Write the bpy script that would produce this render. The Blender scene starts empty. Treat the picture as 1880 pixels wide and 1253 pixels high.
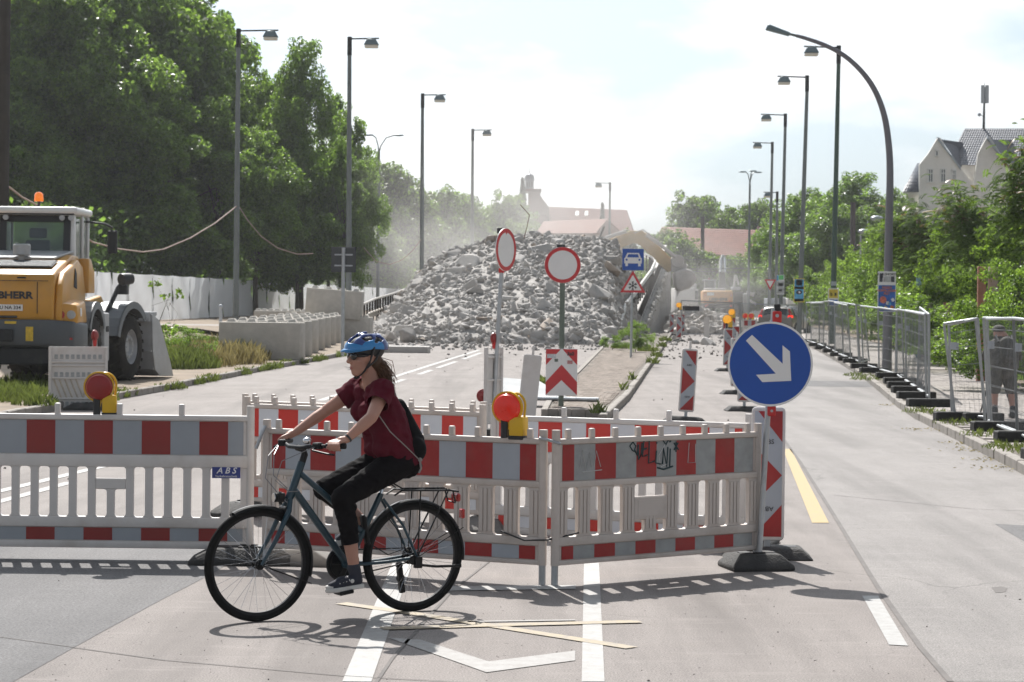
import bpy, bmesh, math, random
import numpy as np
from mathutils import Vector, Matrix, Quaternion
V = Vector
SC = bpy.context.scene
COL = SC.collection
R = math.radians
rnd = random.Random(7)
NP = np.random.default_rng(11)

# ------------------------------------------------------------------ camera
W0, H0, F = 1880.0, 1253.0, 4178.0
CAMZ = 1.92
PITCH, ROLL = math.atan(77.5 / F), 0.0105
_f = V((0, math.cos(PITCH), -math.sin(PITCH)))
_r = V((1, 0, 0)); _u = V((0, math.sin(PITCH), math.cos(PITCH)))
_r2 = _r * math.cos(ROLL) + _u * math.sin(ROLL)
_u2 = _u * math.cos(ROLL) - _r * math.sin(ROLL)
camd = bpy.data.cameras.new("camera"); cam = bpy.data.objects.new("camera", camd); COL.objects.link(cam)
M3 = Matrix((_r2, _u2, -_f)).transposed()
cam.matrix_world = Matrix.Translation((0, 0, CAMZ)) @ M3.to_4x4()
camd.sensor_width = 36.0; camd.lens = 36.0 * F / W0
camd.clip_start = 0.5; camd.clip_end = 3000
camd.dof.use_dof = True; camd.dof.focus_distance = 15.6; camd.dof.aperture_fstop = 9.0
SC.camera = cam

def ray(px, py):
    return _r2 * ((px - W0 / 2) / F) + _u2 * ((H0 / 2 - py) / F) + _f
def at(px, py, z=0.0):                    # the ground point (height z) seen there in the photograph
    d = ray(px, py); t = (z - CAMZ) / d.z
    return V((d.x * t, d.y * t, z))
def pt(px, py, Y):                        # the point at distance Y along the view
    d = ray(px, py); t = Y / d.y
    return V((d.x * t, Y, CAMZ + d.z * t))

# ------------------------------------------------------------------ world, sun, exposure
SUN = V((-0.22, 0.88, 1.0)).normalized()
SUN_EL = math.asin(SUN.z); SUN_AZ = math.atan2(SUN.x, SUN.y)
world = bpy.data.worlds.new("World"); SC.world = world; world.use_nodes = True
nt = world.node_tree; nt.nodes.clear()
N = nt.nodes.new; L = nt.links.new
sky = N("ShaderNodeTexSky"); sky.sky_type = 'NISHITA'; sky.sun_disc = False
sky.sun_elevation = SUN_EL; sky.sun_rotation = SUN_AZ
sky.air_density = 1.0; sky.dust_density = 3.0; sky.ozone_density = 1.0; sky.altitude = 50
tc = N("ShaderNodeTexCoord")
mp = N("ShaderNodeMapping"); mp.inputs['Scale'].default_value = (1, 1, 2.6)
nz = N("ShaderNodeTexNoise"); nz.inputs['Scale'].default_value = 6.5; nz.inputs['Detail'].default_value = 8; nz.inputs['Roughness'].default_value = .55
rp = N("ShaderNodeValToRGB"); rp.color_ramp.elements[0].position = .42; rp.color_ramp.elements[1].position = .64
rp.color_ramp.elements[0].color = (.12, .12, .12, 1); rp.color_ramp.elements[1].color = (.95, .95, .95, 1)
bw = N("ShaderNodeRGBToBW"); ma = N("ShaderNodeMath"); ma.operation = 'MULTIPLY_ADD'; ma.inputs[1].default_value = 1.0; ma.inputs[2].default_value = 1.3
tint = N("ShaderNodeMix"); tint.data_type = 'RGBA'; tint.blend_type = 'MULTIPLY'; tint.inputs['Factor'].default_value = 1; tint.inputs['B'].default_value = (.64, .775, .90, 1)
bri = N("ShaderNodeMix"); bri.data_type = 'RGBA'; bri.blend_type = 'MIX'      # thin bright cloud over the clear sky
bg = N("ShaderNodeBackground"); bg.inputs['Strength'].default_value = 0.10
out = N("ShaderNodeOutputWorld")
L(tc.outputs['Generated'], mp.inputs['Vector']); L(mp.outputs['Vector'], nz.inputs['Vector']); L(nz.outputs['Fac'], rp.inputs['Fac'])
L(sky.outputs['Color'], bw.inputs['Color']); L(bw.outputs['Val'], ma.inputs[0]); L(ma.outputs[0], bri.inputs['B'])
L(rp.outputs['Color'], bri.inputs['Factor']); hs0 = N('ShaderNodeHueSaturation'); hs0.inputs['Saturation'].default_value = .4; L(sky.outputs['Color'], hs0.inputs['Color']); L(hs0.outputs['Color'], tint.inputs['A']); L(tint.outputs['Result'], bri.inputs['A']); L(bri.outputs['Result'], bg.inputs['Color'])
L(bg.outputs['Background'], out.inputs['Surface'])
sd = bpy.data.lights.new("sun", 'SUN'); sd.energy = 4.6; sd.angle = R(0.6); sd.color = (1.0, .965, .915)
so = bpy.data.objects.new("sun", sd); COL.objects.link(so)
so.rotation_euler = SUN.to_track_quat('Z', 'Y').to_euler()
SC.view_settings.view_transform = 'Standard'; SC.view_settings.look = 'None'
SC.view_settings.exposure = 0.60; SC.view_settings.gamma = 1.0; SC.view_settings.use_curve_mapping = False
SC.cycles.use_denoising = True
SC.cycles.max_bounces = 8; SC.cycles.diffuse_bounces = 5; SC.cycles.glossy_bounces = 3
SC.cycles.transmission_bounces = 4; SC.cycles.transparent_max_bounces = 8; SC.cycles.volume_bounces = 0
SC.cycles.caustics_reflective = False; SC.cycles.caustics_refractive = False
SC.cycles.volume_max_steps = 64; SC.cycles.volume_step_rate = 2.0

# ------------------------------------------------------------------ helpers
def mat(name, col, rough=.55, metal=0.0, var=.12, scale=6.0, bump=0.0, bscale=None, dirt=0.0, dirtcol=(.16, .13, .10), coat=0.0, emit=None, alpha=None, trans=0.0, island=0.0, sss=0.0, spec=None):
    m = bpy.data.materials.new(name); m.use_nodes = True
    t = m.node_tree; b = t.nodes['Principled BSDF']; n = t.nodes.new; l = t.links.new
    b.inputs['Roughness'].default_value = rough; b.inputs['Metallic'].default_value = metal
    if coat: b.inputs['Coat Weight'].default_value = coat; b.inputs['Coat Roughness'].default_value = .08
    if trans: b.inputs['Transmission Weight'].default_value = trans; b.inputs['IOR'].default_value = 1.45
    if sss: b.inputs['Subsurface Weight'].default_value = sss; b.inputs['Subsurface Radius'].default_value = (.012, .005, .003)
    if spec is not None: b.inputs['Specular IOR Level'].default_value = spec
    if alpha is not None: b.inputs['Alpha'].default_value = alpha
    if emit: b.inputs['Emission Color'].default_value = (*emit[0], 1); b.inputs['Emission Strength'].default_value = emit[1]
    tc = n('ShaderNodeTexCoord')
    cur = None
    if var > 0:
        z = n('ShaderNodeTexNoise'); z.inputs['Scale'].default_value = scale; z.inputs['Detail'].default_value = 6; z.inputs['Roughness'].default_value = .62
        l(tc.outputs['Object'], z.inputs['Vector'])
        mr = n('ShaderNodeMapRange'); mr.inputs['From Min'].default_value = .28; mr.inputs['From Max'].default_value = .72
        mr.inputs['To Min'].default_value = 1 - var; mr.inputs['To Max'].default_value = 1 + var; l(z.outputs['Fac'], mr.inputs['Value'])
        mx = n('ShaderNodeMix'); mx.data_type = 'RGBA'; mx.blend_type = 'MULTIPLY'; mx.inputs['Factor'].default_value = 1
        mx.inputs['A'].default_value = (*col, 1); l(mr.outputs['Result'], mx.inputs['B']); cur = mx.outputs['Result']
        if rough > .15 and not trans:
            rr = n('ShaderNodeMapRange'); rr.inputs['To Min'].default_value = max(.05, rough - .12); rr.inputs['To Max'].default_value = min(1, rough + .12)
            l(z.outputs['Fac'], rr.inputs['Value']); l(rr.outputs['Result'], b.inputs['Roughness'])
    if island > 0:
        g = n('ShaderNodeNewGeometry'); oi = n('ShaderNodeObjectInfo'); av = n('ShaderNodeMath'); av.operation = 'ADD'; l(g.outputs['Random Per Island'], av.inputs[0]); l(oi.outputs['Random'], av.inputs[1])
        mr = n('ShaderNodeMapRange'); mr.inputs['From Min'].default_value = .2; mr.inputs['From Max'].default_value = 1.8; mr.inputs['To Min'].default_value = 1 - island; mr.inputs['To Max'].default_value = 1 + island
        l(av.outputs[0], mr.inputs['Value'])
        mx = n('ShaderNodeMix'); mx.data_type = 'RGBA'; mx.blend_type = 'MULTIPLY'; mx.inputs['Factor'].default_value = 1
        if cur: l(cur, mx.inputs['A'])
        else: mx.inputs['A'].default_value = (*col, 1)
        l(mr.outputs['Result'], mx.inputs['B']); cur = mx.outputs['Result']
    if dirt > 0:
        z2 = n('ShaderNodeTexNoise'); z2.inputs['Scale'].default_value = scale * .55; z2.inputs['Detail'].default_value = 9; z2.inputs['Roughness'].default_value = .7
        l(tc.outputs['Object'], z2.inputs['Vector'])
        mr = n('ShaderNodeMapRange'); mr.inputs['From Min'].default_value = .5; mr.inputs['From Max'].default_value = .78; mr.inputs['To Max'].default_value = dirt; l(z2.outputs['Fac'], mr.inputs['Value'])
        mx = n('ShaderNodeMix'); mx.data_type = 'RGBA'; l(mr.outputs['Result'], mx.inputs['Factor'])
        if cur: l(cur, mx.inputs['A'])
        else: mx.inputs['A'].default_value = (*col, 1)
        mx.inputs['B'].default_value = (*dirtcol, 1); cur = mx.outputs['Result']
    if cur: l(cur, b.inputs['Base Color'])
    else: b.inputs['Base Color'].default_value = (*col, 1)
    if bump > 0:
        z3 = n('ShaderNodeTexNoise'); z3.inputs['Scale'].default_value = bscale or scale * 4; z3.inputs['Detail'].default_value = 6
        l(tc.outputs['Object'], z3.inputs['Vector'])
        bp = n('ShaderNodeBump'); bp.inputs['Strength'].default_value = bump; bp.inputs['Distance'].default_value = .02
        l(z3.outputs['Fac'], bp.inputs['Height']); l(bp.outputs['Normal'], b.inputs['Normal'])
    return m

def leafmat(name, col, tcol, rough=.42, var=.45, tr=.45, spec=.5, tip=None):
    m = bpy.data.materials.new(name); m.use_nodes = True
    t = m.node_tree; b = t.nodes['Principled BSDF']; n = t.nodes.new; l = t.links.new
    b.inputs['Roughness'].default_value = rough; b.inputs['Specular IOR Level'].default_value = spec
    g = n('ShaderNodeNewGeometry'); tc = n('ShaderNodeTexCoord')
    z = n('ShaderNodeTexNoise'); z.inputs['Scale'].default_value = .55; z.inputs['Detail'].default_value = 3; l(tc.outputs['Object'], z.inputs['Vector'])
    a = n('ShaderNodeMath'); a.operation = 'ADD'; l(g.outputs['Random Per Island'], a.inputs[0]); l(z.outputs['Fac'], a.inputs[1])
    mr = n('ShaderNodeMapRange'); mr.inputs['From Min'].default_value = .3; mr.inputs['From Max'].default_value = 1.6
    mr.inputs['To Min'].default_value = 1 - var; mr.inputs['To Max'].default_value = 1 + var; l(a.outputs[0], mr.inputs['Value'])
    def mul(c):
        mx = n('ShaderNodeMix'); mx.data_type = 'RGBA'; mx.blend_type = 'MULTIPLY'; mx.inputs['Factor'].default_value = 1
        mx.inputs['A'].default_value = (*c, 1); l(mr.outputs['Result'], mx.inputs['B']); return mx.outputs['Result']
    l(mul(col), b.inputs['Base Color'])
    ts = n('ShaderNodeBsdfTranslucent'); l(mul(tcol), ts.inputs['Color'])
    ms = n('ShaderNodeMixShader'); ms.inputs['Fac'].default_value = tr
    l(b.outputs['BSDF'], ms.inputs[1]); l(ts.outputs['BSDF'], ms.inputs[2]); l(ms.outputs['Shader'], t.nodes['Material Output'].inputs['Surface'])
    return m

def tag(o, label=None, cat=None, group=None, kind=None):
    if label: o['label'] = label
    if cat: o['category'] = cat
    if group: o['group'] = group
    if kind: o['kind'] = kind
    return o
def link(name, me, parent=None, loc=None, rot=None):
    o = bpy.data.objects.new(name, me); COL.objects.link(o)
    if parent: o.parent = parent
    if loc is not None: o.location = loc
    if rot is not None: o.rotation_euler = rot
    return o
def thing(name, label, cat, loc=(0, 0, 0), rz=0.0, group=None, rot=None):
    o = bpy.data.objects.new(name, None); COL.objects.link(o); o.empty_display_size = .2
    o.location = loc; o.rotation_euler = rot if rot else (0, 0, rz)
    return tag(o, label, cat, group)
_kids = {}
def copytree(o, parent=None):
    c = o.copy(); COL.objects.link(c)
    if parent: c.parent = parent
    for ch in o.children: copytree(ch, c)
    return c

class G:
    """collects shapes, build() links them as one mesh object"""
    def __init__(s): s.v = []; s.f = []; s.m = []
    def add(s, vs, fs, mi=0):
        k = len(s.v); s.v += [tuple(p) for p in vs]; s.f += [tuple(i + k for i in f) for f in fs]; s.m += [mi] * len(fs); return s
    def box(s, c, d, rot=None, mi=0):
        c = V(c); x, y, z = d[0] / 2, d[1] / 2, d[2] / 2
        ps = [V(p) for p in ((-x,-y,-z),(x,-y,-z),(x,y,-z),(-x,y,-z),(-x,-y,z),(x,-y,z),(x,y,z),(-x,y,z))]
        if rot is not None: ps = [rot @ p for p in ps]
        return s.hexa([p + c for p in ps], mi)
    def hexa(s, ps, mi=0):
        return s.add(ps, [(3,2,1,0),(4,5,6,7),(0,1,5,4),(1,2,6,5),(2,3,7,6),(3,0,4,7)], mi)
    def cyl(s, a, b, r0, r1=None, n=12, mi=0, caps=True):
        a = V(a); b = V(b); r1 = r0 if r1 is None else r1
        d = (b - a)
        if d.length < 1e-6: return s
        q = d.to_track_quat('Z', 'Y'); vs = []
        for p, r in ((a, r0), (b, r1)):
            for i in range(n):
                t = 2 * math.pi * i / n; vs.append(p + q @ V((r * math.cos(t), r * math.sin(t), 0)))
        fs = [(i, (i + 1) % n, n + (i + 1) % n, n + i) for i in range(n)]
        if caps: fs += [tuple(range(n - 1, -1, -1)), tuple(range(n, 2 * n))]
        return s.add(vs, fs, mi)
    def tube(s, pts, r, n=8, closed=False, mi=0):
        pts = [V(p) for p in pts]; m = len(pts); rs = r if isinstance(r, (list, tuple)) else [r] * m
        up = V((0, 0, 1)); vs = []; prev = None
        for i, p in enumerate(pts):
            a = pts[(i - 1) % m] if (closed or i > 0) else p; b = pts[(i + 1) % m] if (closed or i < m - 1) else p
            t = (b - a).normalized()
            if prev is None:
                x = t.cross(up)
                if x.length < .05: x = t.cross(V((1, 0, 0)))
            else: x = prev - t * prev.dot(t)
            x.normalize(); y = t.cross(x); prev = x
            for k in range(n):
                an = 2 * math.pi * k / n; vs.append(p + (x * math.cos(an) + y * math.sin(an)) * rs[i])
        fs = []
        for i in range(m if closed else m - 1):
            j = (i + 1) % m
            for k in range(n): fs.append((i * n + k, i * n + (k + 1) % n, j * n + (k + 1) % n, j * n + k))
        if not closed: fs += [tuple(range(n - 1, -1, -1)), tuple((m - 1) * n + k for k in range(n))]
        return s.add(vs, fs, mi)
    def sph(s, c, r, n=12, m=8, rot=None, mi=0):
        c = V(c); r = V(r) if isinstance(r, (tuple, list, Vector)) else V((r, r, r)); vs = []
        for j in range(1, m):
            ph = math.pi * j / m
            for i in range(n):
                t = 2 * math.pi * i / n
                p = V((r.x * math.sin(ph) * math.cos(t), r.y * math.sin(ph) * math.sin(t), r.z * math.cos(ph)))
                vs.append((rot @ p if rot is not None else p) + c)
        for sg in (1, -1):
            p = V((0, 0, sg * r.z)); vs.append((rot @ p if rot is not None else p) + c)
        fs = []
        for j in range(m - 2):
            for i in range(n): fs.append((j * n + i, (j + 1) * n + i, (j + 1) * n + (i + 1) % n, j * n + (i + 1) % n))
        a, b = (m - 1) * n, (m - 1) * n + 1
        for i in range(n): fs.append((a, i, (i + 1) % n)); fs.append((b, (m - 2) * n + (i + 1) % n, (m - 2) * n + i))
        return s.add(vs, fs, mi)
    def prism(s, poly, ext, mi=0):                 # 3-D outline and extrusion vector
        poly = [V(p) for p in poly]; e = V(ext); n = len(poly)
        nrm = V((0, 0, 0))
        for i in range(n): nrm += poly[i].cross(poly[(i + 1) % n])
        if nrm.dot(e) > 0: poly = poly[::-1]
        return s.add(poly + [p + e for p in poly], [tuple(range(n)), tuple(range(2 * n - 1, n - 1, -1))] + [(i, n + i, n + (i + 1) % n, (i + 1) % n) for i in range(n)], mi)
    def face(s, pts, mi=0): return s.add(pts, [tuple(range(len(pts)))], mi)
    def lathe(s, prof, o=(0, 0, 0), ax=(0, 0, 1), n=24, mi=0, closed=False):   # prof: (radius, height)
        o = V(o); q = V(ax).normalized().to_track_quat('Z', 'Y'); vs = []
        for r, h in prof:
            for i in range(n):
                t = 2 * math.pi * i / n; vs.append(o + q @ V((r * math.cos(t), r * math.sin(t), h)))
        k = len(prof); fs = []
        for j in range(k if closed else k - 1):
            jj = (j + 1) % k
            for i in range(n): fs.append((j * n + i, j * n + (i + 1) % n, jj * n + (i + 1) % n, jj * n + i))
        return s.add(vs, fs, mi)
    def mesh(s, name, mats, bev=0.0, seg=1, smooth=30):
        me = bpy.data.meshes.new(name); me.from_pydata(s.v, [], s.f)
        for m in (mats if isinstance(mats, (list, tuple)) else [mats]): me.materials.append(m)
        if len(set(s.m)) > 1: me.polygons.foreach_set('material_index', s.m)
        bm = bmesh.new(); bm.from_mesh(me)
        bmesh.ops.recalc_face_normals(bm, faces=bm.faces)
        if bev:
            es = [e for e in bm.edges if len(e.link_faces) == 2 and e.calc_face_angle(0) > R(35)]
            bmesh.ops.bevel(bm, geom=es, offset=bev, segments=seg, affect='EDGES', profile=.5, clamp_overlap=True)
        bm.to_mesh(me); bm.free()
        if smooth: me.shade_smooth(); me.set_sharp_from_angle(angle=R(smooth))
        return me
    def build(s, name, mats, parent=None, loc=None, rot=None, **k):
        return link(name, s.mesh(name, mats, **k), parent, loc, rot)

def quads(name, co, mats, mi=None):               # co: (n,4,3) -> mesh of loose quads
    n = co.shape[0]; me = bpy.data.meshes.new(name)
    me.vertices.add(n * 4); me.vertices.foreach_set('co', co.reshape(-1).astype(np.float32))
    me.loops.add(n * 4); me.loops.foreach_set('vertex_index', np.arange(n * 4, dtype=np.int32))
    me.polygons.add(n); me.polygons.foreach_set('loop_start', np.arange(0, n * 4, 4, dtype=np.int32))
    me.polygons.foreach_set('loop_total', np.full(n, 4, dtype=np.int32))
    for m in (mats if isinstance(mats, (list, tuple)) else [mats]): me.materials.append(m)
    if mi is not None: me.polygons.foreach_set('material_index', mi.astype(np.int32))
    me.update(calc_edges=True); return me

def text(s, size, m, parent, loc, rot, name='lettering', depth=.002, sx=1.0, align='CENTER', shear=0.0, bold=0.0):
    cu = bpy.data.curves.new(name, 'FONT'); cu.body = s; cu.size = size; cu.align_x = align; cu.align_y = 'CENTER'; cu.extrude = depth; cu.shear = shear; cu.offset = bold
    cu.resolution_u = 3
    o = bpy.data.objects.new(name, cu); COL.objects.link(o)
    bpy.context.view_layer.update()
    me = bpy.data.meshes.new_from_object(o.evaluated_get(bpy.context.evaluated_depsgraph_get()))
    bpy.data.objects.remove(o); bpy.data.curves.remove(cu)
    me.materials.clear(); me.materials.append(m)
    o = link(name, me, parent, loc, rot); o.scale = (sx, 1, 1); return o

def blob(name, prims, voxel, m, parent=None, smooth=3, deci=None):
    """one continuous skin grown over tapered limbs and ellipsoids"""
    bm = bmesh.new()
    for p in prims:
        if p[0] == 'c':
            _, a, b, ra, rb = p; ps = []
            for c, r in ((V(a), ra), (V(b), rb)):
                for j in range(0, 9):
                    ph = math.pi * j / 8
                    for i in range(12):
                        t = 2 * math.pi * i / 12; ps.append(c + V((math.sin(ph) * math.cos(t), math.sin(ph) * math.sin(t), math.cos(ph))) * r)
                        if j in (0, 8): break
            b2 = bmesh.new(); vs = [b2.verts.new(q) for q in ps]; h = bmesh.ops.convex_hull(b2, input=vs)
            bmesh.ops.delete(b2, geom=[g for g in h['geom_interior'] if isinstance(g, bmesh.types.BMVert)], context='VERTS')
            me = bpy.data.meshes.new('t'); b2.to_mesh(me); b2.free(); bm.from_mesh(me); bpy.data.meshes.remove(me)
        else:
            _, c, r, rot = p; g = G().sph(c, r, 20, 12, rot); me = bpy.data.meshes.new('t'); me.from_pydata(g.v, [], g.f)
            bm.from_mesh(me); bpy.data.meshes.remove(me)
    bmesh.ops.recalc_face_normals(bm, faces=bm.faces)
    me = bpy.data.meshes.new(name); bm.to_mesh(me); bm.free()
    o = link(name, me, parent)
    md = o.modifiers.new('r', 'REMESH'); md.mode = 'VOXEL'; md.voxel_size = voxel
    if smooth: ms = o.modifiers.new('s', 'SMOOTH'); ms.iterations = smooth; ms.factor = .5
    bpy.context.view_layer.update()
    me2 = bpy.data.meshes.new_from_object(o.evaluated_get(bpy.context.evaluated_depsgraph_get()))
    o.modifiers.clear(); o.data = me2; bpy.data.meshes.remove(me)
    me2.materials.clear(); me2.materials.append(m); me2.shade_smooth()
    return o
def rotm(x=0, y=0, z=0):
    from mathutils import Euler
    return Euler((R(x), R(y), R(z))).to_matrix()
# ------------------------------------------------------------------ materials shared by the setting
def roadmat(name, c1, c2, grain=90, stain=.5, warm=(.24, .21, .185), dust=0.0):
    m = bpy.data.materials.new(name); m.use_nodes = True
    t = m.node_tree; b = t.nodes['Principled BSDF']; n = t.nodes.new; l = t.links.new
    b.inputs['Roughness'].default_value = .85; b.inputs['Specular IOR Level'].default_value = .3
    tc = n('ShaderNodeTexCoord')
    def noise(sc, det=6, ro=.6, st=(1, 1, 1)):
        mp = n('ShaderNodeMapping'); mp.inputs['Scale'].default_value = st; l(tc.outputs['Object'], mp.inputs['Vector'])
        z = n('ShaderNodeTexNoise'); z.inputs['Scale'].default_value = sc; z.inputs['Detail'].default_value = det; z.inputs['Roughness'].default_value = ro
        l(mp.outputs['Vector'], z.inputs['Vector']); return z.outputs['Fac']
    def rng(s, a, b_, c, d):
        r = n('ShaderNodeMapRange'); r.inputs['From Min'].default_value = a; r.inputs['From Max'].default_value = b_; r.inputs['To Min'].default_value = c; r.inputs['To Max'].default_value = d
        l(s, r.inputs['Value']); return r.outputs['Result']
    def mix(f, a, b_, mode='MIX'):
        x = n('ShaderNodeMix'); x.data_type = 'RGBA'; x.blend_type = mode
        if isinstance(f, float): x.inputs['Factor'].default_value = f
        else: l(f, x.inputs['Factor'])
        for k, q in (('A', a), ('B', b_)):
            if isinstance(q, tuple): x.inputs[k].default_value = (*q, 1)
            else: l(q, x.inputs[k])
        return x.outputs['Result']
    c = mix(rng(noise(.55, 8, .65), .35, .65, 0, 1), c1, c2)
    c = mix(rng(noise(1.6, 7, .7, (2.2, .25, 1)), .45, .75, 0, stain), c, tuple(x * .62 for x in c1))
    c = mix(rng(noise(2.5, 9, .75), .55, .8, 0, stain * .8), c, warm)
    c = mix(rng(noise(7, 5, .8), .62, .8, 0, .5), c, tuple(x * .55 for x in c1))
    c = mix(1.0, c, rng(noise(grain, 3, .8), .36, .64, .62, 1.38), 'MULTIPLY')
    ad_in = tc.outputs['Object']
    v = n('ShaderNodeTexVoronoi'); v.feature = 'DISTANCE_TO_EDGE'; v.inputs['Scale'].default_value = .28
    dz = n('ShaderNodeTexNoise'); dz.inputs['Scale'].default_value = 1.6; dz.inputs['Detail'].default_value = 6; l(tc.outputs['Object'], dz.inputs['Vector'])
    ad = n('ShaderNodeMix'); ad.data_type = 'RGBA'; ad.blend_type = 'ADD'; ad.inputs['Factor'].default_value = .55
    l(tc.outputs['Object'], ad.inputs['A']); l(dz.outputs['Color'], ad.inputs['B']); l(ad.outputs['Result'], v.inputs['Vector'])
    cm = n('ShaderNodeMath'); cm.operation = 'MULTIPLY'; l(rng(v.outputs['Distance'], .0, .004, .55, 0), cm.inputs[0]); l(rng(noise(.35, 3, .5), .50, .60, 0, 1), cm.inputs[1]); cr = cm.outputs[0]
    sp = n('ShaderNodeTexVoronoi'); sp.inputs['Scale'].default_value = 3.2; l(ad_in, sp.inputs['Vector'])
    c = mix(rng(sp.outputs['Distance'], .03, .075, .55, 0), c, tuple(x * .5 for x in c1))
    c = mix(rng(noise(1.0, 5, .55, (.9, .05, 1)), .50, .68, 0, .75), c, tuple(x * .62 for x in c1))
    c = mix(rng(noise(3.5, 8, .7, (.35, 1.6, 1)), .55, .75, 0, .45), c, tuple(min(1, x * 1.35) for x in c2))
    c = mix(cr, c, tuple(x * .4 for x in c1))
    l(c, b.inputs['Base Color'])
    bp = n('ShaderNodeBump'); bp.inputs['Strength'].default_value = .35; bp.inputs['Distance'].default_value = .01
    l(noise(grain, 4, .8), bp.inputs['Height']); l(bp.outputs['Normal'], b.inputs['Normal'])
    return m
def paintmat(name, col, under, wear=.5):
    m = mat(name, col, .7, var=.10, scale=9)
    t = m.node_tree; b = t.nodes['Principled BSDF']; n = t.nodes.new; l = t.links.new
    cur = b.inputs['Base Color'].links[0].from_socket
    tc = n('ShaderNodeTexCoord'); z = n('ShaderNodeTexNoise'); z.inputs['Scale'].default_value = 11; z.inputs['Detail'].default_value = 10; z.inputs['Roughness'].default_value = .8
    l(tc.outputs['Object'], z.inputs['Vector'])
    mr = n('ShaderNodeMapRange'); mr.inputs['From Min'].default_value = .5 - .12 * wear; mr.inputs['From Max'].default_value = .78 - .14 * wear; mr.inputs['To Max'].default_value = .35 + .6 * wear
    l(z.outputs['Fac'], mr.inputs['Value'])
    x = n('ShaderNodeMix'); x.data_type = 'RGBA'; l(mr.outputs['Result'], x.inputs['Factor']); l(cur, x.inputs['A']); x.inputs['B'].default_value = (*under, 1)
    l(x.outputs['Result'], b.inputs['Base Color']); return m
M = {}
M['road'] = roadmat('road_concrete', (.205, .182, .170), (.252, .226, .212), 95)
M['asphalt'] = roadmat('asphalt_patch', (.125, .121, .122), (.155, .150, .150), 60, .35, (.15, .14, .13))
M['lane'] = roadmat('right_lane_concrete', (.222, .207, .198), (.262, .243, .233), 95, .4)
M['white_paint'] = paintmat('white_road_paint', (.345, .34, .33), (.22, .20, .185), .6)
M['worn_paint'] = paintmat('worn_road_paint', (.315, .305, .295), (.22, .20, .185), .85)
M['yellow_paint'] = paintmat('yellow_road_paint', (.37, .26, .10), (.26, .22, .16), .5)
M['faded_yellow'] = paintmat('faded_yellow_paint', (.38, .30, .18), (.22, .20, .185), 1.0)
M['joint'] = mat('joint_filler', (.135, .122, .115), .9, var=.3, scale=4)
M['kerb'] = mat('kerb_granite', (.27, .245, .22), .9, var=.22, scale=5, bump=.4, bscale=60, dirt=.6, dirtcol=(.13, .115, .09))
M['paver'] = mat('paver_concrete', (.25, .205, .17), .9, var=.2, scale=3, island=.16, dirt=.35, dirtcol=(.16, .13, .10))
M['slab'] = mat('sidewalk_slab', (.28, .25, .23), .9, var=.15, scale=3, island=.10, dirt=.3, dirtcol=(.22, .19, .16))
M['bed'] = mat('joint_sand', (.13, .11, .09), 1, var=.3, scale=20)
M['soil'] = mat('dry_soil', (.22, .17, .125), 1, var=.35, scale=1.2, bump=.8, bscale=9, dirt=.5, dirtcol=(.10, .10, .045))
M['field'] = mat('rough_grassland', (.09, .105, .04), 1, var=.4, scale=.3, bump=.8, bscale=4, dirt=.5, dirtcol=(.20, .17, .11))
def sm(a, b, x):
    t = min(1, max(0, (x - a) / (b - a))); return t * t * (3 - 2 * t)

# ------------------------------------------------------------------ ground, road, pavements
def sheet(name, pts, z, m, label=None, parent=None):
    g = G().face([V((p[0], p[1], z)) for p in pts]); o = g.build(name, m, parent, smooth=0)
    if not parent: tag(o, label, kind='structure')
    return o
sheet('ground', [(-400, -15), (400, -15), (400, 620), (-400, 620)], -.06, M['field'], 'rough ground reaching to the far trees')
sheet('road', [(-60, 1), (60, 1), (60, 330), (-60, 330)], 0, M['road'], 'pale dusty concrete carriageway of the closed street')
px = lambda L_, z=0: [at(x, y, z) for x, y in L_]
sheet('asphalt_patch', px([(-420, 1330), (-60, 1300), (180, 1165), (300, 1100), (392, 1053), (455, 1012), (300, 985), (-300, 985)]), .002, M['asphalt'], 'darker grey asphalt patch under the left end of the barriers')
sheet('right_lane', px([(1740, 1253), (1690, 1190), (1612, 1080), (1530, 945), (1470, 850), (1398, 750), (1352, 690), (1340, 660), (1345, 640), (1700, 640), (2300, 760), (2500, 1000), (2500, 1253)]), .002, M['lane'], 'greyer concrete right-hand lane beside the mesh fence')
def marking(name, pts, m, label=None, z=.004, joint=False):
    return sheet(name, px(pts), z, m, label)
def line(name, pts, w, m, label, z=.004):
    """painted strip of width w metres along pixel points"""
    P = px(pts); g = G(); n = len(P); Ls = []; Rs = []
    for i, p in enumerate(P):
        d = (P[min(n - 1, i + 1)] - P[max(0, i - 1)]); d.z = 0; d.normalize(); q = V((-d.y, d.x, 0)) * w / 2
        Ls.append(V((p + q).to_tuple()[:2] + (z,))); Rs.append(V((p - q).to_tuple()[:2] + (z,)))
    for i in range(n - 1): g.face([Rs[i], Rs[i + 1], Ls[i + 1], Ls[i]])
    return tag(g.build(name, m, smooth=0), label, kind='structure')
line('lane_line', [(655, 1253), (735, 1045), (760, 985)], .145, M['white_paint'], 'white painted line running under the bicycle rear wheel')
marking('lane_line', [(1068, 1253), (1110, 1253), (1100, 1040), (1094, 960), (1076, 960), (1072, 1040)], M['white_paint'], 'broad white line running under the joint of the two fluted barriers')
marking('arrow_marking', [(712, 1172), (893, 1236), (1056, 1214), (1056, 1196), (897, 1216), (772, 1176)], M['worn_paint'], 'worn white chevron painted on the road at the bottom')
line('yellow_line', [(626, 1109), (760, 1128), (900, 1150), (1160, 1191)], .10, M['faded_yellow'], 'faded yellow tape line slanting across the road', z=.0055)
line('yellow_line', [(700, 1156), (900, 1150), (1175, 1143)], .11, M['faded_yellow'], 'faded yellow tape line crossing the white line', z=.007)
line('thin_white_line', [(860, 1143), (1056, 1140)], .045, M['worn_paint'], 'thin white strip behind the yellow tape line', z=.0055)
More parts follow.
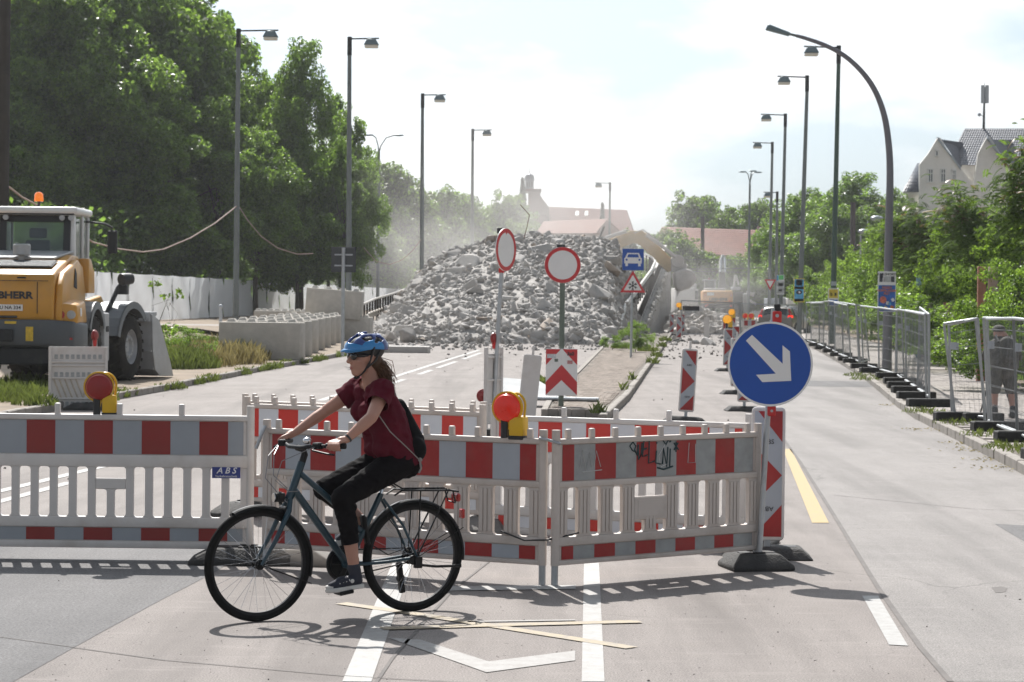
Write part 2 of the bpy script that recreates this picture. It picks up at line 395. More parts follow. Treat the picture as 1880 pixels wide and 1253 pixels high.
marking('stop_bar', [(820, 1078), (1057, 1076), (1057, 1083), (820, 1086)], M['white_paint'], 'short white bar on the road below the barrier joint', z=.0055)
marking('lane_line', [(1583, 1095), (1612, 1095), (1667, 1187), (1632, 1185)], M['white_paint'], 'short white dash beside the joint of the right lane')
marking('yellow_line', [(1437, 825), (1452, 825), (1522, 961), (1491, 961)], M['yellow_paint'], 'solid yellow dash on the right lane beside the blue arrow sign')
line('lane_line', [(588, 736), (700, 700), (800, 668), (880, 643)], .15, M['white_paint'], 'solid white centre line leading to the rubble heap')
for a, b in (((606, 742), (648, 728)), ((700, 711), (742, 697)), ((769, 688), (792, 680)), ((803, 676), (838, 664)), ((850, 660), (884, 648))):
    line('centre_dash', [a, b], .15, M['white_paint'], None)
line('lane_line', [(-40, 912), (60, 888), (150, 866), (230, 848)], .13, M['white_paint'], 'white line seen through the slots of the left barrier')
line('lane_line', [(-40, 932), (50, 908), (130, 886)], .13, M['worn_paint'], 'second white line seen through the slots of the left barrier')
line('road_joint', [(1745, 1253), (1690, 1190), (1612, 1080), (1530, 945), (1470, 850), (1398, 750)], .035, M['joint'], 'dark joint along the right lane')
line('road_joint', [(-20, 1168), (300, 1213), (640, 1243)], .012, M['joint'], None)
line('road_joint', [(640, 1243), (1000, 1262)], .012, M['joint'], None)
line('road_joint', [(985, 1000), (900, 1030), (830, 1085), (720, 1210), (660, 1300)], .02, M['joint'], None)
line('road_joint', [(1530, 910), (1780, 935), (1900, 940)], .012, M['joint'], None)
line('road_joint', [(1370, 702), (1720, 706)], .02, M['joint'], None)
line('road_joint', [(880, 716), (700, 717)], .02, M['joint'], None)
line('road_joint', [(1190, 652), (1340, 652)], .05, M['joint'], None)
marking('tar_patch', [(1826, 963), (1885, 966), (1885, 998)], M['asphalt'], 'small grey repair patch at the right edge')
marking('pothole', [(1820, 1080), (1838, 1078), (1850, 1081), (1846, 1088), (1828, 1090)], M['joint'], 'small dark pothole in the right lane')

sheet('repair_strip', px([(1372, 698), (1725, 703), (1735, 714), (1375, 708)]), .0045, M['asphalt'], 'narrow darker repair strip across the right lane')
# kerb polylines (pixel points measured in the photograph)
AX = V((math.sin(R(4.9)), math.cos(R(4.9)), 0))
KH = .12
kl = [at(-330, 840, KH), at(0, 758, KH), at(90, 742, KH), at(300, 707, KH), at(480, 673, KH), at(660, 642, KH)]
kl += [V((-6.6, 100, KH)), V((-6.4, 116, KH)), V((-4.6, 140, KH)), V((4, 240, KH)), V((9, 300, KH))]
kr = [at(2050, 935, KH), at(1880, 848, KH), at(1808, 814, KH), at(1735, 779, KH), at(1690, 758, KH), at(1655, 737, KH), at(1590, 687, KH), at(1540, 658, KH), at(1500, 637, KH)]
kr += [kr[-1] + AX * 60, kr[-1] + AX * 190]
kl = [kl[0] + (kl[0] - kl[1]) * 3.2] + kl; kr = [kr[0] + (kr[0] - kr[1]) * 3.5] + kr
ki = [at(1106, 762, KH), at(1148, 724, KH), at(1180, 682, KH), at(1212, 640, KH), at(1232, 610, KH)]
ki += [ki[-1] + AX * 40]
def resample(P, step):
    out = []; carry = 0.0
    for a, b in zip(P[:-1], P[1:]):
        d = (b - a).length; t = carry
        while t < d: out.append((a.lerp(b, t / d), (b - a).normalized())); t += step
        carry = t - d
    return out
def ribbon(name, P, offs, zf, m, label, step=3.0, side=1):
    """strip of ground beside a kerb line; offs are metres away from it"""
    S = resample(P, step); g = G(); k = len(offs)
    vs = [V((p.x + side * o, p.y, zf(o, p.y))) for p, d in S for o in offs]
    fs = [(i * k + j, i * k + j + 1, (i + 1) * k + j + 1, (i + 1) * k + j) for i in range(len(S) - 1) for j in range(k - 1)]
    g.add(vs, fs); return tag(g.build(name, m, smooth=60), label, kind='structure')
VZ = lambda o, y: .115 + .715 * sm(62, 88, y) * sm(1.5, 8, o)
verge = ribbon('verge', kl, [0.06, .6, 1.5, 3, 4.5, 6, 8, 12, 20, 45, 90], VZ, M['soil'], 'dry sandy verge left of the carriageway', side=-1)
side_b = ribbon('sidewalk', kr, [0.06, .8, 1.6, 2.4, 3.2], lambda o, y: .105, M['bed'], 'pale paved sidewalk behind the mesh fence')
soil_r = ribbon('planting_strip', kr, [3.15, 6, 14, 30, 70], lambda o, y: .13 + .3 * sm(5, 14, o), M['soil'], 'shady planting strip behind the sidewalk')
isl_l = [at(1000, 752, KH), at(1016, 722, KH), at(1062, 682, KH), at(1106, 638, KH), at(1128, 622, KH)] + [at(1150, 606, KH) + AX * 30]
def interp(P, y):
    for a, b in zip(P[:-1], P[1:]):
        if a.y <= y <= b.y: return a.x + (b.x - a.x) * (y - a.y) / max(1e-6, b.y - a.y)
    return P[0].x if y < P[0].y else P[-1].x
g = G(); ys = np.linspace(isl_l[0].y, 125, 60); vs = []
for y in ys:
    a = interp(isl_l, y); b = interp(ki, y) - .06
    for j in range(6): vs.append(V((a + (b - a) * j / 5, y, .105)))
g.add(vs, [(i * 6 + j, i * 6 + j + 1, (i + 1) * 6 + j + 1, (i + 1) * 6 + j) for i in range(59) for j in range(5)])
island = tag(g.build('traffic_island', M['bed'], smooth=0), 'paved traffic island narrowing towards the barriers', kind='structure')

def stones(name, P, parent, label, y0, y1, L_=.97, gap=.025, w=.13, side=1):
    kb = tag(bpy.data.objects.new(name, None), label, kind='structure'); COL.objects.link(kb)
    g = G().box((L_ / 2, 0, -.07), (L_, w, .16)); me = g.mesh('kerb_stone', M['kerb'], bev=.014)
    for p, d in resample(P, L_ + gap):
        if not (y0 <= p.y <= y1): continue
        o = link('kerb_stone', me, kb, (p.x, p.y, KH + rnd.uniform(-.006, .006)), (rnd.uniform(-.01, .01), rnd.uniform(-.005, .005), math.atan2(d.y, d.x) + rnd.uniform(-.008, .008)))
    return kb
stones('left_kerb', kl, None, 'stone kerb along the dry verge', 8, 112)
stones('right_kerb', kr, None, 'stone kerb along the fenced sidewalk', 6, 130)
stones('island_kerb', ki, None, 'high stone kerb along the paved island', 30, 132)
g = G()
for p, d in resample(isl_l, .5):
    if p.y < 96: g.box((p.x, p.y, .065), (.10, .49, .14), Matrix.Rotation(-math.atan2(d.x, d.y), 3, 'Z'))
a, b = isl_l[0], ki[0]
for i in range(4):
    p = V((a.x, a.y, 0)).lerp(V((b.x, a.y, 0)), (i + .5) / 4); g.box((p.x, a.y - .05, .06), ((b.x - a.x) / 4 - .01, .12, .15))
g.build('edging', M['kerb'], island, smooth=0)

def pave(parent, xl, xr, y0, y1, su, sv, h, name, m, z, keep=300):
    """pavers as geometry: the nearest ones single objects, the rest joined"""
    me = G().box((0, 0, 0), (su - .012, sv - .010, h)).mesh(name, m, bev=.004, smooth=0)
    cells = []; sh = math.tan(R(4.9)); j = 0; y = y0
    while y < y1:
        a, b = xl(y), xr(y); off = (j % 2) * su / 2 + sh * (y - y0)
        i0 = math.ceil((a - off) / su)
        x = off + i0 * su + su / 2
        while x + su / 2 < b: cells.append((x, y)); x += su
        y += sv; j += 1
    cells.sort(key=lambda c: c[1] + .2 * abs(c[0] - 4))
    for x, y in cells[:keep]:
        link(name, me, parent, (x, y, z + rnd.uniform(-.004, .003)), (rnd.uniform(-.01, .01), rnd.uniform(-.01, .01), R(-4.9)))
    rest = np.array(cells[keep:])
    if len(rest) == 0: return
    base = np.array([(-.5, -.5), (.5, -.5), (.5, .5), (-.5, .5)]) * np.array([su - .012, sv - .010])
    c, s_ = math.cos(R(-4.9)), math.sin(R(-4.9)); base = base @ np.array([[c, s_], [-s_, c]])
    co = np.zeros((len(rest), 4, 3)); co[:, :, :2] = rest[:, None, :] + base[None]
    co[:, :, 2] = (z + h / 2 + NP.uniform(-.004, .003, len(rest)))[:, None] + NP.uniform(-.0015, .0015, (len(rest), 4))
    o = link(name, quads(name, co, m), parent); o['kind'] = 'stuff'
pave(island, lambda y: interp(isl_l, y) + .06, lambda y: interp(ki, y) - .10, isl_l[0].y + .06, 88, .2, .1, .05, 'paver', M['paver'], .095)
pave(side_b, lambda y: interp(kr, y) + .10, lambda y: interp(kr, y) + 3.1, 18, 60, .35, .35, .05, 'paving_slab', M['slab'], .095)
pv = ribbon('sidewalk_far', kr, [.1, .9, 1.7, 2.4, 3.1], lambda o, y: .119, M['slab'], 'far stretch of the pale sidewalk', side=1)
# keep only the stretch beyond the modelled slabs
bm = bmesh.new(); bm.from_mesh(pv.data); bmesh.ops.delete(bm, geom=[v for v in bm.verts if v.co.y < 59.5], context='VERTS'); bm.to_mesh(pv.data); bm.free()

# loose stones on the carriageway
g = G()
for i in range(420):
    if rnd.random() < .55: x, y = rnd.uniform(1200, 1330), 612 + 50 * rnd.random() ** 1.6
    elif rnd.random() < .5: x, y = rnd.uniform(650, 1100), 632 + 60 * rnd.random() ** 2
    else: x, y = rnd.uniform(0, 1400), rnd.uniform(640, 900)
    p = at(x, y); r = rnd.uniform(.012, .045) * (1.8 if rnd.random() < .06 else 1) * (1.3 if y < 660 else .5)
    g.sph((p.x, p.y, r * .4), (r, r * rnd.uniform(.6, 1), r * .7), 5, 4, rotm(0, 0, rnd.uniform(0, 180)))
for i in range(520):
    p = at(rnd.uniform(-20, 1900), 1000 + 270 * rnd.random()); r = rnd.uniform(.0018, .0045) * (2.2 if rnd.random() < .04 else 1); g.sph((p.x, p.y, r * .5), (r, r * .8, r * .6), 4, 3, rotm(0, 0, rnd.uniform(0, 180)))
tag(g.build('gravel', mat('loose_gravel', (.2, .18, .165), .95, island=.35), smooth=0), 'small stones scattered on the road', kind='stuff')

# ------------------------------------------------------------------ air
def volmat(name, col, dens, noise=None, aniso=.35):
    m = bpy.data.materials.new(name); m.use_nodes = True; t = m.node_tree; t.nodes.clear(); n = t.nodes.new; l = t.links.new
    o = n('ShaderNodeOutputMaterial'); v = n('ShaderNodeVolumePrincipled'); v.inputs['Color'].default_value = (*col, 1); v.inputs['Density'].default_value = dens; v.inputs['Anisotropy'].default_value = aniso
    l(v.outputs['Volume'], o.inputs['Volume'])
    if noise:
        tc = n('ShaderNodeTexCoord'); z = n('ShaderNodeTexNoise'); z.inputs['Scale'].default_value = noise; z.inputs['Detail'].default_value = 4
        l(tc.outputs['Object'], z.inputs['Vector'])
        ln = n('ShaderNodeVectorMath'); ln.operation = 'LENGTH'; l(tc.outputs['Object'], ln.inputs[0])
        fo = n('ShaderNodeMapRange'); fo.interpolation_type = 'SMOOTHSTEP'; fo.inputs['From Min'].default_value = .98; fo.inputs['From Max'].default_value = .1; l(ln.outputs['Value'], fo.inputs['Value'])
        mr = n('ShaderNodeMapRange'); mr.inputs['From Min'].default_value = .34; mr.inputs['From Max'].default_value = .68; l(z.outputs['Fac'], mr.inputs['Value'])
        a = n('ShaderNodeMath'); a.operation = 'MULTIPLY'; l(fo.outputs['Result'], a.inputs[0]); l(mr.outputs['Result'], a.inputs[1])
        b = n('ShaderNodeMath'); b.operation = 'MULTIPLY'; b.inputs[1].default_value = dens; l(a.outputs[0], b.inputs[0]); l(b.outputs[0], v.inputs['Density'])
    return m
HAZE = .00024
hz = G().box((0, 302.5, 16.5), (840, 645, 36)).build('haze', volmat('haze_air', (.93, .95, .97), HAZE), smooth=0); hz['kind'] = 'stuff'; hz['label'] = 'thin pale haze in the air'
def dust(c, r, dens, sc, label):
    g = G().sph((0, 0, 0), 1.0, 20, 12); o = g.build('dust', volmat('dust_cloud', (.95, .92, .89), dens, sc), smooth=0)
    o.location = c; o.scale = r; tag(o, label, kind='stuff'); return o
# ------------------------------------------------------------------ site materials
M['plastic'] = mat('white_barrier_plastic', (.62, .59, .565), .5, var=.06, scale=4, dirt=.5, dirtcol=(.36, .29, .23))
M['plastic_old'] = mat('yellowed_barrier_plastic', (.56, .50, .455), .55, var=.08, scale=4, dirt=.65, dirtcol=(.30, .23, .18))
M['red_film'] = mat('red_reflective_film', (.33, .016, .016), .38, var=.16, scale=7, dirt=.35, dirtcol=(.30, .12, .1))
M['white_film'] = mat('grey_white_reflective_film', (.37, .40, .44), .4, var=.06, scale=7, dirt=.18, dirtcol=(.4, .38, .36))
M['grey_film'] = mat('scuffed_reflective_film', (.31, .32, .32), .45, var=.20, scale=9, dirt=.4, dirtcol=(.36, .34, .3))
M['red_bright'] = mat('backlit_red_film', (.60, .035, .025), .35, var=.06)  # rear rows: backlight through the film is put into this brighter red
M['white_bright'] = mat('backlit_white_film', (.66, .68, .72), .35, var=.05)  # same for the white stripes: backlight painted in as a brighter base colour
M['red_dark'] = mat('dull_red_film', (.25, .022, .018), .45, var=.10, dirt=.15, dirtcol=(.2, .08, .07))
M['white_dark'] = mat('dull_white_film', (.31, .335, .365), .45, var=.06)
M['white_sign'] = mat('white_sign_face', (.78, .77, .76), .4, var=.04, scale=5, dirt=.12, dirtcol=(.5, .46, .4))
M['red_sign'] = mat('red_sign_face', (.55, .03, .035), .4, var=.06)
M['blue_sign'] = mat('blue_sign_face', (.008, .075, .38), .38, var=.06, scale=3)
M['black'] = mat('black_paint', (.02, .02, .022), .5, var=.1)
M['alu'] = mat('aluminium_back', (.24, .25, .26), .7, .1, var=.08, scale=4)
M['steel'] = mat('galvanised_steel', (.42, .44, .46), .42, .7, var=.18, scale=10, dirt=.2, dirtcol=(.25, .22, .19))
M['rubber'] = mat('recycled_rubber', (.045, .043, .042), .85, var=.3, scale=10, bump=.5, bscale=60, dirt=.55, dirtcol=(.15, .135, .12))
M['grey_rubber'] = mat('dusty_rubber', (.17, .16, .15), .9, var=.25, scale=8, dirt=.4, dirtcol=(.26, .24, .21))
M['lamp_red'] = mat('red_lamp_lens', (.52, .012, .006), .3, var=.2, scale=14, coat=.25, emit=((1, .05, .02), .10))
M['lamp_red_dark'] = mat('unlit_red_lens', (.27, .010, .008), .35, var=.15, scale=14, coat=.15)
M['lamp_amber'] = mat('amber_lamp_lens', (.85, .34, .02), .25, var=.12, scale=14, coat=.6, emit=((1, .45, .02), .35))
M['yellow_plastic'] = mat('yellow_lamp_box', (.70, .42, .015), .42, var=.1, scale=8, dirt=.25, dirtcol=(.25, .17, .05))
M['red_pl'] = mat('red_clamp_plastic', (.55, .02, .02), .4)

ID = Matrix.Identity(3)
_cache = {}
def cached(key, fn):
    if key not in _cache: _cache[key] = fn()
    return _cache[key]

def slat_mesh(w, h, t, m, flute=0, fil=.022):
    """one upright slat, flaring into the rails with rounded corners"""
    def mk():
        # order: right side up, left side down
        rt = [(w / 2 + fil - fil * math.sin(k / 4 * math.pi / 2), fil - fil * math.cos(k / 4 * math.pi / 2)) for k in range(5)]
        rt2 = [(x, h - z) for x, z in rt[::-1]]
        o = rt + rt2; o += [(-x, z) for x, z in o[::-1]]
        g = G().prism([(x, -t / 2, z) for x, z in o], (0, t, 0))
        for i in range(flute):
            fx = (i - (flute - 1) / 2) * w / (flute + .3)
            g.box((fx, -t / 2 - .004, h / 2), (w / (flute + 1.6), .008, h - .04))
        return g.mesh('slat', m, bev=.004)
    return cached(('slat', w, h, t, m.name, flute), mk)

def lug(h, m, r=.022):
    return cached(('tooth', h, m.name), lambda: G().box((0, 0, h / 2), (r * 1.9, r * 1.6, h)).mesh('tooth', m, bev=.010, seg=2))

def stripe_band(parent, L_, z0, z1, y, sw, mats, start=0, first=None, name='stripe_band'):
    g = G(); x = 0; k = start; f = first or sw
    while x < L_ - 1e-4:
        e = min(L_, x + (f if x == 0 else sw)); g.box(((x + e) / 2, 0, (z0 + z1) / 2), (e - x - .0005, .003, z1 - z0), mi=k % 2); x = e; k += 1
    return g.build(name, mats, parent, (0, y, 0), smooth=0)

def barrier(kind, A, B, label, group, post_to=(0, 0), plate=False, m=None, films=None, start=0, first=None, zoff=0.0, sw=None, centre=True, posts=True):
    """safety barrier from ground point A (left) to B (right)"""
    A = V(A); B = V(B); d = B - A; L_ = (V((d.x, d.y, 0))).length
    t = thing('safety_barrier', label, 'barrier', (A.x, A.y, 0), math.atan2(d.y, d.x), group)
    if kind == 'new':
        m = m or M['plastic']; films = films or (M['red_film'], M['white_film'])
        zr = dict(top=(1.012, 1.052), mid=(.672, .762), low=(.235, .312), bot=(.083, .136)); sl = (.312, .672); bands = ((.762, 1.012), (.136, .235)); pw, gapw, th = .056, .136, .030
        teeth = .09; tsp = .45; sw = sw or .209; fl = 0
    else:
        m = m or M['plastic_old']; films = films or (M['red_film'], M['white_film'])
        zr = dict(top=(.948, .985), mid=(.655, .698), low=(.265, .325), bot=(.135, .168)); sl = (.325, .655); bands = ((.698, .948), (.168, .265)); pw, gapw, th = .105, .185, .034
        teeth = .075; tsp = .19; sw = sw or .203; fl = 3
    zo = zoff
    for nm, (z0, z1) in zr.items():
        fat = .050 if nm in ('top', 'mid') else .044
        g = G().box((L_ / 2, 0, (z0 + z1) / 2 + zo), (L_ - .03, fat, z1 - z0)); g.build('rail', m, t, bev=.008, seg=2)
    G().box((L_ / 2, .002, (bands[0][0] + bands[0][1]) / 2 + zo), (L_ - .06, .016, bands[0][1] - bands[0][0])).build('backing_board', m, t, smooth=0)
    G().box((L_ / 2, .002, (bands[1][0] + bands[1][1]) / 2 + zo), (L_ - .06, .016, bands[1][1] - bands[1][0])).build('backing_board', m, t, smooth=0)
    for i, (z0, z1) in enumerate(bands):
        b = stripe_band(t, L_ - .10, z0 + zo + .004, z1 + zo - .004, -.0085, sw, films, start, first); b.location.x = .05
    n = max(2, round((L_ - .1) / gapw)); me = slat_mesh(pw, sl[1] - sl[0], th, m, fl)
    step = (L_ - .08) / n; cslots = (n // 2 - 1, n // 2) if centre else ()
    for i in range(n + 1):
        x = .04 + i * step
        if centre and i in cslots[1:]:
            short = slat_mesh(pw, (sl[1] - sl[0]) * .55, th, m, fl); link('slat', short, t, (x, 0, sl[0] + zo)); continue
        link('slat', me, t, (x, 0, sl[0] + zo))
    if centre:
        x0 = .04 + cslots[0] * step + pw / 2; x1 = .04 + (cslots[1] + 1) * step - pw / 2; hh = (sl[1] - sl[0])
        if kind == 'new': G().box(((x0 + x1) / 2, 0, sl[0] + hh * .66 + zo), (x1 - x0, th, hh * .22)).build('handle_bar', m, t, bev=.006)
        else:
            pl = G().box(((x0 + x1) / 2, -.006, sl[0] + hh * .49 + zo), (x1 - x0 + .02, th, hh * .5)).build('name_plate', m, t, bev=.008)
            G().box(((x0 + x1) / 2, -.006 - th / 2 - .001, sl[0] + hh * .49 + zo), (x1 - x0 - .05, .004, hh * .34)).build('recess', m, pl, bev=.001)
    k = int(L_ / tsp)
    for i in range(k):
        x = (i + .5) * L_ / k if kind != 'new' else .17 + i * tsp
        if x < L_ - .06: link('tooth', lug(teeth, m), t, (x, 0, zr['top'][1] + zo - .01))
    if posts:
        for x, zb in ((.0, post_to[0]), (L_, post_to[1])):
            zt = zr['top'][1] + zo + teeth * .8
            p = G().cyl((x, 0, zr['bot'][0] + zo), (x, 0, zt), .029, n=14).build('post', m if kind == 'new' else M['plastic_old'], t)
            G().cyl((x, 0, zb), (x, 0, zr['bot'][0] + zo + .02), .024, n=12).build('post_foot', M['steel'], p)
    return t, L_

def base_plate(P, rz, label, m, group='rubber base plates holding posts', sx=1.0):
    """trapezoid recycled base plate with two pockets"""
    t = thing('base_plate', label, 'base plate', (P[0], P[1], 0), rz, group)
    a, b, h = .41 * sx, .20, .115
    g = G(); lo = [(-a, -b, .0), (a, -b, 0), (a, b, 0), (-a, b, 0)]; mid = [(x * 1.0, y * 1.0, .035) for x, y, z in lo]
    up = [(-a * .62, -b * .66, h), (a * .62, -b * .66, h), (a * .62, b * .66, h), (-a * .62, b * .66, h)]
    g.add(lo + mid + up, [(3, 2, 1, 0)] + [(i, (i + 1) % 4, 4 + (i + 1) % 4, 4 + i) for i in range(4)] + [(4 + i, 4 + (i + 1) % 4, 8 + (i + 1) % 4, 8 + i) for i in range(4)] + [(8, 9, 10, 11)])
    g.build('body', m, t, bev=.012, seg=2)
    for x in (-.16, .16): G().box((x * sx, 0, h + .001), (.09, .07, .006)).build('pocket', M['black'], t, smooth=0)
    for x in (-.04, .04):
        for y in (-.07, .07): G().box((x * sx, y, h + .006), (.05, .03, .012)).build('stud', m, t, bev=.004)
    return t

def flash_lamp(P, rz, lens, label, lit_dir=1, box=True, s=1.0, group='warning lamps on the site', rot=None):
    """barrier warning lamp: round double lens, battery box and handle"""
    t = thing('warning_lamp', label, 'warning lamp', P, rz, group, rot=rot); t.scale = (s, s, s)
    g = G().lathe([(.0, -.052), (.05, -.050), (.085, -.036), (.098, -.016), (.1, 0), (.098, .016), (.085, .036), (.05, .050), (0, .052)], (0, 0, .21), (0, 1, 0), 28)
    l = g.build('lens', lens, t)
    G().lathe([(.101, -.012), (.112, -.012), (.112, .012), (.101, .012)], (0, 0, .21), (0, 1, 0), 28, closed=True).build('lens_rim', M['yellow_plastic'] if box else lens, t)
    if box:
        G().box((.075, .02, .085), (.105, .10, .13)).build('battery_box', M['yellow_plastic'], t, bev=.012, seg=2)
        G().box((.075, .02, .010), (.11, .105, .026)).build('box_base', M['black'], t, bev=.004)
        G().box((-.015, 0, .065), (.05, .05, .13)).build('mount', M['black'], t, bev=.006)
        pts = [(.115, .02, .14)] + [(.045 + .078 * math.cos(a), .02, .225 + .085 * math.sin(a)) for a in np.linspace(-.2, 2.2, 10)]
        G().tube(pts, .009, 8).build('handle', M['yellow_plastic'], t)
        G().prism([(-.05, -.01, .13), (.03, -.01, .13), (.0, -.01, .03), (-.02, -.01, .03)], (0, .02, 0)).build('bracket', M['yellow_plastic'], t)
    else:
        G().cyl((0, 0, 0), (0, 0, .13), .03, .045, 12).build('mount', M['red_pl'], t)
    return t

def beacon(P, label, lean=0.0, yaw=0.0, h=1.0, back=False, foot=True, flip=False, group='traffic beacons lining the lane', w=.25, z0=.16):
    """upright traffic beacon with arrow pattern, or its white back"""
    t = thing('traffic_beacon', label, 'traffic beacon', (P[0], P[1], P[2] if len(P) > 2 else 0), 0, group, rot=(0, lean, yaw))
    o = []
    c = .035
    for cx, cz, a0 in ((w / 2 - c, z0 + c, -90), (w / 2 - c, z0 + h - c, 0), (-w / 2 + c, z0 + h - c, 90), (-w / 2 + c, z0 + c, 180)):
        for k in range(4):
            a = R(a0 + 30 * k); o.append((cx + c * math.cos(a), 0, cz + c * math.sin(a)))
    G().prism([(x, -.025, z) for x, y, z in o], (0, .05, 0)).build('panel', M['plastic'], t, bev=.008)
    if not back:
        x0, x1 = -w / 2 + .022, w / 2 - .022; za, zb = z0 + .03, z0 + h - .03; hh = zb - za; ww = x1 - x0
        q = lambda u, v: V((x0 + u * ww, -.0272, za + v * hh))
        G().face([q(0, 0), q(1, 0), q(1, 1), q(0, 1)]).build('white_face', M['white_film'], t, smooth=0)
        q = lambda u, v: V((x0 + u * ww, -.0292, za + v * hh))
        g = G()
        for poly in ([(.12, 1), (1, 1), (1, .755)], [(0, .715), (1, .49), (0, .265)], [(1, .255), (1, 0), (0, 0), (0, .01)]):
            pl = [q(1 - u if flip else u, v) for u, v in poly]; g.face(pl)
        g.build('arrow_stripes', M['red_film'], t, smooth=0)
        text('ABS', .05, M['black'], t, (0, -.031, z0 + h * .24), (R(90), R(180), 0), depth=.0005)
        text('ABS', .05, M['black'], t, (0, -.031, z0 + h * .74), (R(90), 0, 0), depth=.0005)
    G().box((0, 0, z0 + h + .06), (.035, .03, .13)).build('top_lug', M['plastic'], t, bev=.008)
    G().box((0, 0, z0 / 2 + .02), (.045, .045, z0 - .02)).build('stub', M['steel'], t)
    if foot:
        a, b, hh = .34, .20, .085
        g = G(); lo = [(-a, -b, 0), (a, -b, 0), (a, b, 0), (-a, b, 0)]; up = [(-a * .72, -b * .7, hh), (a * .72, -b * .7, hh), (a * .72, b * .7, hh), (-a * .72, b * .7, hh)]
        g.add(lo + up, [(3, 2, 1, 0), (4, 5, 6, 7)] + [(i, (i + 1) % 4, 4 + (i + 1) % 4, 4 + i) for i in range(4)])
        f = g.build('foot', M['rubber'], t, bev=.012)
        G().box((.17, 0, hh + .001), (.09, .07, .006)).build('pocket', M['black'], f, smooth=0)
    return t

# ------------------------------------------------------------------ the barriers across the road
bg_ = 'red and white barriers closing the road'
pA = at(458, 1030); Alen = 2.02
A0 = pA + V((-Alen, .02, 0))
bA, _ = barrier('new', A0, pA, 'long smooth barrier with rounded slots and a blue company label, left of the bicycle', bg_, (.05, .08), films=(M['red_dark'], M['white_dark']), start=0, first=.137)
def label_sign(t, x, z):
    o = G().box((x, -.028, z), (.205, .004, .080)).build('company_label', mat('blue_label', (.03, .045, .22), .4), t, smooth=0)
    text('A B S', .062, M['white_sign'], o, (x, -.0305, z + .014), (R(90), 0, 0), shear=.3, bold=.001)
    text('Verkehrstechnik', .024, M['white_sign'], o, (x, -.0305, z - .026), (R(90), 0, 0))
label_sign(bA, Alen - .17, .64)
pB0 = at(488, 1040); pB1 = at(995, 1075)
bB, LB = barrier('old', pB0, pB1, 'fluted old barrier behind the cyclist, with the lit lamp at its right end', bg_, (.05, 0), start=0, first=.11)
pC0 = at(1018, 1076); pC1 = pC0 + V((1.47, 1.12, 0))
bC, LC = barrier('old', pC0, pC1, 'fluted barrier with scuffed grey stripes and dark graffiti, right of the joint', bg_, (0, .09), films=(M['red_film'], M['grey_film']), start=0, first=.10, sw=.183)
pD0 = at(452, 948); pD1 = at(884, 976); pD2 = at(905, 978); pD3 = at(1372, 1004)
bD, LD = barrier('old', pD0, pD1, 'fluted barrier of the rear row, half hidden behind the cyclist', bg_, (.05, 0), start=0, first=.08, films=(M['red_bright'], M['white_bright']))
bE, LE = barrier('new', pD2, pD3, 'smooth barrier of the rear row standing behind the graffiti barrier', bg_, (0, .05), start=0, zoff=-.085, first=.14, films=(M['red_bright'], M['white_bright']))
pE0 = pD0 + V((-.08, .55, 0)); pE1 = pD1 + V((0, .55, 0))
bF, LF = barrier('old', pE0, pE1, 'rearmost fluted barrier, only its post and teeth showing above the rear row', bg_, (0, 0), start=1)

# graffiti scrawl and scratches on the right barrier's band
ink = mat('graffiti_ink', (.02, .05, .055), .5); scr = mat('scratched_film', (.58, .58, .57), .6)
def scrawl(t, strokes, x0, z0, s, r, m, nm):
    g = G()
    for st in strokes: g.tube([(x0 + u * s, -.0125, z0 + v * s) for u, v in st], r, 4)
    return g.build(nm, m, t)
gr = [[(0,.55),(-.12,.7),(.02,.85),(.16,.7),(.08,.5),(0,.55)], [(.12,.55),(.22,.35),(.28,.75)], [(.28,.75),(.30,.2),(.42,.4),(.46,.8)], [(.38,.9),(.62,.92)], [(.55,.9),(.48,.3),(.7,.35)], [(.50,.55),(.68,.6)],
      [(.8,.85),(.78,.05),(1.05,.12)], [(1.15,.5),(1.12,.05),(1.38,.0)], [(1.15,.75),(1.17,.8)], [(1.45,.0),(1.48,.6),(1.65,-.1),(1.7,.62)], [(1.82,.55),(1.80,-.1)], [(1.78,.8),(1.84,.82)], [(1.2,-.12),(1.5,-.2),(1.95,-.1)],
      [(2.0,.5),(2.2,.75)], [(2.0,.75),(2.22,.5)], [(2.1,.8),(2.1,.42)], [(1.4,.95),(1.6,.7),(1.8,1.0)]]
scrawl(bC, gr, .66, .785, .19, .0062, ink, 'graffiti')['kind'] = 'stuff'
sc_ = [[(0,.2),(.1,.8),(.25,.1),(.4,.7),(.5,.2)], [(.6,.2),(.7,.75),(.9,.2)], [(.1,.05),(.95,.1)], [(3.6,.1),(3.5,.5),(3.8,.9)], [(3.6,.1),(3.9,.2)], [(4.9,.9),(4.85,.2),(5.2,.2),(5.2,.85)]]
scrawl(bC, sc_, .20, .745, .2, .003, scr, 'scratches')['kind'] = 'stuff'
# wire ties between the posts
g = G(); top = V((pB1.x, pB1.y - .03, .99)); g.tube([top + V((-.03, 0, .0)), top + V((.03, -.02, -.01)), V((pC0.x + .03, pC0.y - .03, .955))], .010, 8)
tag(g.build('connector_clip', M['steel'], smooth=40), 'grey clip joining the tops of the two barrier posts', 'connector clip')
g = G(); a = V((pB1.x - .28, pB1.y + .11, .35)); b = V((pC0.x + .16, pC0.y + .08, .35))
g.tube([a, a.lerp(b, .3) + V((0, -.13, -.045)), a.lerp(b, .6) + V((0, -.13, -.04)), b], .006, 6)
tag(g.build('cable_tie', M['black'], smooth=40), 'black cable slung low around the two barrier posts', 'cable')
g = G(); a = V((pB0.x - .01, pB0.y - .035, 1.0)); g.tube([a, a + V((-.02, -.02, -.05)), a + V((-.06, -.02, -.16))], .012, 6)
tag(g.build('steel_hook', M['steel'], smooth=40), 'dark steel hook hanging on the left post of the fluted barrier', 'hook')

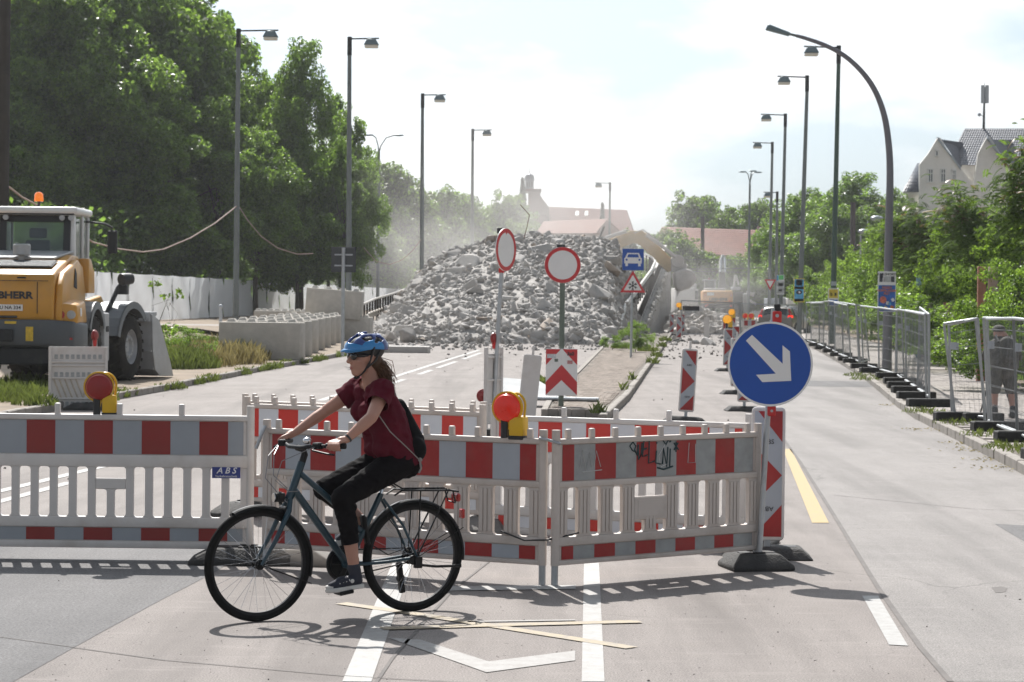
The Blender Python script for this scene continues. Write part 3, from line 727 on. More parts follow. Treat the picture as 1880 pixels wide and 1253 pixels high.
base_plate(at(455, 1034), R(2), 'black base plate under the barrier posts, seen through the bicycle front wheel', M['rubber'])
base_plate(at(520, 1034), R(-8), 'dusty grey base plate beside the black one, seen behind the front fork', M['grey_rubber'])
base_plate((pC1.x, pC1.y, 0), R(12), 'black base plate under the right end of the graffiti barrier', M['rubber'], sx=.56)
base_plate((pD0.x, pD0.y + .2, 0), R(70), 'black base plate under the left end of the rear barrier row', M['rubber'])
base_plate((pD1.x + .05, pD1.y + .15, 0), R(80), 'dusty base plate under the middle of the rear barrier row', M['grey_rubber'])
base_plate((pD3.x, pD3.y, 0), R(75), 'black base plate under the right end of the rear barrier row', M['rubber'])

# lamps
dA = V((0, 0, 0))
flash_lamp((A0.x + Alen * (185 - (-43)) / 500 - .005, A0.y - .0, 1.04), R(8), M['lamp_red_dark'], 'unlit red warning lamp with yellow battery box on the left barrier')
kk = .875; p = pB0.lerp(pB1, kk)
flash_lamp((p.x - .0, p.y, .975), R(-24), M['lamp_red'], 'lit red warning lamp with yellow handle on the middle barrier')

# big blue arrow sign on the right barrier post
sp = thing('keep_right_sign', 'round blue sign with a white arrow, on the end of the graffiti barrier', 'traffic sign', (pC1.x + .045, pC1.y - .06, 0), R(-4))
SCZ = CAMZ - (669 - 555) / (F / pC1.y)
dx = 0.03
G().cyl((-.03, 0, .10), (.055, 0, SCZ + .40), .021, n=14).build('post', M['steel'], sp)
G().lathe([(0, .004), (.296, .004), (.302, 0), (.302, -.010), (0, -.010)], (dx, -.045, SCZ), (0, -1, 0), 48).build('disc', M['blue_sign'], sp, smooth=20)
G().lathe([(.288, .006), (.303, .006), (.303, .0045), (.288, .0045)], (dx, -.045, SCZ), (0, -1, 0), 48, closed=True).build('white_rim', M['white_sign'], sp, smooth=20)
def P2(u, v): return V((dx + u, -.0515, SCZ + v))
ar = [(-.178, .170), (-.135, .205), (.085, .005), (.085, .125), (.140, .095), (.150, -.155), (-.040, -.165), (-.095, -.125), (.045, -.105)]
ar = [(-.175, .165), (-.132, .207), (.088, .003), (.085, .135), (.138, .092), (.150, -.118), (-.055, -.130), (-.100, -.078), (.040, -.068)]
G().prism([P2(*p) for p in ar], (0, -.002, 0)).build('arrow', M['white_sign'], sp, smooth=0)
G().box((.075, -.02, SCZ + .335), (.065, .055, .085)).build('clamp', M['red_pl'], sp, bev=.008)
G().box((.045, -.02, SCZ - .335), (.06, .055, .075)).build('clamp', M['red_pl'], sp, bev=.008)
G().cyl((.075, -.052, SCZ + .345), (.075, -.044, SCZ + .345), .013, n=12).build('bolt', M['steel'], sp)
G().cyl((.045, -.052, SCZ - .335), (.045, -.044, SCZ - .335), .010, n=12).build('bolt', M['steel'], sp)
G().box((.077, 0, SCZ + .405), (.045, .045, .05)).build('end_cap', M['black'], sp, bev=.006)

# ------------------------------------------------------------------ beacons
b = beacon(at(1408, 1024), 'tall traffic beacon standing right behind the blue arrow sign', z0=.13, yaw=R(-3))
def gb(x, y, **k): return beacon(at(x, y), **k)
gb(1258, 775, label='leaning red and white beacon standing alone in the middle of the lane', lean=R(3.2), yaw=R(4))
gb(1335, 682, label='beacon with an amber lamp on top, left of the blue disc', yaw=R(6), lean=R(1))
gb(1350, 668, label='beacon just behind the lamp beacon, beside the blue disc', yaw=R(6))
gb(1352, 724, label='beacon almost hidden behind the left edge of the blue disc', yaw=R(6))
gb(1366, 755, label='beacon hidden behind the lower left edge of the blue disc', yaw=R(6), lean=R(1))
gb(1246, 627, label='beacon with an amber lamp on top, beside the concrete ramp wall', yaw=R(4))
gb(1233, 616, label='beacon at the foot of the concrete ramp wall', yaw=R(3))
gb(1253, 615, label='beacon half hidden behind the lamp beacon at the ramp wall', yaw=R(4))
gb(1331, 622, label='distant beacon in front of the excavator fence', yaw=R(5))
gb(1345, 630, label='distant beacon left of the parked car', yaw=R(5))
gb(1297, 630, label='blank white back of a beacon in the middle of the far lane', back=True, yaw=R(-6))
gb(962, 806, label='blank white back of a leaning beacon beside the chevron sign', back=True, yaw=R(2), lean=R(5.5))
flash_lamp(pt(1246, 570, at(1246, 627).y), 0, M['lamp_amber'], 'amber lamp on the beacon beside the ramp wall', s=1.15)
flash_lamp(pt(1335, 603, at(1335, 682).y), 0, M['lamp_amber'], 'larger amber lamp left of the blue disc', s=1.15)
flash_lamp(pt(1343, 585, 100), 0, M['lamp_amber'], 'amber lamp just above the larger amber lamp', s=1.3)
flash_lamp(pt(1368, 590, 110), 0, M['lamp_red'], 'left one of two small orange lamps beside the car', s=1.2)
flash_lamp(pt(1379, 590, 110), 0, M['lamp_red'], 'right one of two small orange lamps beside the car', s=1.2)
# small far barrier carrying those lamps
fa = at(1364, 628); fb = at(1388, 628)
barrier('new', fa, fb, 'small distant barrier with two orange lamps left of the car', bg_, centre=False)

# beacon board seen from the side, with its red lamp, and lamp lying on the road
s1 = at(905, 800)
t = thing('board_trestle', 'ribbed white board seen almost edge-on behind the leaning sign post', 'site board', (s1.x, s1.y, 0), R(62))
for x in (-.22, .22): G().box((x, 0, .62), (.05, .05, 1.24)).build('upright', M['plastic'], t, bev=.006)
for z in (.18, .45, .78, 1.10): G().box((0, 0, z), (.40, .05, .03)).build('rib', M['plastic'], t, bev=.004)
G().box((0, .012, .66), (.40, .018, .98)).build('sheet', M['plastic'], t)
G().box((0, 0, .05), (.5, .3, .09)).build('foot', M['rubber'], t, bev=.01)
flash_lamp(pt(907, 641, s1.y), R(60), M['lamp_red_dark'], 'slim red lamp on top of the edge-on white board', box=False, s=.72)
fl = at(872, 745)
flash_lamp((fl.x + .35, fl.y, .14), 0, M['lamp_red_dark'], 'red lamp head lying sideways near the road', box=False, s=1.1, rot=(0, R(-80), R(25)))
G_ = G().cyl((fl.x + .33, fl.y, .15), (fl.x + .95, fl.y + .1, .10), .025, n=10)
tag(G_.build('lamp_pole', M['steel']), 'short grey pole lying behind the fallen red lamp', 'pole')

# ------------------------------------------------------------------ road signs
def disc_sign(t, z, r, yaw, x=0, y=-.04, ring=.82, zt=None):
    q = Matrix.Rotation(yaw, 3, 'Z'); ax = q @ V((0, -1, 0)); c = V((x, 0, z)) + ax * .05
    d = G().lathe([(0, .004), (r * .985, .004), (r, 0), (r, -.010), (0, -.010)], c, ax, 40).build('disc', M['white_sign'], t, smooth=20)
    G().lathe([(r * ring, .006), (r * .992, .006), (r * .992, .0045), (r * ring, .0045)], c, ax, 40, closed=True).build('red_ring', M['red_sign'], t, smooth=20)
# leaning no-entry post
b0 = at(903, 800); tp = pt(925, 424, b0.y)
sA = thing('no_vehicles_sign', 'narrow-looking round red and white sign turned aside on a leaning post', 'traffic sign', (b0.x, b0.y, 0))
d = tp - V((b0.x, b0.y, 0)); G().cyl((0, 0, 0), d, .030, n=14).build('post', M['steel'], sA)
cz = pt(928, 459, b0.y); k = (cz.z) / d.z
disc_sign(sA, cz.z, .30, R(62), x=d.x * k, ring=.80)
G().box((d.x * .995, 0, d.z - .02), (.09, .07, .07)).build('clamp', M['red_pl'], sA, bev=.01)
kk = (pt(920, 497, b0.y).z) / d.z; G().box((d.x * kk, 0, d.z * kk), (.08, .07, .07)).build('clamp', M['red_pl'], sA, bev=.01)
G().box((d.x - .06, 0, d.z + .0), (.07, .05, .08)).build('lock', M['black'], sA, bev=.008)
# upright no-entry sign with chevron board
b0 = at(1030, 748, .1)
gp = mat('green_grey_post', (.14, .17, .14), .5, .3, var=.15)
sB = thing('no_vehicles_sign', 'round red and white sign facing us, above a red chevron board on a green post', 'traffic sign', (b0.x, b0.y, .1))
zz = lambda y: pt(1030, y, b0.y).z - .1
G().cyl((0, 0, 0), (0, 0, zz(455)), .045, n=14).build('post', gp, sB)
disc_sign(sB, zz(487), .305, 0, ring=.80)
G().box((-.03, -.0, zz(452)), (.14, .06, .05)).build('cap', M['black'], sB, bev=.008)
c = zz(683.5); hw, hh = .265, .395
ch = G().box((0, -.055, c), (hw * 2, .012, hh * 2)).build('chevron_board', M['white_sign'], sB, bev=.004)
q = lambda u, v: V((u * hw, -.0635, c + v * hh))
g = G().face([q(-1, .98), q(-.05, .98), q(-1, .30)]).face([q(1, .98), q(1, .30), q(.05, .98)])
g.face([q(0, .32), q(-1, -.42), q(-1, -.98), q(0, -.34)]).face([q(0, .32), q(0, -.34), q(1, -.98), q(1, -.42)])
g.build('chevrons', M['red_sign'], ch, smooth=0)
st = mat('old_sticker', (.55, .56, .58), .5, var=.3, scale=30)
G().box((-.17, -.065, c + .27), (.15, .002, .07)).build('sticker', st, ch, smooth=0)
G().box((.14, -.065, c + .17), (.09, .002, .06)).build('sticker', mat('pink_sticker', (.45, .2, .2), .5, var=.4, scale=30), ch, smooth=0)
G().box((-.09, -.066, c + .20), (.06, .002, .05)).build('sticker', mat('dark_sticker', (.12, .14, .12), .5, var=.4, scale=30), ch, smooth=0)
text('3a0', .085, M['black'], ch, (.15, -.065, c + .31), (R(90), 0, 0), bold=.003)
# motorroad + snow sign
b0 = at(1160, 658, .1)
sC = thing('motorroad_sign', 'square blue sign with a white car above a red-edged snowflake triangle', 'traffic sign', (b0.x, b0.y, .1))
zz = lambda y: pt(1160, y, b0.y).z - .1
G().cyl((-.03, 0, 0), (.0, 0, zz(462)), .040, n=14).build('post', M['steel'], sC)
c = zz(477); S = .335
sq = G().box((0, -.05, c), (S * 2, .012, S * 2)).build('blue_square', M['blue_sign'], sC, bev=.02)
q = lambda u, v: V((u * S, -.0575, c + v * S))
g = G()
g.prism([q(-.82, -.36), q(-.82, .12), q(-.72, .2), q(-.55, .62), q(.55, .62), q(.72, .2), q(.82, .12), q(.82, -.36)], (0, -.002, 0))
g.prism([q(-.72, -.62), q(-.72, -.36), q(-.48, -.36), q(-.48, -.62)], (0, -.002, 0)).prism([q(.48, -.62), q(.48, -.36), q(.72, -.36), q(.72, -.62)], (0, -.002, 0))
ca = g.build('car_symbol', M['white_sign'], sq, smooth=0)
q2 = lambda u, v: V((u * S, -.0605, c + v * S))
g = G().face([q2(-.55, .2), q2(.55, .2), q2(.44, .5), q2(-.44, .5)])
for sx in (-1, 1): g.face([q2(sx * .6 + .1 * math.cos(a), .0 - .02 + .1 * math.sin(a)) for a in np.linspace(0, 2 * math.pi, 12, endpoint=False)])
g.build('car_window', M['blue_sign'], ca, smooth=0)
ct = zz(524); T = .46
tri = lambda s, y, o=0: [V((s * T * math.sin(R(a)), y, ct + s * T * math.cos(R(a)))) for a in (0, 120, 240)]
tr = G().prism(tri(1.0, -.045), (0, -.010, 0)).build('triangle', M['red_sign'], sC, bev=.004)
G().face(tri(.70, -.0572)).build('white_field', M['white_sign'], tr, smooth=0)
g = G()
for a in range(0, 360, 60):
    d = V((math.sin(R(a)), 0, math.cos(R(a)))); o = V((0, -.060, ct - .02))
    g.tube([o, o + d * .125], .011, 4)
    for k in (.07, .105):
        for s in (-40, 40):
            e = V((math.sin(R(a + s)), 0, math.cos(R(a + s)))); g.tube([o + d * k, o + d * k + e * .045], .009, 4)
g.build('snowflake', M['black'], tr)
# dark back of a sign at left
b0 = at(629, 640, .5)
sD = thing('sign_back', 'dark grey back of a square sign above the tarpaulin fence', 'traffic sign', (b0.x, b0.y, .3))
zz = lambda y: pt(629, y, b0.y).z - .3
G().cyl((0, 0, 0), (0, 0, zz(455)), .05, n=12).build('post', M['steel'], sD)
G().box((.0, .06, zz(477)), (.68, .02, .70)).build('panel', mat('dark_sign_back', (.05, .055, .06), .6, var=.15), sD, bev=.03)
for v in (468, 488): G().box((0, .04, zz(v)), (.5, .02, .04)).build('bracket', M['steel'], sD)
# fallen sign lying by the island
b0 = at(985, 748)
sE = thing('fallen_sign', 'sign lying face down on its pole between the white beacon back and the chevron sign', 'traffic sign', (b0.x, b0.y, .13), R(-14))
G().cyl((-.95, -.06, .03), (1.15, -.10, .03), .038, n=12).build('post', M['steel'], sE)
G().prism([(-1.0, 0, .05), (.55, -.02, .06), (-.2, .95, .30), (-.95, 1.0, .34)], (0, 0, .012)).build('panel', M['alu'], sE)
# concrete slab on the road
b0 = at(718, 648)
o = G().box((0, 0, .11), (2.6, 1.6, .22)).build('concrete_slab', mat('slab_concrete', (.42, .40, .38), .85, var=.12, scale=3, bump=.3), None, (b0.x + .0, b0.y + .8, 0), (0, 0, R(-1)), bev=.02)
tag(o, 'flat pale concrete slab lying on the road beside the helmet', 'concrete slab')
# perforated back of a barrier end at far left
b0 = at(143, 752, .0)
sF = thing('site_board', 'perforated white plastic board standing upright in front of the loader', 'site board', (b0.x, b0.y, 0), R(10))
zz = lambda y: pt(143, y, b0.y).z
W_, Ht, Zb = .92, zz(640) - zz(752), .0
for r_, v in enumerate((.0, .13, .25)):
    pass
g = G().box((0, .02, Ht / 2 + .03), (W_, .03, Ht)); g.build('sheet', M['plastic'], sF, bev=.006)
for x in (-W_ / 2, W_ / 2): G().box((x, 0, Ht / 2 + .03), (.05, .07, Ht)).build('upright', M['plastic'], sF, bev=.008)
for z in (.03, .23, .72, 1.10, Ht): G().box((0, 0, z * min(1, Ht / 1.45) + .02), (W_, .06, .03)).build('rib', M['plastic'], sF, bev=.005)
hole = G().box((0, 0, 0), (.055, .012, .075)).mesh('hole', M['grey_film'], bev=.004)
for z in (.13, .83, 1.25):
    for i in range(9 if z > .5 else 8): link('hole', hole, sF, (-W_ / 2 + .1 + i * .09, .003, z * min(1, Ht / 1.45)))
dm = mat('muddy_rib', (.46, .40, .33), .8, var=.3)
for i in range(9): G().box((-.33 + i * .09, -.004, .48 * Ht / 1.45), (.028, .02, .36), rotm(0, -22 if i < 5 else 12, 0)).build('corrugation', dm, sF, bev=.005)
flash_lamp(pt(174, 636, b0.y), R(70), M['lamp_red_dark'], 'slim red lamp on the perforated board in front of the loader', box=False, s=.85)
o = base_plate((b0.x + .2, b0.y - .1, 0), R(8), 'black base plate under the perforated board', M['rubber'])
# ------------------------------------------------------------------ bicycle (local: x forward, y to the rider's left, z up; origin under the rear hub)
YAW = R(29.5)
p0 = at(757, 1123)
bike = thing('bicycle', 'dark teal city bicycle with black mudguards and rack being ridden to the left', 'bicycle', (p0.x, p0.y, 0), math.pi + YAW); bike.scale = (.98, .98, .98)
teal = mat('teal_frame_paint', (.006, .034, .052), .35, 0, var=.08, coat=.25)
blk = mat('black_bike_parts', (.010, .010, .011), .45, var=.15, spec=.25); tyre = mat('tyre_rubber', (.012, .012, .012), .9, var=.2, scale=20, spec=.12)
chrome = mat('bright_metal', (.62, .63, .65), .22, 1.0, var=.05)
WB, RW = 1.045, .346
def wheel(x, label):
    w = bpy.data.objects.new('wheel', None); COL.objects.link(w); w.parent = bike; w.location = (x, 0, RW)
    G().lathe([(RW - .038, -.017), (RW - .020, -.023), (RW - .006, -.017), (RW, 0), (RW - .006, .017), (RW - .020, .023), (RW - .038, .017)], (0, 0, 0), (0, 1, 0), 72, closed=True).build('tyre', tyre, w, smooth=50)
    G().lathe([(RW - .056, -.010), (RW - .036, -.014), (RW - .036, .014), (RW - .056, .010)], (0, 0, 0), (0, 1, 0), 72, closed=True).build('rim', blk, w)
    G().lathe([(0, -.05), (.012, -.05), (.012, -.035), (.032, -.033), (.032, -.025), (.016, -.02), (.016, .02), (.032, .025), (.032, .033), (.012, .035), (.012, .05), (0, .05)], (0, 0, 0), (0, 1, 0), 16).build('hub', blk, w)
    me = cached('spoke', lambda: G().cyl((0, 0, 0), (0, 0, 1), .0011, n=4).mesh('spoke', chrome))
    for i in range(32):
        a = 2 * math.pi * i / 32; b = a + (.42 if i % 4 < 2 else -.42); s = 1 if i % 2 else -1
        pa = V((.03 * math.cos(b), s * .029, .03 * math.sin(b))); pb = V(((RW - .05) * math.cos(a), 0, (RW - .05) * math.sin(a)))
        o = link('spoke', me, w); dd = pb - pa; o.matrix_basis = Matrix.Translation(pa) @ dd.to_track_quat('Z', 'Y').to_matrix().to_4x4() @ Matrix.Diagonal((1, 1, dd.length, 1))
    return w
wheel(0, 'rear'); wf = wheel(WB, 'front')
BB = V((.45, 0, .315)); HT = V((.775, 0, .925)); HB = V((.832, 0, .765)); ST = V((.225, 0, .745)); RH = V((0, 0, RW)); FH = V((WB, 0, RW))
fr = G()
fr.tube([HT + V((-.012, 0, .03)), HB], .024, 14).tube([HB + V((-.012, 0, .03)), BB], .024, 12)
fr.tube([HT + V((.008, 0, -.03)), HT.lerp(V((.37, 0, .53)), .6) + V((0, 0, -.0)), V((.365, 0, .52))], .019, 12).tube([BB, ST], .0185, 12)
fr.cyl(BB + V((0, -.038, 0)), BB + V((0, .038, 0)), .025, n=14)
for s in (-1, 1):
    fr.tube([BB + V((-.03, s * .03, 0)), V((.2, s * .05, .325)), RH + V((0, s * .062, 0))], .011, 8)
    fr.tube([ST + V((-.005, s * .018, -.03)), V((.1, s * .055, .55)), RH + V((0, s * .062, 0))], .0085, 8)
fr.build('frame', teal, bike)
f = G().cyl(HB, HB.lerp(FH, .09), .026, n=12)
for s in (-1, 1): f.tube([HB + V((.012, s * .012, -.035)), V((.868, s * .052, .665)), V((.955, s * .056, .49)), FH + V((0, s * .056, 0))], [.017, .017, .014, .010], 10)
fk = f.build('fork', teal, bike)
# mudguards, rack, stand, drive
def guard(c, a0, a1, r=RW + .013):
    g = G(); n = 28; sec = [(-.025, -.020), (-.023, -.007), (-.012, .0), (.012, .0), (.023, -.007), (.025, -.020)]
    vs = []
    for i in range(n + 1):
        a = R(a0 + (a1 - a0) * i / n)
        for y, dr in sec: vs.append(V((c.x + (r + dr) * math.cos(a), y, c.z + (r + dr) * math.sin(a))))
    g.add(vs, [(i * 6 + j, i * 6 + j + 1, (i + 1) * 6 + j + 1, (i + 1) * 6 + j) for i in range(n) for j in range(5)])
    o = g.build('mudguard', blk, bike); return o
guard(RH, 22, 168 + 18); guard(FH, 62, 205 - 10)
g = G()
for s in (-1, 1):
    g.tube([FH + V((0, s * .06, .0)), FH + V((-.34, s * .03, -.13))], .003, 5).tube([RH + V((0, s * .066, 0)), RH + V((-.34, s * .03, .17))], .003, 5)
g.build('mudguard_stay', blk, bike)
g = G(); zt = .765
for s in (-1, 1):
    g.tube([V((.16, s * .055, .735)), V((.11, s * .06, zt)), V((-.23, s * .06, zt - .01)), V((-.29, s * .05, zt - .02)), V((-.295, s * .0, zt - .02))], .006, 8)
    g.tube([V((-.02, s * .06, zt)), RH + V((0, s * .068, .01))], .005, 6).tube([V((-.22, s * .06, zt)), RH + V((-.0, s * .068, .01))], .005, 6)
    g.tube([V((-.25, s * .055, zt - .015)), V((-.27, s * .05, zt - .085)), V((-.295, 0, zt - .095))], .005, 6)
for x in (.09, -.05, -.2): g.tube([V((x, -.06, zt)), V((x, .06, zt))], .005, 6)
g.tube([V((.1, -.05, zt + .01)), V((.16, -.03, zt + .045)), V((.16, .03, zt + .045)), V((.1, .05, zt + .01))], .005, 6)
g.tube([V((.09, .035, zt + .012)), V((-.2, .035, zt + .006))], .004, 6)
rk = g.build('rack', blk, bike)
G().box((-.30, 0, zt - .06), (.03, .09, .05)).build('rear_light', mat('red_rear_light', (.35, .01, .01), .2, coat=.5), bike, bev=.008)
G().box((-.345, 0, .60), (.025, .045, .06)).build('reflector', cached('rrl', lambda: mat('reflector_red', (.4, .01, .01), .2, coat=.5)), bike, bev=.006)
g = G(); pk = [V((-.0, .075, .30)), V((-.12, .082, .285)), V((-.27, .088, .282))]
g.tube(pk, .009, 8); g.box((-.27, .088, .282), (.05, .016, .022)); g.box((.0, .07, .315), (.05, .03, .07)); g.build('kickstand', blk, bike, bev=.002)
# derailleur on the right side, chain guard, cassette
g = G().lathe([(.0, -.03), (.055, -.03), (.055, -.02), (.0, -.02)], RH + V((0, -.02, 0)), (0, 1, 0), 24).box((.045, -.09, .25), (.03, .02, .10), rotm(0, 15, 0)).cyl((.04, -.10, .20), (.04, -.08, .20), .028, n=14).cyl((.05, -.10, .285), (.05, -.08, .285), .024, n=14)
g.box((.045, -.075, .19), (.035, .03, .16), rotm(0, 8, 0)); g.cyl((.03, .05, .33), (.03, .075, .33), .03, n=12)
g.build('derailleur', blk, bike, bev=.003)
g = G().lathe([(.075, -.004), (.088, -.004), (.088, .004), (.075, .004)], BB + V((0, -.055, 0)), (0, 1, 0), 36, closed=True)
for k in range(5):
    a = k * 1.2566; g.cyl(BB + V((0, -.055, 0)), BB + V((.08 * math.cos(a), -.055, .08 * math.sin(a))), .007, n=6)
for zz_ in (.085, -.085): g.tube([BB + V((0, -.055, zz_)), V((0.02, -.055, RW + zz_ * .55))], .0045, 5)
g.build('chain_drive', blk, bike)
G().lathe([(.0, -.009), (.105, -.009), (.112, -.004), (.112, .004), (.105, .009), (0, .009)], BB + V((0, -.068, 0)), (0, 1, 0), 36).build('chain_guard', blk, bike)
PED = {1: BB + V((.085, .10, -.148)), -1: BB + V((-.085, -.10, .148))}
for s in (1, -1):
    c = G().tube([BB + V((0, s * .055, 0)), PED[s] + V((0, -s * .03, 0))], [.015, .011], 8).build('crank', blk, bike)
    G().box(PED[s] + V((0, s * .03, 0)), (.095, .10, .024), rotm(0, 8 if s > 0 else -6, 0)).build('pedal', blk, bike, bev=.006)
# saddle, seat post
G().tube([ST, V((.185, 0, .87))], .0135, 10).build('seat_post', chrome, bike)
g = G(); vs = []; ns = 9
for i in range(ns):
    u = i / (ns - 1); x = -.02 + .27 * u; w = .085 * (1 - sm(.15, .85, u) * .78); h = .055 * (1 - .45 * u)
    for k in range(8): a = 2 * math.pi * k / 8; vs.append(V((x, w * math.cos(a), .895 + h * .5 * math.sin(a) + .02 * (1 - u))))
g.add(vs, [(i * 8 + k, i * 8 + (k + 1) % 8, (i + 1) * 8 + (k + 1) % 8, (i + 1) * 8 + k) for i in range(ns - 1) for k in range(8)] + [tuple(range(8)), tuple(range((ns - 1) * 8, ns * 8))])
g.build('saddle', blk, bike, smooth=60)
# handlebar
SM = V((.752, 0, 1.03)); CB = V((.800, 0, 1.045))
GL = V((.665, .295, 1.067)); GR = V((.745, -.285, 1.067))
G().tube([HT + V((-.012, 0, .02)), HT + V((-.030, 0, .075)), SM, CB], [.021, .021, .020, .019], 12).build('stem', blk, bike)
hb = [GL + V((-.035, .02, 0)), GL, V((.735, .19, 1.062)), V((.80, .06, 1.047)), V((.822, -.06, 1.047)), V((.80, -.19, 1.062)), GR, GR + V((-.04, -.02, 0))]
bar = G().tube(hb, .0125, 10).build('handlebar', blk, bike)
for a, s in ((GL, 1), (GR, -1)):
    G().tube([a + V((-.045, s * .024, 0)), a + V((.045, -s * .062, -.002))], .0175, 12).build('grip', blk, bar)
    lv = a + V((.075, -s * .115, -.004))
    G().tube([lv, lv + V((.045, s * .02, -.025)), a + V((.07, s * .0, -.045)), a + V((.035, s * .035, -.05))], .0065, 8).build('brake_lever', blk, bar)
    G().box(lv + V((0, 0, .0)), (.05, .06, .04), rotm(0, 0, s * 25)).build('shifter', blk, bar, bev=.008)
G().sph((.775, .10, 1.09), (.027, .027, .022), 14, 8).build('bell', chrome, bike)
wire = mat('cable_housing', (.20, .20, .21), .4, .2)
g = G()
g.tube([GR + V((.08, .10, 0)), V((.94, -.10, .99)), V((.98, -.05, .86)), V((.90, .02, .74)), V((.85, .03, .70))], .003, 6)
g.tube([GL + V((.08, -.10, 0)), V((.93, .08, .97)), V((.96, .06, .85)), V((.86, .03, .78)), V((.80, .025, .78))], .003, 6)
g.tube([GR + V((.08, .10, 0)), V((.92, -.06, 1.0)), V((.95, .0, .88)), V((.87, .03, .80))], .003, 6)
g.build('brake_cable', wire, bike)
hl = G().box((.905, 0, .745), (.05, .05, .055)); hl.cyl((.925, 0, .745), (.945, 0, .745), .030, n=14); hl.cyl((.90, 0, .70), (.905, 0, .78), .012, n=8)
hl.build('headlight', blk, bike, bev=.006)
G().cyl((.9455, 0, .745), (.949, 0, .745), .026, n=14).build('headlight_lens', chrome, bike)
G().box((.875, 0, .665), (.03, .10, .05)).build('front_brake', blk, bike, bev=.008)
G().tube([V((.2, .045, .60)), V((.12, .06, .50)), V((.11, .07, .40)), V((.2, .05, .37)), V((.33, .03, .45))], .004, 6).build('frame_lock_cable', blk, bike)
G().box((.33, .0, .52), (.035, .05, .20), rotm(0, 12, 0)).build('frame_lock', blk, bike, bev=.012)

# ------------------------------------------------------------------ rider, in the bicycle's frame
rider = thing('person', 'woman in a burgundy t-shirt, black capri leggings and blue helmet riding a bicycle', 'person', (p0.x, p0.y, 0), math.pi + YAW); rider.scale = (.98, .98, .98)
skin = mat('skin', (.43, .225, .165), .5, var=.06, scale=12, sss=.15)
PE = V((.135, 0, .955))
J = dict(shL=V((.30, .165, 1.385)), shR=V((.30, -.165, 1.395)), elL=V((.435, .285, 1.235)), elR=V((.485, -.275, 1.245)), wrL=V((.595, .275, 1.105)), wrR=V((.690, -.275, 1.115)),
         hiL=V((.15, .085, .945)), hiR=V((.15, -.085, .945)), knL=V((.545, .105, .735)), knR=V((.575, -.085, .775)), anL=V((.462, .115, .315)), anR=V((.29, -.105, .555)))
HC = V((.350, 0, 1.595))
def fore(p, a, b, t): return a.lerp(b, t)
B = []
c_ = lambda a, b, ra, rb: B.append(('c', a, b, ra, rb)); e_ = lambda c, r, rot=None: B.append(('e', c, r, rot))
# torso core
e_((.14, 0, .965), (.125, .165, .115)); c_(V((.15, .05, 1.0)), V((.235, .055, 1.22)), .098, .105); c_(V((.15, -.05, 1.0)), V((.235, -.055, 1.22)), .098, .105)
c_(V((.235, .07, 1.22)), V((.285, .085, 1.37)), .10, .075); c_(V((.235, -.07, 1.22)), V((.285, -.085, 1.37)), .10, .075)
for s, k in ((1, 'L'), (-1, 'R')):
    c_(V((.28, s * .06, 1.385)), J['sh' + k], .065, .055)
    c_(J['sh' + k], J['el' + k], .050, .037); m = J['el' + k].lerp(J['wr' + k], .28); c_(J['el' + k], m, .037, .038); c_(m, J['wr' + k], .038, .0245)
    c_(J['hi' + k], J['kn' + k], .092, .058); c_(J['kn' + k], J['kn' + k].lerp(J['an' + k], .35) + V((-.012, 0, 0)), .054, .055); c_(J['kn' + k].lerp(J['an' + k], .35) + V((-.012, 0, 0)), J['an' + k], .055, .034)
# neck and head
c_(V((.292, 0, 1.40)), V((.332, 0, 1.545)), .056, .050)
e_(HC + V((-.012, 0, .025)), (.098, .076, .105)); e_(HC + V((.028, 0, -.030)), (.064, .058, .088), rotm(0, 8, 0))
c_(HC + V((.058, 0, -.098)), HC + V((.052, 0, -.088)), .026, .034); c_(HC + V((.012, .040, -.070)), HC + V((.05, .016, -.098)), .022, .022); c_(HC + V((.012, -.040, -.070)), HC + V((.05, -.016, -.098)), .022, .022)
c_(HC + V((.082, 0, .012)), HC + V((.107, 0, -.030)), .011, .0135); c_(HC + V((.098, .010, -.036)), HC + V((.098, -.010, -.036)), .009, .009)
c_(HC + V((.083, -.014, -.062)), HC + V((.083, .014, -.062)), .0085, .0085); c_(HC + V((.079, -.012, -.075)), HC + V((.079, .012, -.075)), .0095, .0095)
e_(HC + V((.062, .034, .018)), (.022, .022, .018)); e_(HC + V((.062, -.034, .018)), (.022, .022, .018)); e_(HC + V((.052, .042, -.028)), (.026, .018, .022)); e_(HC + V((.052, -.042, -.028)), (.026, .018, .022))
for s in (1, -1): e_(HC + V((-.012, s * .077, -.010)), (.018, .010, .031), rotm(0, -12, s * 20))
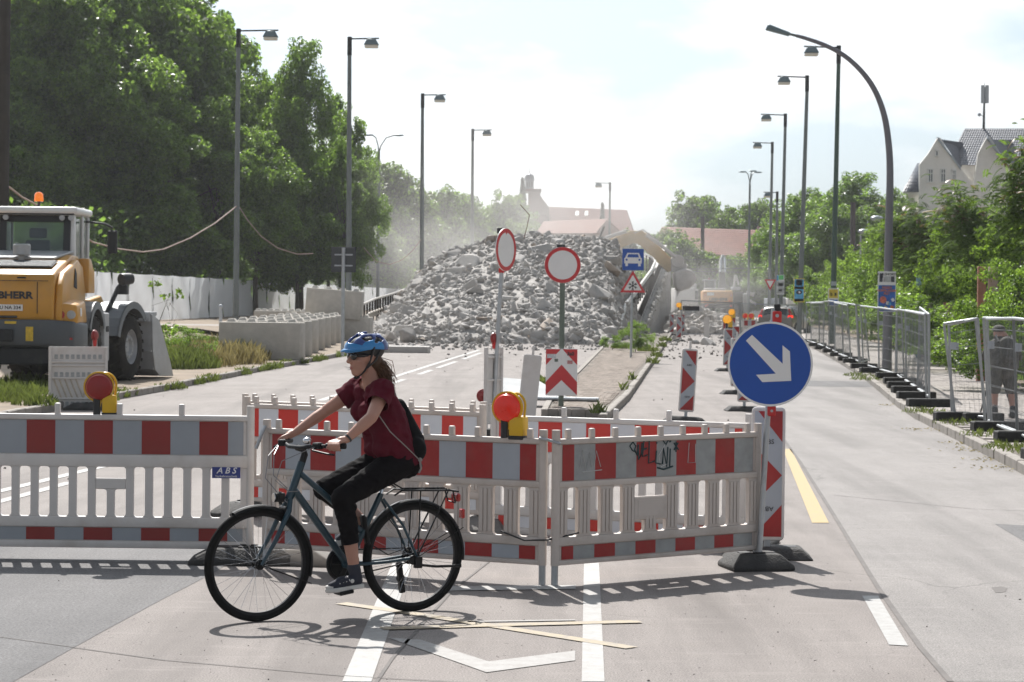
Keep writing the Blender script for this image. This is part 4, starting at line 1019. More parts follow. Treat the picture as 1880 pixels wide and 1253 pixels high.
# hands closed round the grips
for s, k, gp_ in ((1, 'L', GL), (-1, 'R', GR)):
    ax = (V((.045, -s * .062, 0)) - V((-.045, s * .024, 0))).normalized()          # along the grip, towards the stem
    w = J['wr' + k]; kn = gp_ + V((.010, 0, .022)) + ax * .012                      # knuckle line
    dirn = (kn - w).normalized()
    c_(w, w.lerp(kn, .45), .023, .026)
    for i, off in enumerate((-.030, -.010, .010, .030)):
        b0_ = kn + ax * off; c_(w.lerp(kn, .35) + ax * off * .7, b0_, .0145, .0105)
        fw = V((dirn.x, dirn.y, 0)).normalized(); fw = (fw - ax * fw.dot(ax)).normalized()
        r = (.0092, .0095, .0095, .0085)[i if s > 0 else i]
        p1 = gp_ + ax * (off + .012) + fw * .030 + V((0, 0, .006)); p2 = gp_ + ax * (off + .012) + fw * .022 + V((0, 0, -.020)); p3 = gp_ + ax * (off + .012) - fw * .004 + V((0, 0, -.026))
        c_(b0_, p1, .0105, r); c_(p1, p2, r, r * .93); c_(p2, p3, r * .93, r * .82)
    th0 = w.lerp(kn, .35) + ax * .022; th1 = gp_ + ax * .045 - fw * .012 + V((0, 0, .010)); th2 = gp_ + ax * .062 + fw * .006 + V((0, 0, -.012))
    c_(th0, th1, .0135, .0115); c_(th1, th2, .0115, .009)
body = blob('body', B, .0052, skin, rider, smooth=4)
# t-shirt
shirt = mat('burgundy_cotton', (.095, .010, .020), .95, spec=.15, var=.16, scale=9, bump=.9, bscale=11)
B = []
c_(V((.145, .06, .985)), V((.22, .06, 1.2)), .118, .120); c_(V((.145, -.06, .985)), V((.22, -.06, 1.2)), .118, .120)
c_(V((.22, .065, 1.2)), V((.285, .075, 1.36)), .120, .088); c_(V((.22, -.065, 1.2)), V((.285, -.075, 1.36)), .120, .088)
e_((.30, .055, 1.255), (.105, .075, .08)); e_((.30, -.055, 1.255), (.105, .075, .08)); e_((.25, .06, 1.03), (.055, .085, .06)); e_((.25, -.06, 1.03), (.055, .085, .06))
e_((.125, 0, .955), (.150, .175, .07)); e_((.19, .05, 1.10), (.14, .10, .05), rotm(0, -20, 0)); e_((.20, -.04, 1.15), (.13, .10, .04), rotm(0, 15, 0))
for s, k in ((1, 'L'), (-1, 'R')):
    c_(V((.285, s * .05, 1.395)), J['sh' + k] + V((0, 0, .008)), .060, .066); c_(J['sh' + k] + V((0, 0, .005)), J['sh' + k].lerp(J['el' + k], .48), .068, .066)
sh = blob('t_shirt', B, .0065, shirt, rider, smooth=5)
def cut(o, co, no):          # trims a garment to a clean hem
    bm = bmesh.new(); bm.from_mesh(o.data)
    bmesh.ops.bisect_plane(bm, geom=bm.verts[:] + bm.edges[:] + bm.faces[:], plane_co=co, plane_no=no, clear_outer=True)
    bm.to_mesh(o.data); bm.free(); o.data.shade_smooth()
def cut_if(o, test, co, no):   # as above, only for faces on one side of the body
    bm = bmesh.new(); bm.from_mesh(o.data)
    gs = [f for f in bm.faces if test(f.calc_center_median())]
    vs = set(v for f in gs for v in f.verts); es = set(e for f in gs for e in f.edges)
    bmesh.ops.bisect_plane(bm, geom=list(vs) + list(es) + gs, plane_co=co, plane_no=no, clear_outer=True)
    bm.to_mesh(o.data); bm.free(); o.data.shade_smooth()
for s, k in ((1, 'L'), (-1, 'R')):
    d = (J['el' + k] - J['sh' + k]).normalized(); q = J['sh' + k].lerp(J['el' + k], .50)
    cut_if(sh, (lambda c, q=q, d=d: ((c - q) - d * (c - q).dot(d)).length < .092 and (c - q).dot(d) < .2), q, d)
cut(sh, V((.1, 0, .925)), V((.25, 0, -1)))
# neckline
bm = bmesh.new(); bm.from_mesh(sh.data); nk = V((.318, 0, 1.475))
bmesh.ops.delete(bm, geom=[v for v in bm.verts if ((v.co - nk).x ** 2 / .095 ** 2 + v.co.y ** 2 / .095 ** 2 + (v.co - nk).z ** 2 / .085 ** 2) < 1], context='VERTS'); bm.to_mesh(sh.data); bm.free()
from mathutils import noise as mnoise
def wrinkle(o, amp, sc, seed):
    me = o.data; nr = [v.normal.copy() for v in me.vertices]
    for v, n_ in zip(me.vertices, nr):
        c = v.co; q = V((c.x * sc[0] + c.z * sc[3], c.y * sc[1], c.z * sc[2] - c.x * sc[3])) + V((seed, 0, 0))
        d = 1 - 2 * abs(mnoise.noise(q)); d2 = mnoise.noise(q * 2.3)
        v.co = c + n_ * amp * (d * .8 + d2 * .5)
wrinkle(sh, .0075, (9, 9, 15, 7), 3.1)
for o in (sh,):
    md = o.modifiers.new('thick', 'SOLIDIFY'); md.thickness = .003; md.offset = 0
# leggings
leg = mat('black_leggings', (.008, .007, .008), .9, var=.2, scale=10, spec=.1, bump=.7, bscale=12)
B = []
e_((.13, 0, .965), (.140, .172, .105)); e_((.085, .06, .93), (.10, .095, .09)); e_((.085, -.06, .93), (.10, .095, .09))
for s, k in ((1, 'L'), (-1, 'R')):
    c_(J['hi' + k] + V((-.01, 0, .0)), J['kn' + k], .102, .066); mid = J['kn' + k].lerp(J['an' + k], .35) + V((-.014, 0, 0))
    c_(J['kn' + k], mid, .062, .062); c_(mid, J['kn' + k].lerp(J['an' + k], .78), .062, .050)
tr = blob('leggings', B, .0065, leg, rider, smooth=4)
for s, k in ((1, 'L'), (-1, 'R')):
    d = (J['an' + k] - J['kn' + k]).normalized(); q = J['kn' + k].lerp(J['an' + k], .66)
    cut_if(tr, (lambda c, s=s, q=q: c.y * s > .0 and (c - q).length < .16 and c.x > .2), q, d)
wrinkle(tr, .0045, (16, 12, 26, 9), 7.7)
# shoes
canvas = mat('navy_canvas', (.025, .027, .04), .8, var=.15); sole = mat('white_rubber_sole', (.62, .60, .57), .6, var=.1, dirt=.3)
for s, k, pd in ((1, 'L', PED[1]), (-1, 'R', PED[-1])):
    tilt = rotm(0, 5 if s > 0 else 25, 0); o_ = pd + V((-.045, s * .028, .012))
    q = lambda x, y, z: o_ + tilt @ V((x, y, z))
    sw_ = [(-.085, .026), (-.075, .034), (-.03, .032), (.03, .036), (.09, .045), (.13, .042), (.158, .027), (.166, .0)]
    out_ = [(x, y) for x, y in sw_] + [(x, -y * .92) for x, y in sw_[-2::-1]]
    G().prism([q(x, y, 0) for x, y in out_], tilt @ V((0, 0, .027))).build('shoe_sole', sole, rider, bev=.005)
    B = []
    c_(q(-.045, 0, .052), q(.06, 0, .050), .034, .038); c_(q(.06, .003, .045), q(.125, .003, .036), .037, .027); c_(q(-.05, 0, .05), J['an' + k] + V((0, 0, -.005)), .035, .042)
    blob('shoe', B, .006, canvas, rider, smooth=3)
    G().prism([q(.12 + .045 * math.sin(a), .030 * math.cos(a), .022) for a in np.linspace(0, math.pi, 8)], tilt @ V((0, 0, .022))).build('toe_cap', sole, rider, bev=.006)
    for i in range(4):
        x = .015 + .022 * i; G().tube([q(x, .036, .058 - i * .003), q(x + .006, .016, .081 - i * .006), q(x, -.016, .082 - i * .006), q(x, -.034, .060)], .0038, 5).build('lace', sole, rider)
    G().sph(q(.0, s * .038, .056), (.013, .004, .013), 10, 6).build('ankle_patch', sole, rider)
# hair: loose ponytail
hairm = mat('brown_hair', (.10, .047, .022), .5, var=.35, scale=40, spec=.4, island=.55)
B = []
e_(HC + V((-.055, 0, -.015)), (.055, .070, .080)); c_(HC + V((-.075, 0, -.05)), HC + V((-.135, .01, -.105)), .052, .048); c_(HC + V((-.135, .01, -.105)), HC + V((-.150, .012, -.18)), .048, .022)
hair = blob('hair', B, .006, hairm, rider, smooth=2)
g = G(); hr = random.Random(3)
for i in range(420):
    a = HC + V((-.05 + hr.uniform(-.03, .02), hr.uniform(-.055, .055), -.02 + hr.uniform(-.05, .03))); e = HC + V((-.150 + hr.gauss(0, .026), hr.gauss(.008, .034), -.165 + hr.gauss(0, .040)))
    m1 = a.lerp(e, .4) + V((-.028 + hr.gauss(0, .012), hr.gauss(0, .014), hr.gauss(.005, .012))); m2 = a.lerp(e, .75) + V((-.018 + hr.gauss(0, .012), hr.gauss(0, .012), hr.gauss(0, .010)))
    g.tube([a, m1, m2, e], [.0028, .0026, .0022, .0008], 3)
o = g.build('hair_strands', hairm, rider, smooth=60); o['kind'] = 'stuff'
# helmet
hb1 = mat('helmet_bright_blue', (.012, .20, .50), .25, var=.08, coat=.6); hb2 = mat('helmet_dark_blue', (.018, .045, .20), .25, var=.08, coat=.6)
HQ = rotm(0, 6, 0); HO = HC + V((-.015, 0, .048))
def hp(u, v, r=1.0):          # u: -1 back .. 1 front meridian angle, v: side angle
    th = R(u); ph = R(v); d = V((math.sin(th) * math.cos(ph), math.sin(ph), math.cos(th) * math.cos(ph)))
    return HO + HQ @ V((d.x * .147 * r, d.y * .108 * r, d.z * .108 * r))
g = G(); vs = []; NU, NV = 28, 18
shell = G()
lo = lambda u: 84 if -100 < u < 100 else 60
VENT = [(-60, 45), (-15, 50), (32, 45)]
us = np.linspace(-104, 98, NU); vv = np.linspace(-88, 88, NV)
for u in us:
    for v in vv:
        shell.v.append(tuple(hp(u, v)))
dark = []
for i in range(NU - 1):
    for j in range(NV - 1):
        u = (us[i] + us[i + 1]) / 2; v = (vv[j] + vv[j + 1]) / 2; av = abs(v)
        vent = (10 < av < 28 and (-75 < u < -42 or -28 < u < 8 or 24 < u < 58)) or (38 < av < 56 and (-52 < u < -20 or -6 < u < 34)) or (av < 4 and (-50 < u < -10 or 8 < u < 40)) or (60 < av < 70 and -40 < u < -12)
        if vent: continue
        shell.f.append((i * NV + j, i * NV + j + 1, (i + 1) * NV + j + 1, (i + 1) * NV + j)); shell.m.append(0 if (av > 52 or u > 62) else 1)
hs = shell.build('helmet', [hb1, hb2], rider, smooth=60)
md = hs.modifiers.new('t', 'SOLIDIFY'); md.thickness = .018; md.offset = -1
ms_ = hs.modifiers.new('s', 'SUBSURF'); ms_.levels = ms_.render_levels = 1
G().sph(HO + V((0, 0, -.002)), (.122, .086, .088), 24, 14, HQ).build('helmet_liner', M['black'], hs)
pk = G(); rows = []
for a in np.linspace(-62, 62, 15):
    c, s_ = math.cos(R(a)), math.sin(R(a)); i_ = HO + HQ @ V((.128 * c, .100 * s_, .022)); o2 = HO + HQ @ V((.172 * c ** .9 if c > 0 else 0, .104 * s_, .004 - .002 * c)); rows.append((i_, o2))
vs = [p for r_ in rows for p in r_]; pk.add(vs, [(2 * i, 2 * i + 1, 2 * i + 3, 2 * i + 2) for i in range(14)])
vz = pk.build('visor', hb1, hs, smooth=60); md = vz.modifiers.new('t', 'SOLIDIFY'); md.thickness = .006
vzb = G()
for s in (1, -1):
    vzb.tube([hp(-20, s * 82, .96), HC + V((.0, s * .080, -.035)), HC + V((.022, s * .055, -.088)), HC + V((.048, s * .010, -.130))], .0065, 6)
    vzb.tube([hp(-75, s * 60, .9), HC + V((-.045, s * .078, -.02)), HC + V((.012, s * .066, -.070))], .006, 6)
vzb.sph(HC + V((.050, 0, -.130)), (.022, .012, .010), 10, 6)
vzb.build('chin_strap', M['black'], hs)
# lips
G().sph(HC + V((.0885, 0, -.0685)), (.008, .017, .0055), 10, 6).sph(HC + V((.086, 0, -.0755)), (.008, .015, .0055), 10, 6).build('lips', mat('lips', (.36, .12, .10), .45), rider)
# sunglasses
sg = G(); lens = mat('sunglass_lens', (.006, .006, .007), .12, coat=.5)
for s in (1, -1):
    sg.sph(HC + V((.088, s * .034, .002)), (.012, .030, .024), 16, 10, rotm(0, 0, s * 18))
    sg.tube([HC + V((.088, s * .060, .014)), HC + V((.05, s * .079, .016)), HC + V((-.01, s * .082, .012))], .004, 6)
sg.tube([HC + V((.096, .012, .014)), HC + V((.100, 0, .016)), HC + V((.096, -.012, .014))], .004, 6)
sg.build('sunglasses', lens, rider, smooth=50)
# bracelet
d = (J['wrL'] - J['elL']).normalized(); G().lathe([(.025, -.006), (.029, -.006), (.029, .006), (.025, .006)], J['wrL'] - d * .012, d, 16, closed=True).build('bracelet', M['black'], rider)

# gym bag on her back
bag = thing('drawstring_bag', 'black drawstring bag hanging on the cyclist back by a grey cord', 'bag', (p0.x, p0.y, 0), math.pi + YAW); bag.scale = (.98, .98, .98)
B = []
c_(V((.125, .03, 1.285)), V((.035, .03, 1.06)), .05, .088); c_(V((.045, .03, 1.06)), V((.025, .03, .995)), .080, .078); e_((.04, .105, 1.02), (.07, .055, .08)); e_((.04, -.06, 1.02), (.07, .055, .08))
bgm = mat('black_nylon', (.007, .007, .008), .8, spec=.12, var=.2, scale=8, bump=.4, bscale=12)
blob('sack', B, .007, bgm, bag, smooth=3)
cord = mat('grey_cord', (.27, .25, .24), .8)
g = G().tube([V((.275, .125, 1.435)), V((.345, .155, 1.35)), V((.335, .185, 1.24)), V((.26, .188, 1.14)), V((.14, .18, 1.04)), V((.035, .155, .955))], .0035, 6)
g.tube([V((.275, .125, 1.435)), V((.20, .11, 1.40)), V((.125, .05, 1.27))], .0048, 6).build('cord', cord, bag)
g = G().sph((.035, .155, .96), .014, 10, 6).tube([V((.035, .155, .95)), V((.03, .158, .905)), V((.045, .158, .88))], .007, 6); g.build('cord_end', cord, bag)
# ------------------------------------------------------------------ wheel loader (local: y forwards, x right)
M['lyellow'] = mat('loader_yellow', (.56, .27, .028), .42, var=.10, scale=2, dirt=.55, dirtcol=(.32, .21, .10), coat=.2)
M['lgrey'] = mat('loader_grey', (.13, .145, .16), .5, var=.12, scale=3, dirt=.4, dirtcol=(.24, .22, .19))
M['lbump'] = mat('bumper_grey', (.07, .08, .09), .55, var=.12, scale=3, dirt=.4, dirtcol=(.15, .14, .12))
M['ldark'] = mat('loader_dark_grey', (.025, .027, .030), .7, spec=.25, var=.2, scale=3, dirt=.4, dirtcol=(.13, .12, .1))
M['lwhite'] = mat('loader_white', (.70, .70, .69), .4, var=.06, dirt=.2, dirtcol=(.45, .42, .36))
M['lsilver'] = mat('loader_light_grey', (.40, .41, .42), .5, .2, var=.1, dirt=.4, dirtcol=(.28, .26, .22))
M['glass'] = mat('dark_glass', (.02, .027, .028), .07, var=0, spec=.7)
M['cabglass'] = mat('cab_glass', (.55, .62, .60), .05, var=0, trans=.92)
M['etyre'] = mat('earthmover_tyre', (.028, .026, .024), .95, spec=.15, var=.3, scale=6, dirt=.7, dirtcol=(.13, .11, .085))
lo0 = pt(19, 560, 43.2)
ld = thing('wheel_loader', 'yellow wheel loader with white cab seen from behind, its grey bucket lowered', 'wheel loader', (lo0.x, 43.2, .11), R(.3)); ld.scale = (1, 1, .965)
def mirx(poly): return poly
# counterweight / engine cover, built as facets
hw = 1.24
g = G()
P = [(-hw, .10, 1.30), (hw, .10, 1.30), (hw * .98, .02, 1.52), (.80, -.10, 1.62), (.84, -.12, 2.05), (.86, .02, 2.32)]
prof = [(-.12, 1.30), (-.18, 1.45), (-.20, 1.95), (-.10, 2.26), (.25, 2.36), (1.0, 2.52), (1.75, 2.68), (2.35, 2.66), (2.35, 1.3)]
g.prism([(-.86, y, z) for y, z in prof], (1.72, 0, 0))
for s in (-1, 1):
    g.prism([(s * .86, y, z) for y, z in [(-.10, 1.30), (-.14, 1.55), (-.06, 2.05), (.25, 2.30), (.95, 2.44), (1.55, 2.58), (2.05, 2.45), (2.35, 1.95), (2.35, 1.3)]], (s * .14, 0, 0))
    g.hexa([V(p) for p in ((s * .86, -.06, 1.30), (s * 1.27, .06, 1.30), (s * 1.27, 1.05, 1.30), (s * .86, 1.05, 1.30), (s * .86, -.10, 1.72), (s * 1.25, .08, 1.66), (s * 1.25, .95, 1.74), (s * .86, .95, 1.80))])
body_ = g.build('engine_cover', M['lyellow'], ld, bev=.045, seg=3)
for s in (-1, 1):
    G().prism([(s * .84, 2.36, 1.9), (s * .84, 3.05, 1.9), (s * .84, 3.0, 2.35), (s * .84, 2.6, 2.62), (s * .84, 2.36, 2.62)], (s * .22, 0, 0)).build('tank_cover', M['lyellow'], ld, bev=.03, seg=2)
    G().prism([(s * 1.005, 1.05, 2.02), (s * 1.005, 1.35, 1.98), (s * 1.005, 1.30, 2.30), (s * 1.005, 1.15, 2.40)], (s * .01, 0, 0)).build('side_vent', M['ldark'], ld)
G().hexa([V(p) for p in ((-.72, .30, 2.40), (.72, .30, 2.40), (.72, .92, 2.53), (-.72, .92, 2.53), (-.72, .295, 2.415), (.72, .295, 2.415), (.72, .915, 2.545), (-.72, .915, 2.545))]).build('grille', M['ldark'], ld)
slm = G().box((0, 0, 0), (1.40, .018, .02)).mesh('grille_slat', M['lgrey'])
for i in range(9): link('grille_slat', slm, ld, (0, .33 + i * .065, 2.43 + i * .0137), (R(12), 0, 0))
G().prism([(-.55, 1.05, 2.56), (.62, 1.05, 2.56), (.80, 2.1, 2.72), (-.80, 2.1, 2.72)], (0, -.01, .05)).build('hood_top', M['lsilver'], ld, bev=.015)
G().lathe([(0, 0), (.07, 0), (.07, .10), (.17, .11), (.17, .30), (.15, .33), (0, .33)], (-.02, 1.10, 2.55), (0, 0, 1), 20).build('air_filter', M['lsilver'], ld)
G().tube([(-.60, 1.2, 2.5), (-.60, 1.2, 3.1), (-.60, 1.12, 3.32)], .065, 12).build('exhaust', chrome, ld)
G().lathe([(0, 0), (.08, .0), (.10, .1), (.08, .42), (0, .44)], (-.62, .95, 2.9), (0, 0, 1), 14).build('work_light_cover', M['ldark'], ld)
sm_ = M['ldark']
for x in (-.55, .55): G().box((x, -.203, 1.80), (.012, .012, .62)).build('panel_seam', sm_, body_, smooth=0)
G().box((0, -.205, 2.13), (1.5, .012, .012)).build('panel_seam', sm_, body_, smooth=0); G().box((.25, -.20, 2.19), (.16, .03, .03)).build('latch', sm_, body_)
for s in (-1, 1): G().tube([(s * .62, 2.9, 1.35), (s * .75, 3.2, 1.22), (s * .70, 3.6, 1.25), (s * .5, 3.9, 1.4)], .03, 6).build('hydraulic_hose', sm_, ld)
# bumper
g = G().prism([(-1.30, .35, .78), (-1.22, -.06, .82), (-.80, -.26, .86), (.80, -.26, .86), (1.22, -.06, .82), (1.30, .35, .78), (1.30, 1.0, .78), (-1.30, 1.0, .78)], (0, 0, .52))
g.build('bumper', M['lbump'], ld, bev=.05, seg=3)
G().prism([(-1.1, .25, .48), (-.7, -.12, .48), (.7, -.12, .48), (1.1, .25, .48), (1.1, 1.2, .48), (-1.1, 1.2, .48)], (0, 0, .34)).build('underbody', M['ldark'], ld, bev=.03)
G().box((-.05, -.30, 1.06), (.34, .10, .24)).build('hitch', M['ldark'], ld, bev=.02)
G().box((.42, -.268, 1.09), (.14, .012, .28)).build('warning_label', mat('yellow_label', (.62, .42, .03), .5, var=.3, scale=12), ld)
G().box((.06, -.262, 1.31), (.22, .014, .05)).build('warning_label', mat('yellow_label_b', (.62, .42, .03), .5, var=.2), ld)
G().box((.0, -.19, 1.42), (.34, .02, .05)).build('plate_lamp', M['black'], ld, bev=.01)
pl = G().box((.0, -.212, 1.60), (.56, .016, .125)).build('number_plate', M['white_sign'], ld, bev=.006)
text('DU NA 334', .095, M['black'], pl, (.01, -.222, 1.60), (R(90), 0, 0), bold=.002)
text('LIEBHERR', .19, M['black'], body_, (.0, -.208, 1.84), (R(90), 0, 0), bold=.008, sx=1.15)
rl = mat('tail_red', (.35, .012, .012), .25, coat=.5)
for s in (-1, 1):
    G().lathe([(0, 0), (.075, 0), (.085, -.012), (.085, -.03), (0, -.03)], (s * .96, -.08, 1.47), (0, -1, 0), 20).build('tail_light', rl, ld)
    G().lathe([(0, .01), (.03, .01), (.035, 0), (.075, 0), (.085, -.012), (.085, -.03), (0, -.03)], (s * 1.15, .0, 1.47), (0, -1, 0), 20).build('indicator', M['lsilver'], ld)
    G().box((s * 1.15, -.085, 1.0), (.10, .02, .045)).build('side_reflector', rl, ld)
G().lathe([(0, .0), (.085, 0), (.085, .01), (0, .01)], (1.262, .40, 1.52), (1, 0, 0), 20).build('speed_sign', M['white_sign'], ld)
# cab
cy0, cy1, cw = 2.15, 3.75, .80
zb, zt = 2.30, 3.52
cabf = G()
for s in (-1, 1):
    cabf.hexa([V(p) for p in ((s * (cw - .10), cy0, zb), (s * (cw + .02), cy0, zb), (s * (cw + .02), cy0 + .14, zb), (s * (cw - .10), cy0 + .14, zb), (s * (cw - .13), cy0 + .14, zt), (s * (cw - .02), cy0 + .14, zt), (s * (cw - .02), cy0 + .28, zt), (s * (cw - .13), cy0 + .28, zt))])
    cabf.box((s * (cw - .02), cy1 - .06, (1.9 + zt) / 2), (.08, .10, zt - 1.9)); cabf.box((s * (cw - .01), 3.05, (1.9 + zt) / 2), (.06, .07, zt - 1.9))
cabf.box((0, cy0 + .06, zb + .10), (cw * 1.9, .13, .34)).box((0, cy0 + .21, zt - .06), (cw * 1.85, .12, .14))
cabf.build('cab_frame', M['lwhite'], ld, bev=.03, seg=2)
G().box((0, 2.95, 3.60), (1.74, 1.75, .15)).build('cab_roof', M['lwhite'], ld, bev=.06, seg=3)
G().box((0, 2.15, 3.535), (1.60, .10, .05)).build('roof_edge', M['black'], ld)
G().hexa([V(p) for p in ((-.70, cy0 + .03, 2.58), (.70, cy0 + .03, 2.58), (.70, cy0 + .05, 2.58), (-.70, cy0 + .05, 2.58), (-.67, cy0 + .16, 3.42), (.67, cy0 + .16, 3.42), (.67, cy0 + .18, 3.42), (-.67, cy0 + .18, 3.42))]).build('rear_window', M['cabglass'], ld)
g = G()
for a, b in (((-.71, 2.52), (.71, 2.64)), ((-.71, 3.36), (.71, 3.50))): g.hexa([V((x, cy0 - .012 + (z - 2.55) * .15 + dy, z)) for z, x, dy in ((a[1], a[0], 0), (a[1], b[0], 0), (a[1], b[0], .02), (a[1], a[0], .02), (b[1], a[0], 0), (b[1], b[0], 0), (b[1], b[0], .02), (b[1], a[0], .02))])
for x in (-.64, .64): g.hexa([V((xx, cy0 - .012 + (z - 2.55) * .15 + dy, z)) for z, xx, dy in ((2.62, x - .07, 0), (2.62, x + .07, 0), (2.62, x + .07, .02), (2.62, x - .07, .02), (3.42, x - .07, 0), (3.42, x + .07, 0), (3.42, x + .07, .02), (3.42, x - .07, .02))])
g.build('window_border', M['black'], ld)
G().tube([(.05, cy0 - .0, 2.56), (.30, cy0 - .02, 2.66)], .012, 6).build('wiper', M['black'], ld)
for s in (-1, 1):
    G().box((s * (cw - .03), 2.72, 2.72), (.012, .55, 1.45)).build('side_window', M['cabglass'], ld); G().box((s * (cw - .03), 3.38, 2.72), (.012, .56, 1.55)).build('door_window', M['cabglass'], ld)
    G().box((s * (cw - .03), 2.95, 1.95), (.03, 1.5, .25)).build('cab_sill', M['lwhite'], ld)
G().box((0, cy1 - .03, 2.85), (1.45, .012, 1.25)).build('windscreen', M['cabglass'], ld)
G().box((0, 2.95, 1.95), (1.5, 1.5, .1)).build('cab_floor', M['black'], ld)
seat = G().box((0, 2.55, 2.72), (.50, .14, .55)).box((0, 2.56, 3.14), (.36, .10, .22)).box((0, 2.8, 2.45), (.5, .5, .14)); seat.build('seat', M['black'], ld, bev=.05, seg=3)
for x in (-.74, -.56, .56, .74): G().lathe([(0, .0), (.055, 0), (.06, -.03), (.05, -.07), (0, -.08)], (x, 2.10, 3.45), (0, -1, 0), 14).build('work_light', M['lsilver'], ld)
G().cyl((0, 2.6, 3.66), (0, 2.6, 3.80), .03, n=10).build('beacon_stem', M['black'], ld)
G().lathe([(0, 0), (.09, 0), (.095, .03), (.085, .15), (.05, .19), (0, .20)], (0, 2.6, 3.80), (0, 0, 1), 18).build('rotating_beacon', mat('orange_beacon', (.80, .16, .01), .25, coat=.6, emit=((1, .25, .01), .25)), ld)
mir = G().tube([(.78, 3.55, 3.42), (1.15, 3.66, 3.38), (1.30, 3.70, 3.30)], .022, 8); mir.build('mirror_arm', M['black'], ld)
G().box((1.30, 3.68, 3.0), (.20, .10, .50)).build('mirror', M['black'], ld, bev=.03); G().box((-1.30, 3.68, 3.0), (.20, .10, .50)).build('mirror', M['black'], ld, bev=.03)
# wheels and fenders
tread_n = 22
def lwheel(c, par, rzw=0):
    w = bpy.data.objects.new('wheel', None); COL.objects.link(w); w.parent = par; w.location = c; w.rotation_euler = (0, 0, rzw)
    r, t = .74, .27
    g = G().lathe([(.38, -t), (.62, -t - .01), (.69, -t + .03), (.71, -t + .07), (.71, t - .07), (.69, t - .03), (.62, t + .01), (.38, t)], (0, 0, 0), (1, 0, 0), 48, closed=True)
    for i in range(tread_n):
        for s in (-1, 1):
            a = 2 * math.pi * (i + (.5 if s > 0 else 0)) / tread_n; da = .20
            vs = []
            for k, (x, aa) in enumerate(((s * .01, a + da), (s * (t - .005), a))):
                for dr in (-.03, .0):
                    for dd in (-.048, .048):
                        rr = .725 + dr + .02; vs.append(V((x, rr * math.cos(aa + dd), rr * math.sin(aa + dd))))
            g.hexa([vs[0], vs[1], vs[5], vs[4], vs[2], vs[3], vs[7], vs[6]])
    g.build('tyre', M['etyre'], w, smooth=35)
    g = G().lathe([(0, t - .11), (.16, t - .11), (.18, t - .05), (.24, t - .05), (.27, t - .14), (.34, t - .12), (.37, t - .02), (.40, t - .01), (.40, -t + .02), (0, -t + .02)], (0, 0, 0), (1, 0, 0), 32)
    for k in range(10):
        a = k * .628; g.cyl((t - .05, .205 * math.cos(a), .205 * math.sin(a)), (t - .03, .205 * math.cos(a), .205 * math.sin(a)), .018, n=6)
    g.build('rim', M['lsilver'], w)
    return w
for s in (-1, 1): lwheel((s * 1.0, 1.95, .74), ld, 0 if s > 0 else math.pi)
def fender(par, s, yc, r, a0, a1, w=.62):
    g = G(); n = 10
    pts = [(yc + r * math.cos(R(a0 + (a1 - a0) * i / n)), .74 + r * math.sin(R(a0 + (a1 - a0) * i / n))) for i in range(n + 1)]
    for (ya, za), (yb, zb_) in zip(pts[:-1], pts[1:]):
        d = V((0, ya - yc, za - .74)).normalized() * .03; e = V((0, yb - yc, zb_ - .74)).normalized() * .03
        x0, x1 = s * .68, s * (.68 + w)
        g.hexa([V((x0, ya, za)), V((x1, ya, za)), V((x1, yb, zb_)), V((x0, yb, zb_)), V((x0, ya, za)) + d, V((x1, ya, za)) + d, V((x1, yb, zb_)) + e, V((x0, yb, zb_)) + e])
        g.hexa([V((x1, ya, za)), V((x1, ya, za)) - d * 4, V((x1, yb, zb_)) - e * 4, V((x1, yb, zb_)), V((x1 + s * .02, ya, za)) + d, V((x1 + s * .02, ya, za)) - d * 4, V((x1 + s * .02, yb, zb_)) - e * 4, V((x1 + s * .02, yb, zb_)) + e])
    g.build('fender', M['lgrey'], par)
for s in (-1, 1): fender(ld, s, 1.95, .96, 30, 152)
for s in (-1, 1):
    st_ = G().box((s * 1.16, 3.05, .98), (.30, .52, 1.02)).build('tool_box', M['lsilver'], ld, bev=.02); G().box((s * 1.318, 3.05, 1.15), (.008, .30, .12)).build('box_label', M['ldark'], st_)
G().box((0, 3.0, .95), (1.3, 1.9, .55)).build('chassis', M['ldark'], ld, bev=.03)
# front frame, turned right
FA = R(-11); FO = V((0, 3.35, 0))
ff = bpy.data.objects.new('front_frame', None); COL.objects.link(ff); ff.parent = ld; ff.location = FO; ff.rotation_euler = (0, 0, FA)
def fpart(o, n=None): return o
for s in (-1, 1):
    w = lwheel((s * 1.0, 1.6, .74), ff, 0 if s > 0 else math.pi)
    # wheels go one level only: their meshes are sub-parts, so re-hang them on the loader
for w in [c for c in ff.children]:
    mw = Matrix.Translation(FO) @ Matrix.Rotation(FA, 4, 'Z') @ Matrix.Translation(w.location) @ w.rotation_euler.to_matrix().to_4x4()
    w.parent = ld; w.matrix_basis = mw
for s in (-1, 1): fender(ff, s, 1.6, .96, 40, 165)
g = G().box((0, 1.3, 1.05), (1.1, 1.5, .8)); g.build('front_body', M['lgrey'], ff, bev=.05)
for s in (-1, 1): G().prism([(s * .45, .9, 1.75), (s * .45, 1.6, 1.85), (s * .45, 2.9, .75), (s * .45, 3.0, .45), (s * .45, 2.6, .6), (s * .45, 1.3, 1.35)], (s * .14, 0, 0)).build('lift_arm', M['lyellow'], ff, bev=.02)
G().tube([(.95, 1.0, 1.5), (1.05, 1.35, 2.02), (1.12, 1.4, 2.12)], .05, 8).build('lamp_arm', M['black'], ff)
G().lathe([(0, 0), (.13, 0), (.14, .05), (.12, .26), (0, .28)], (1.14, 1.30, 2.20), (.5, .85, .1), 16).build('head_light', M['black'], ff)
G().box((1.14, 1.4, 1.98), (.22, .16, .2)).build('indicator_light', M['black'], ff, bev=.02)
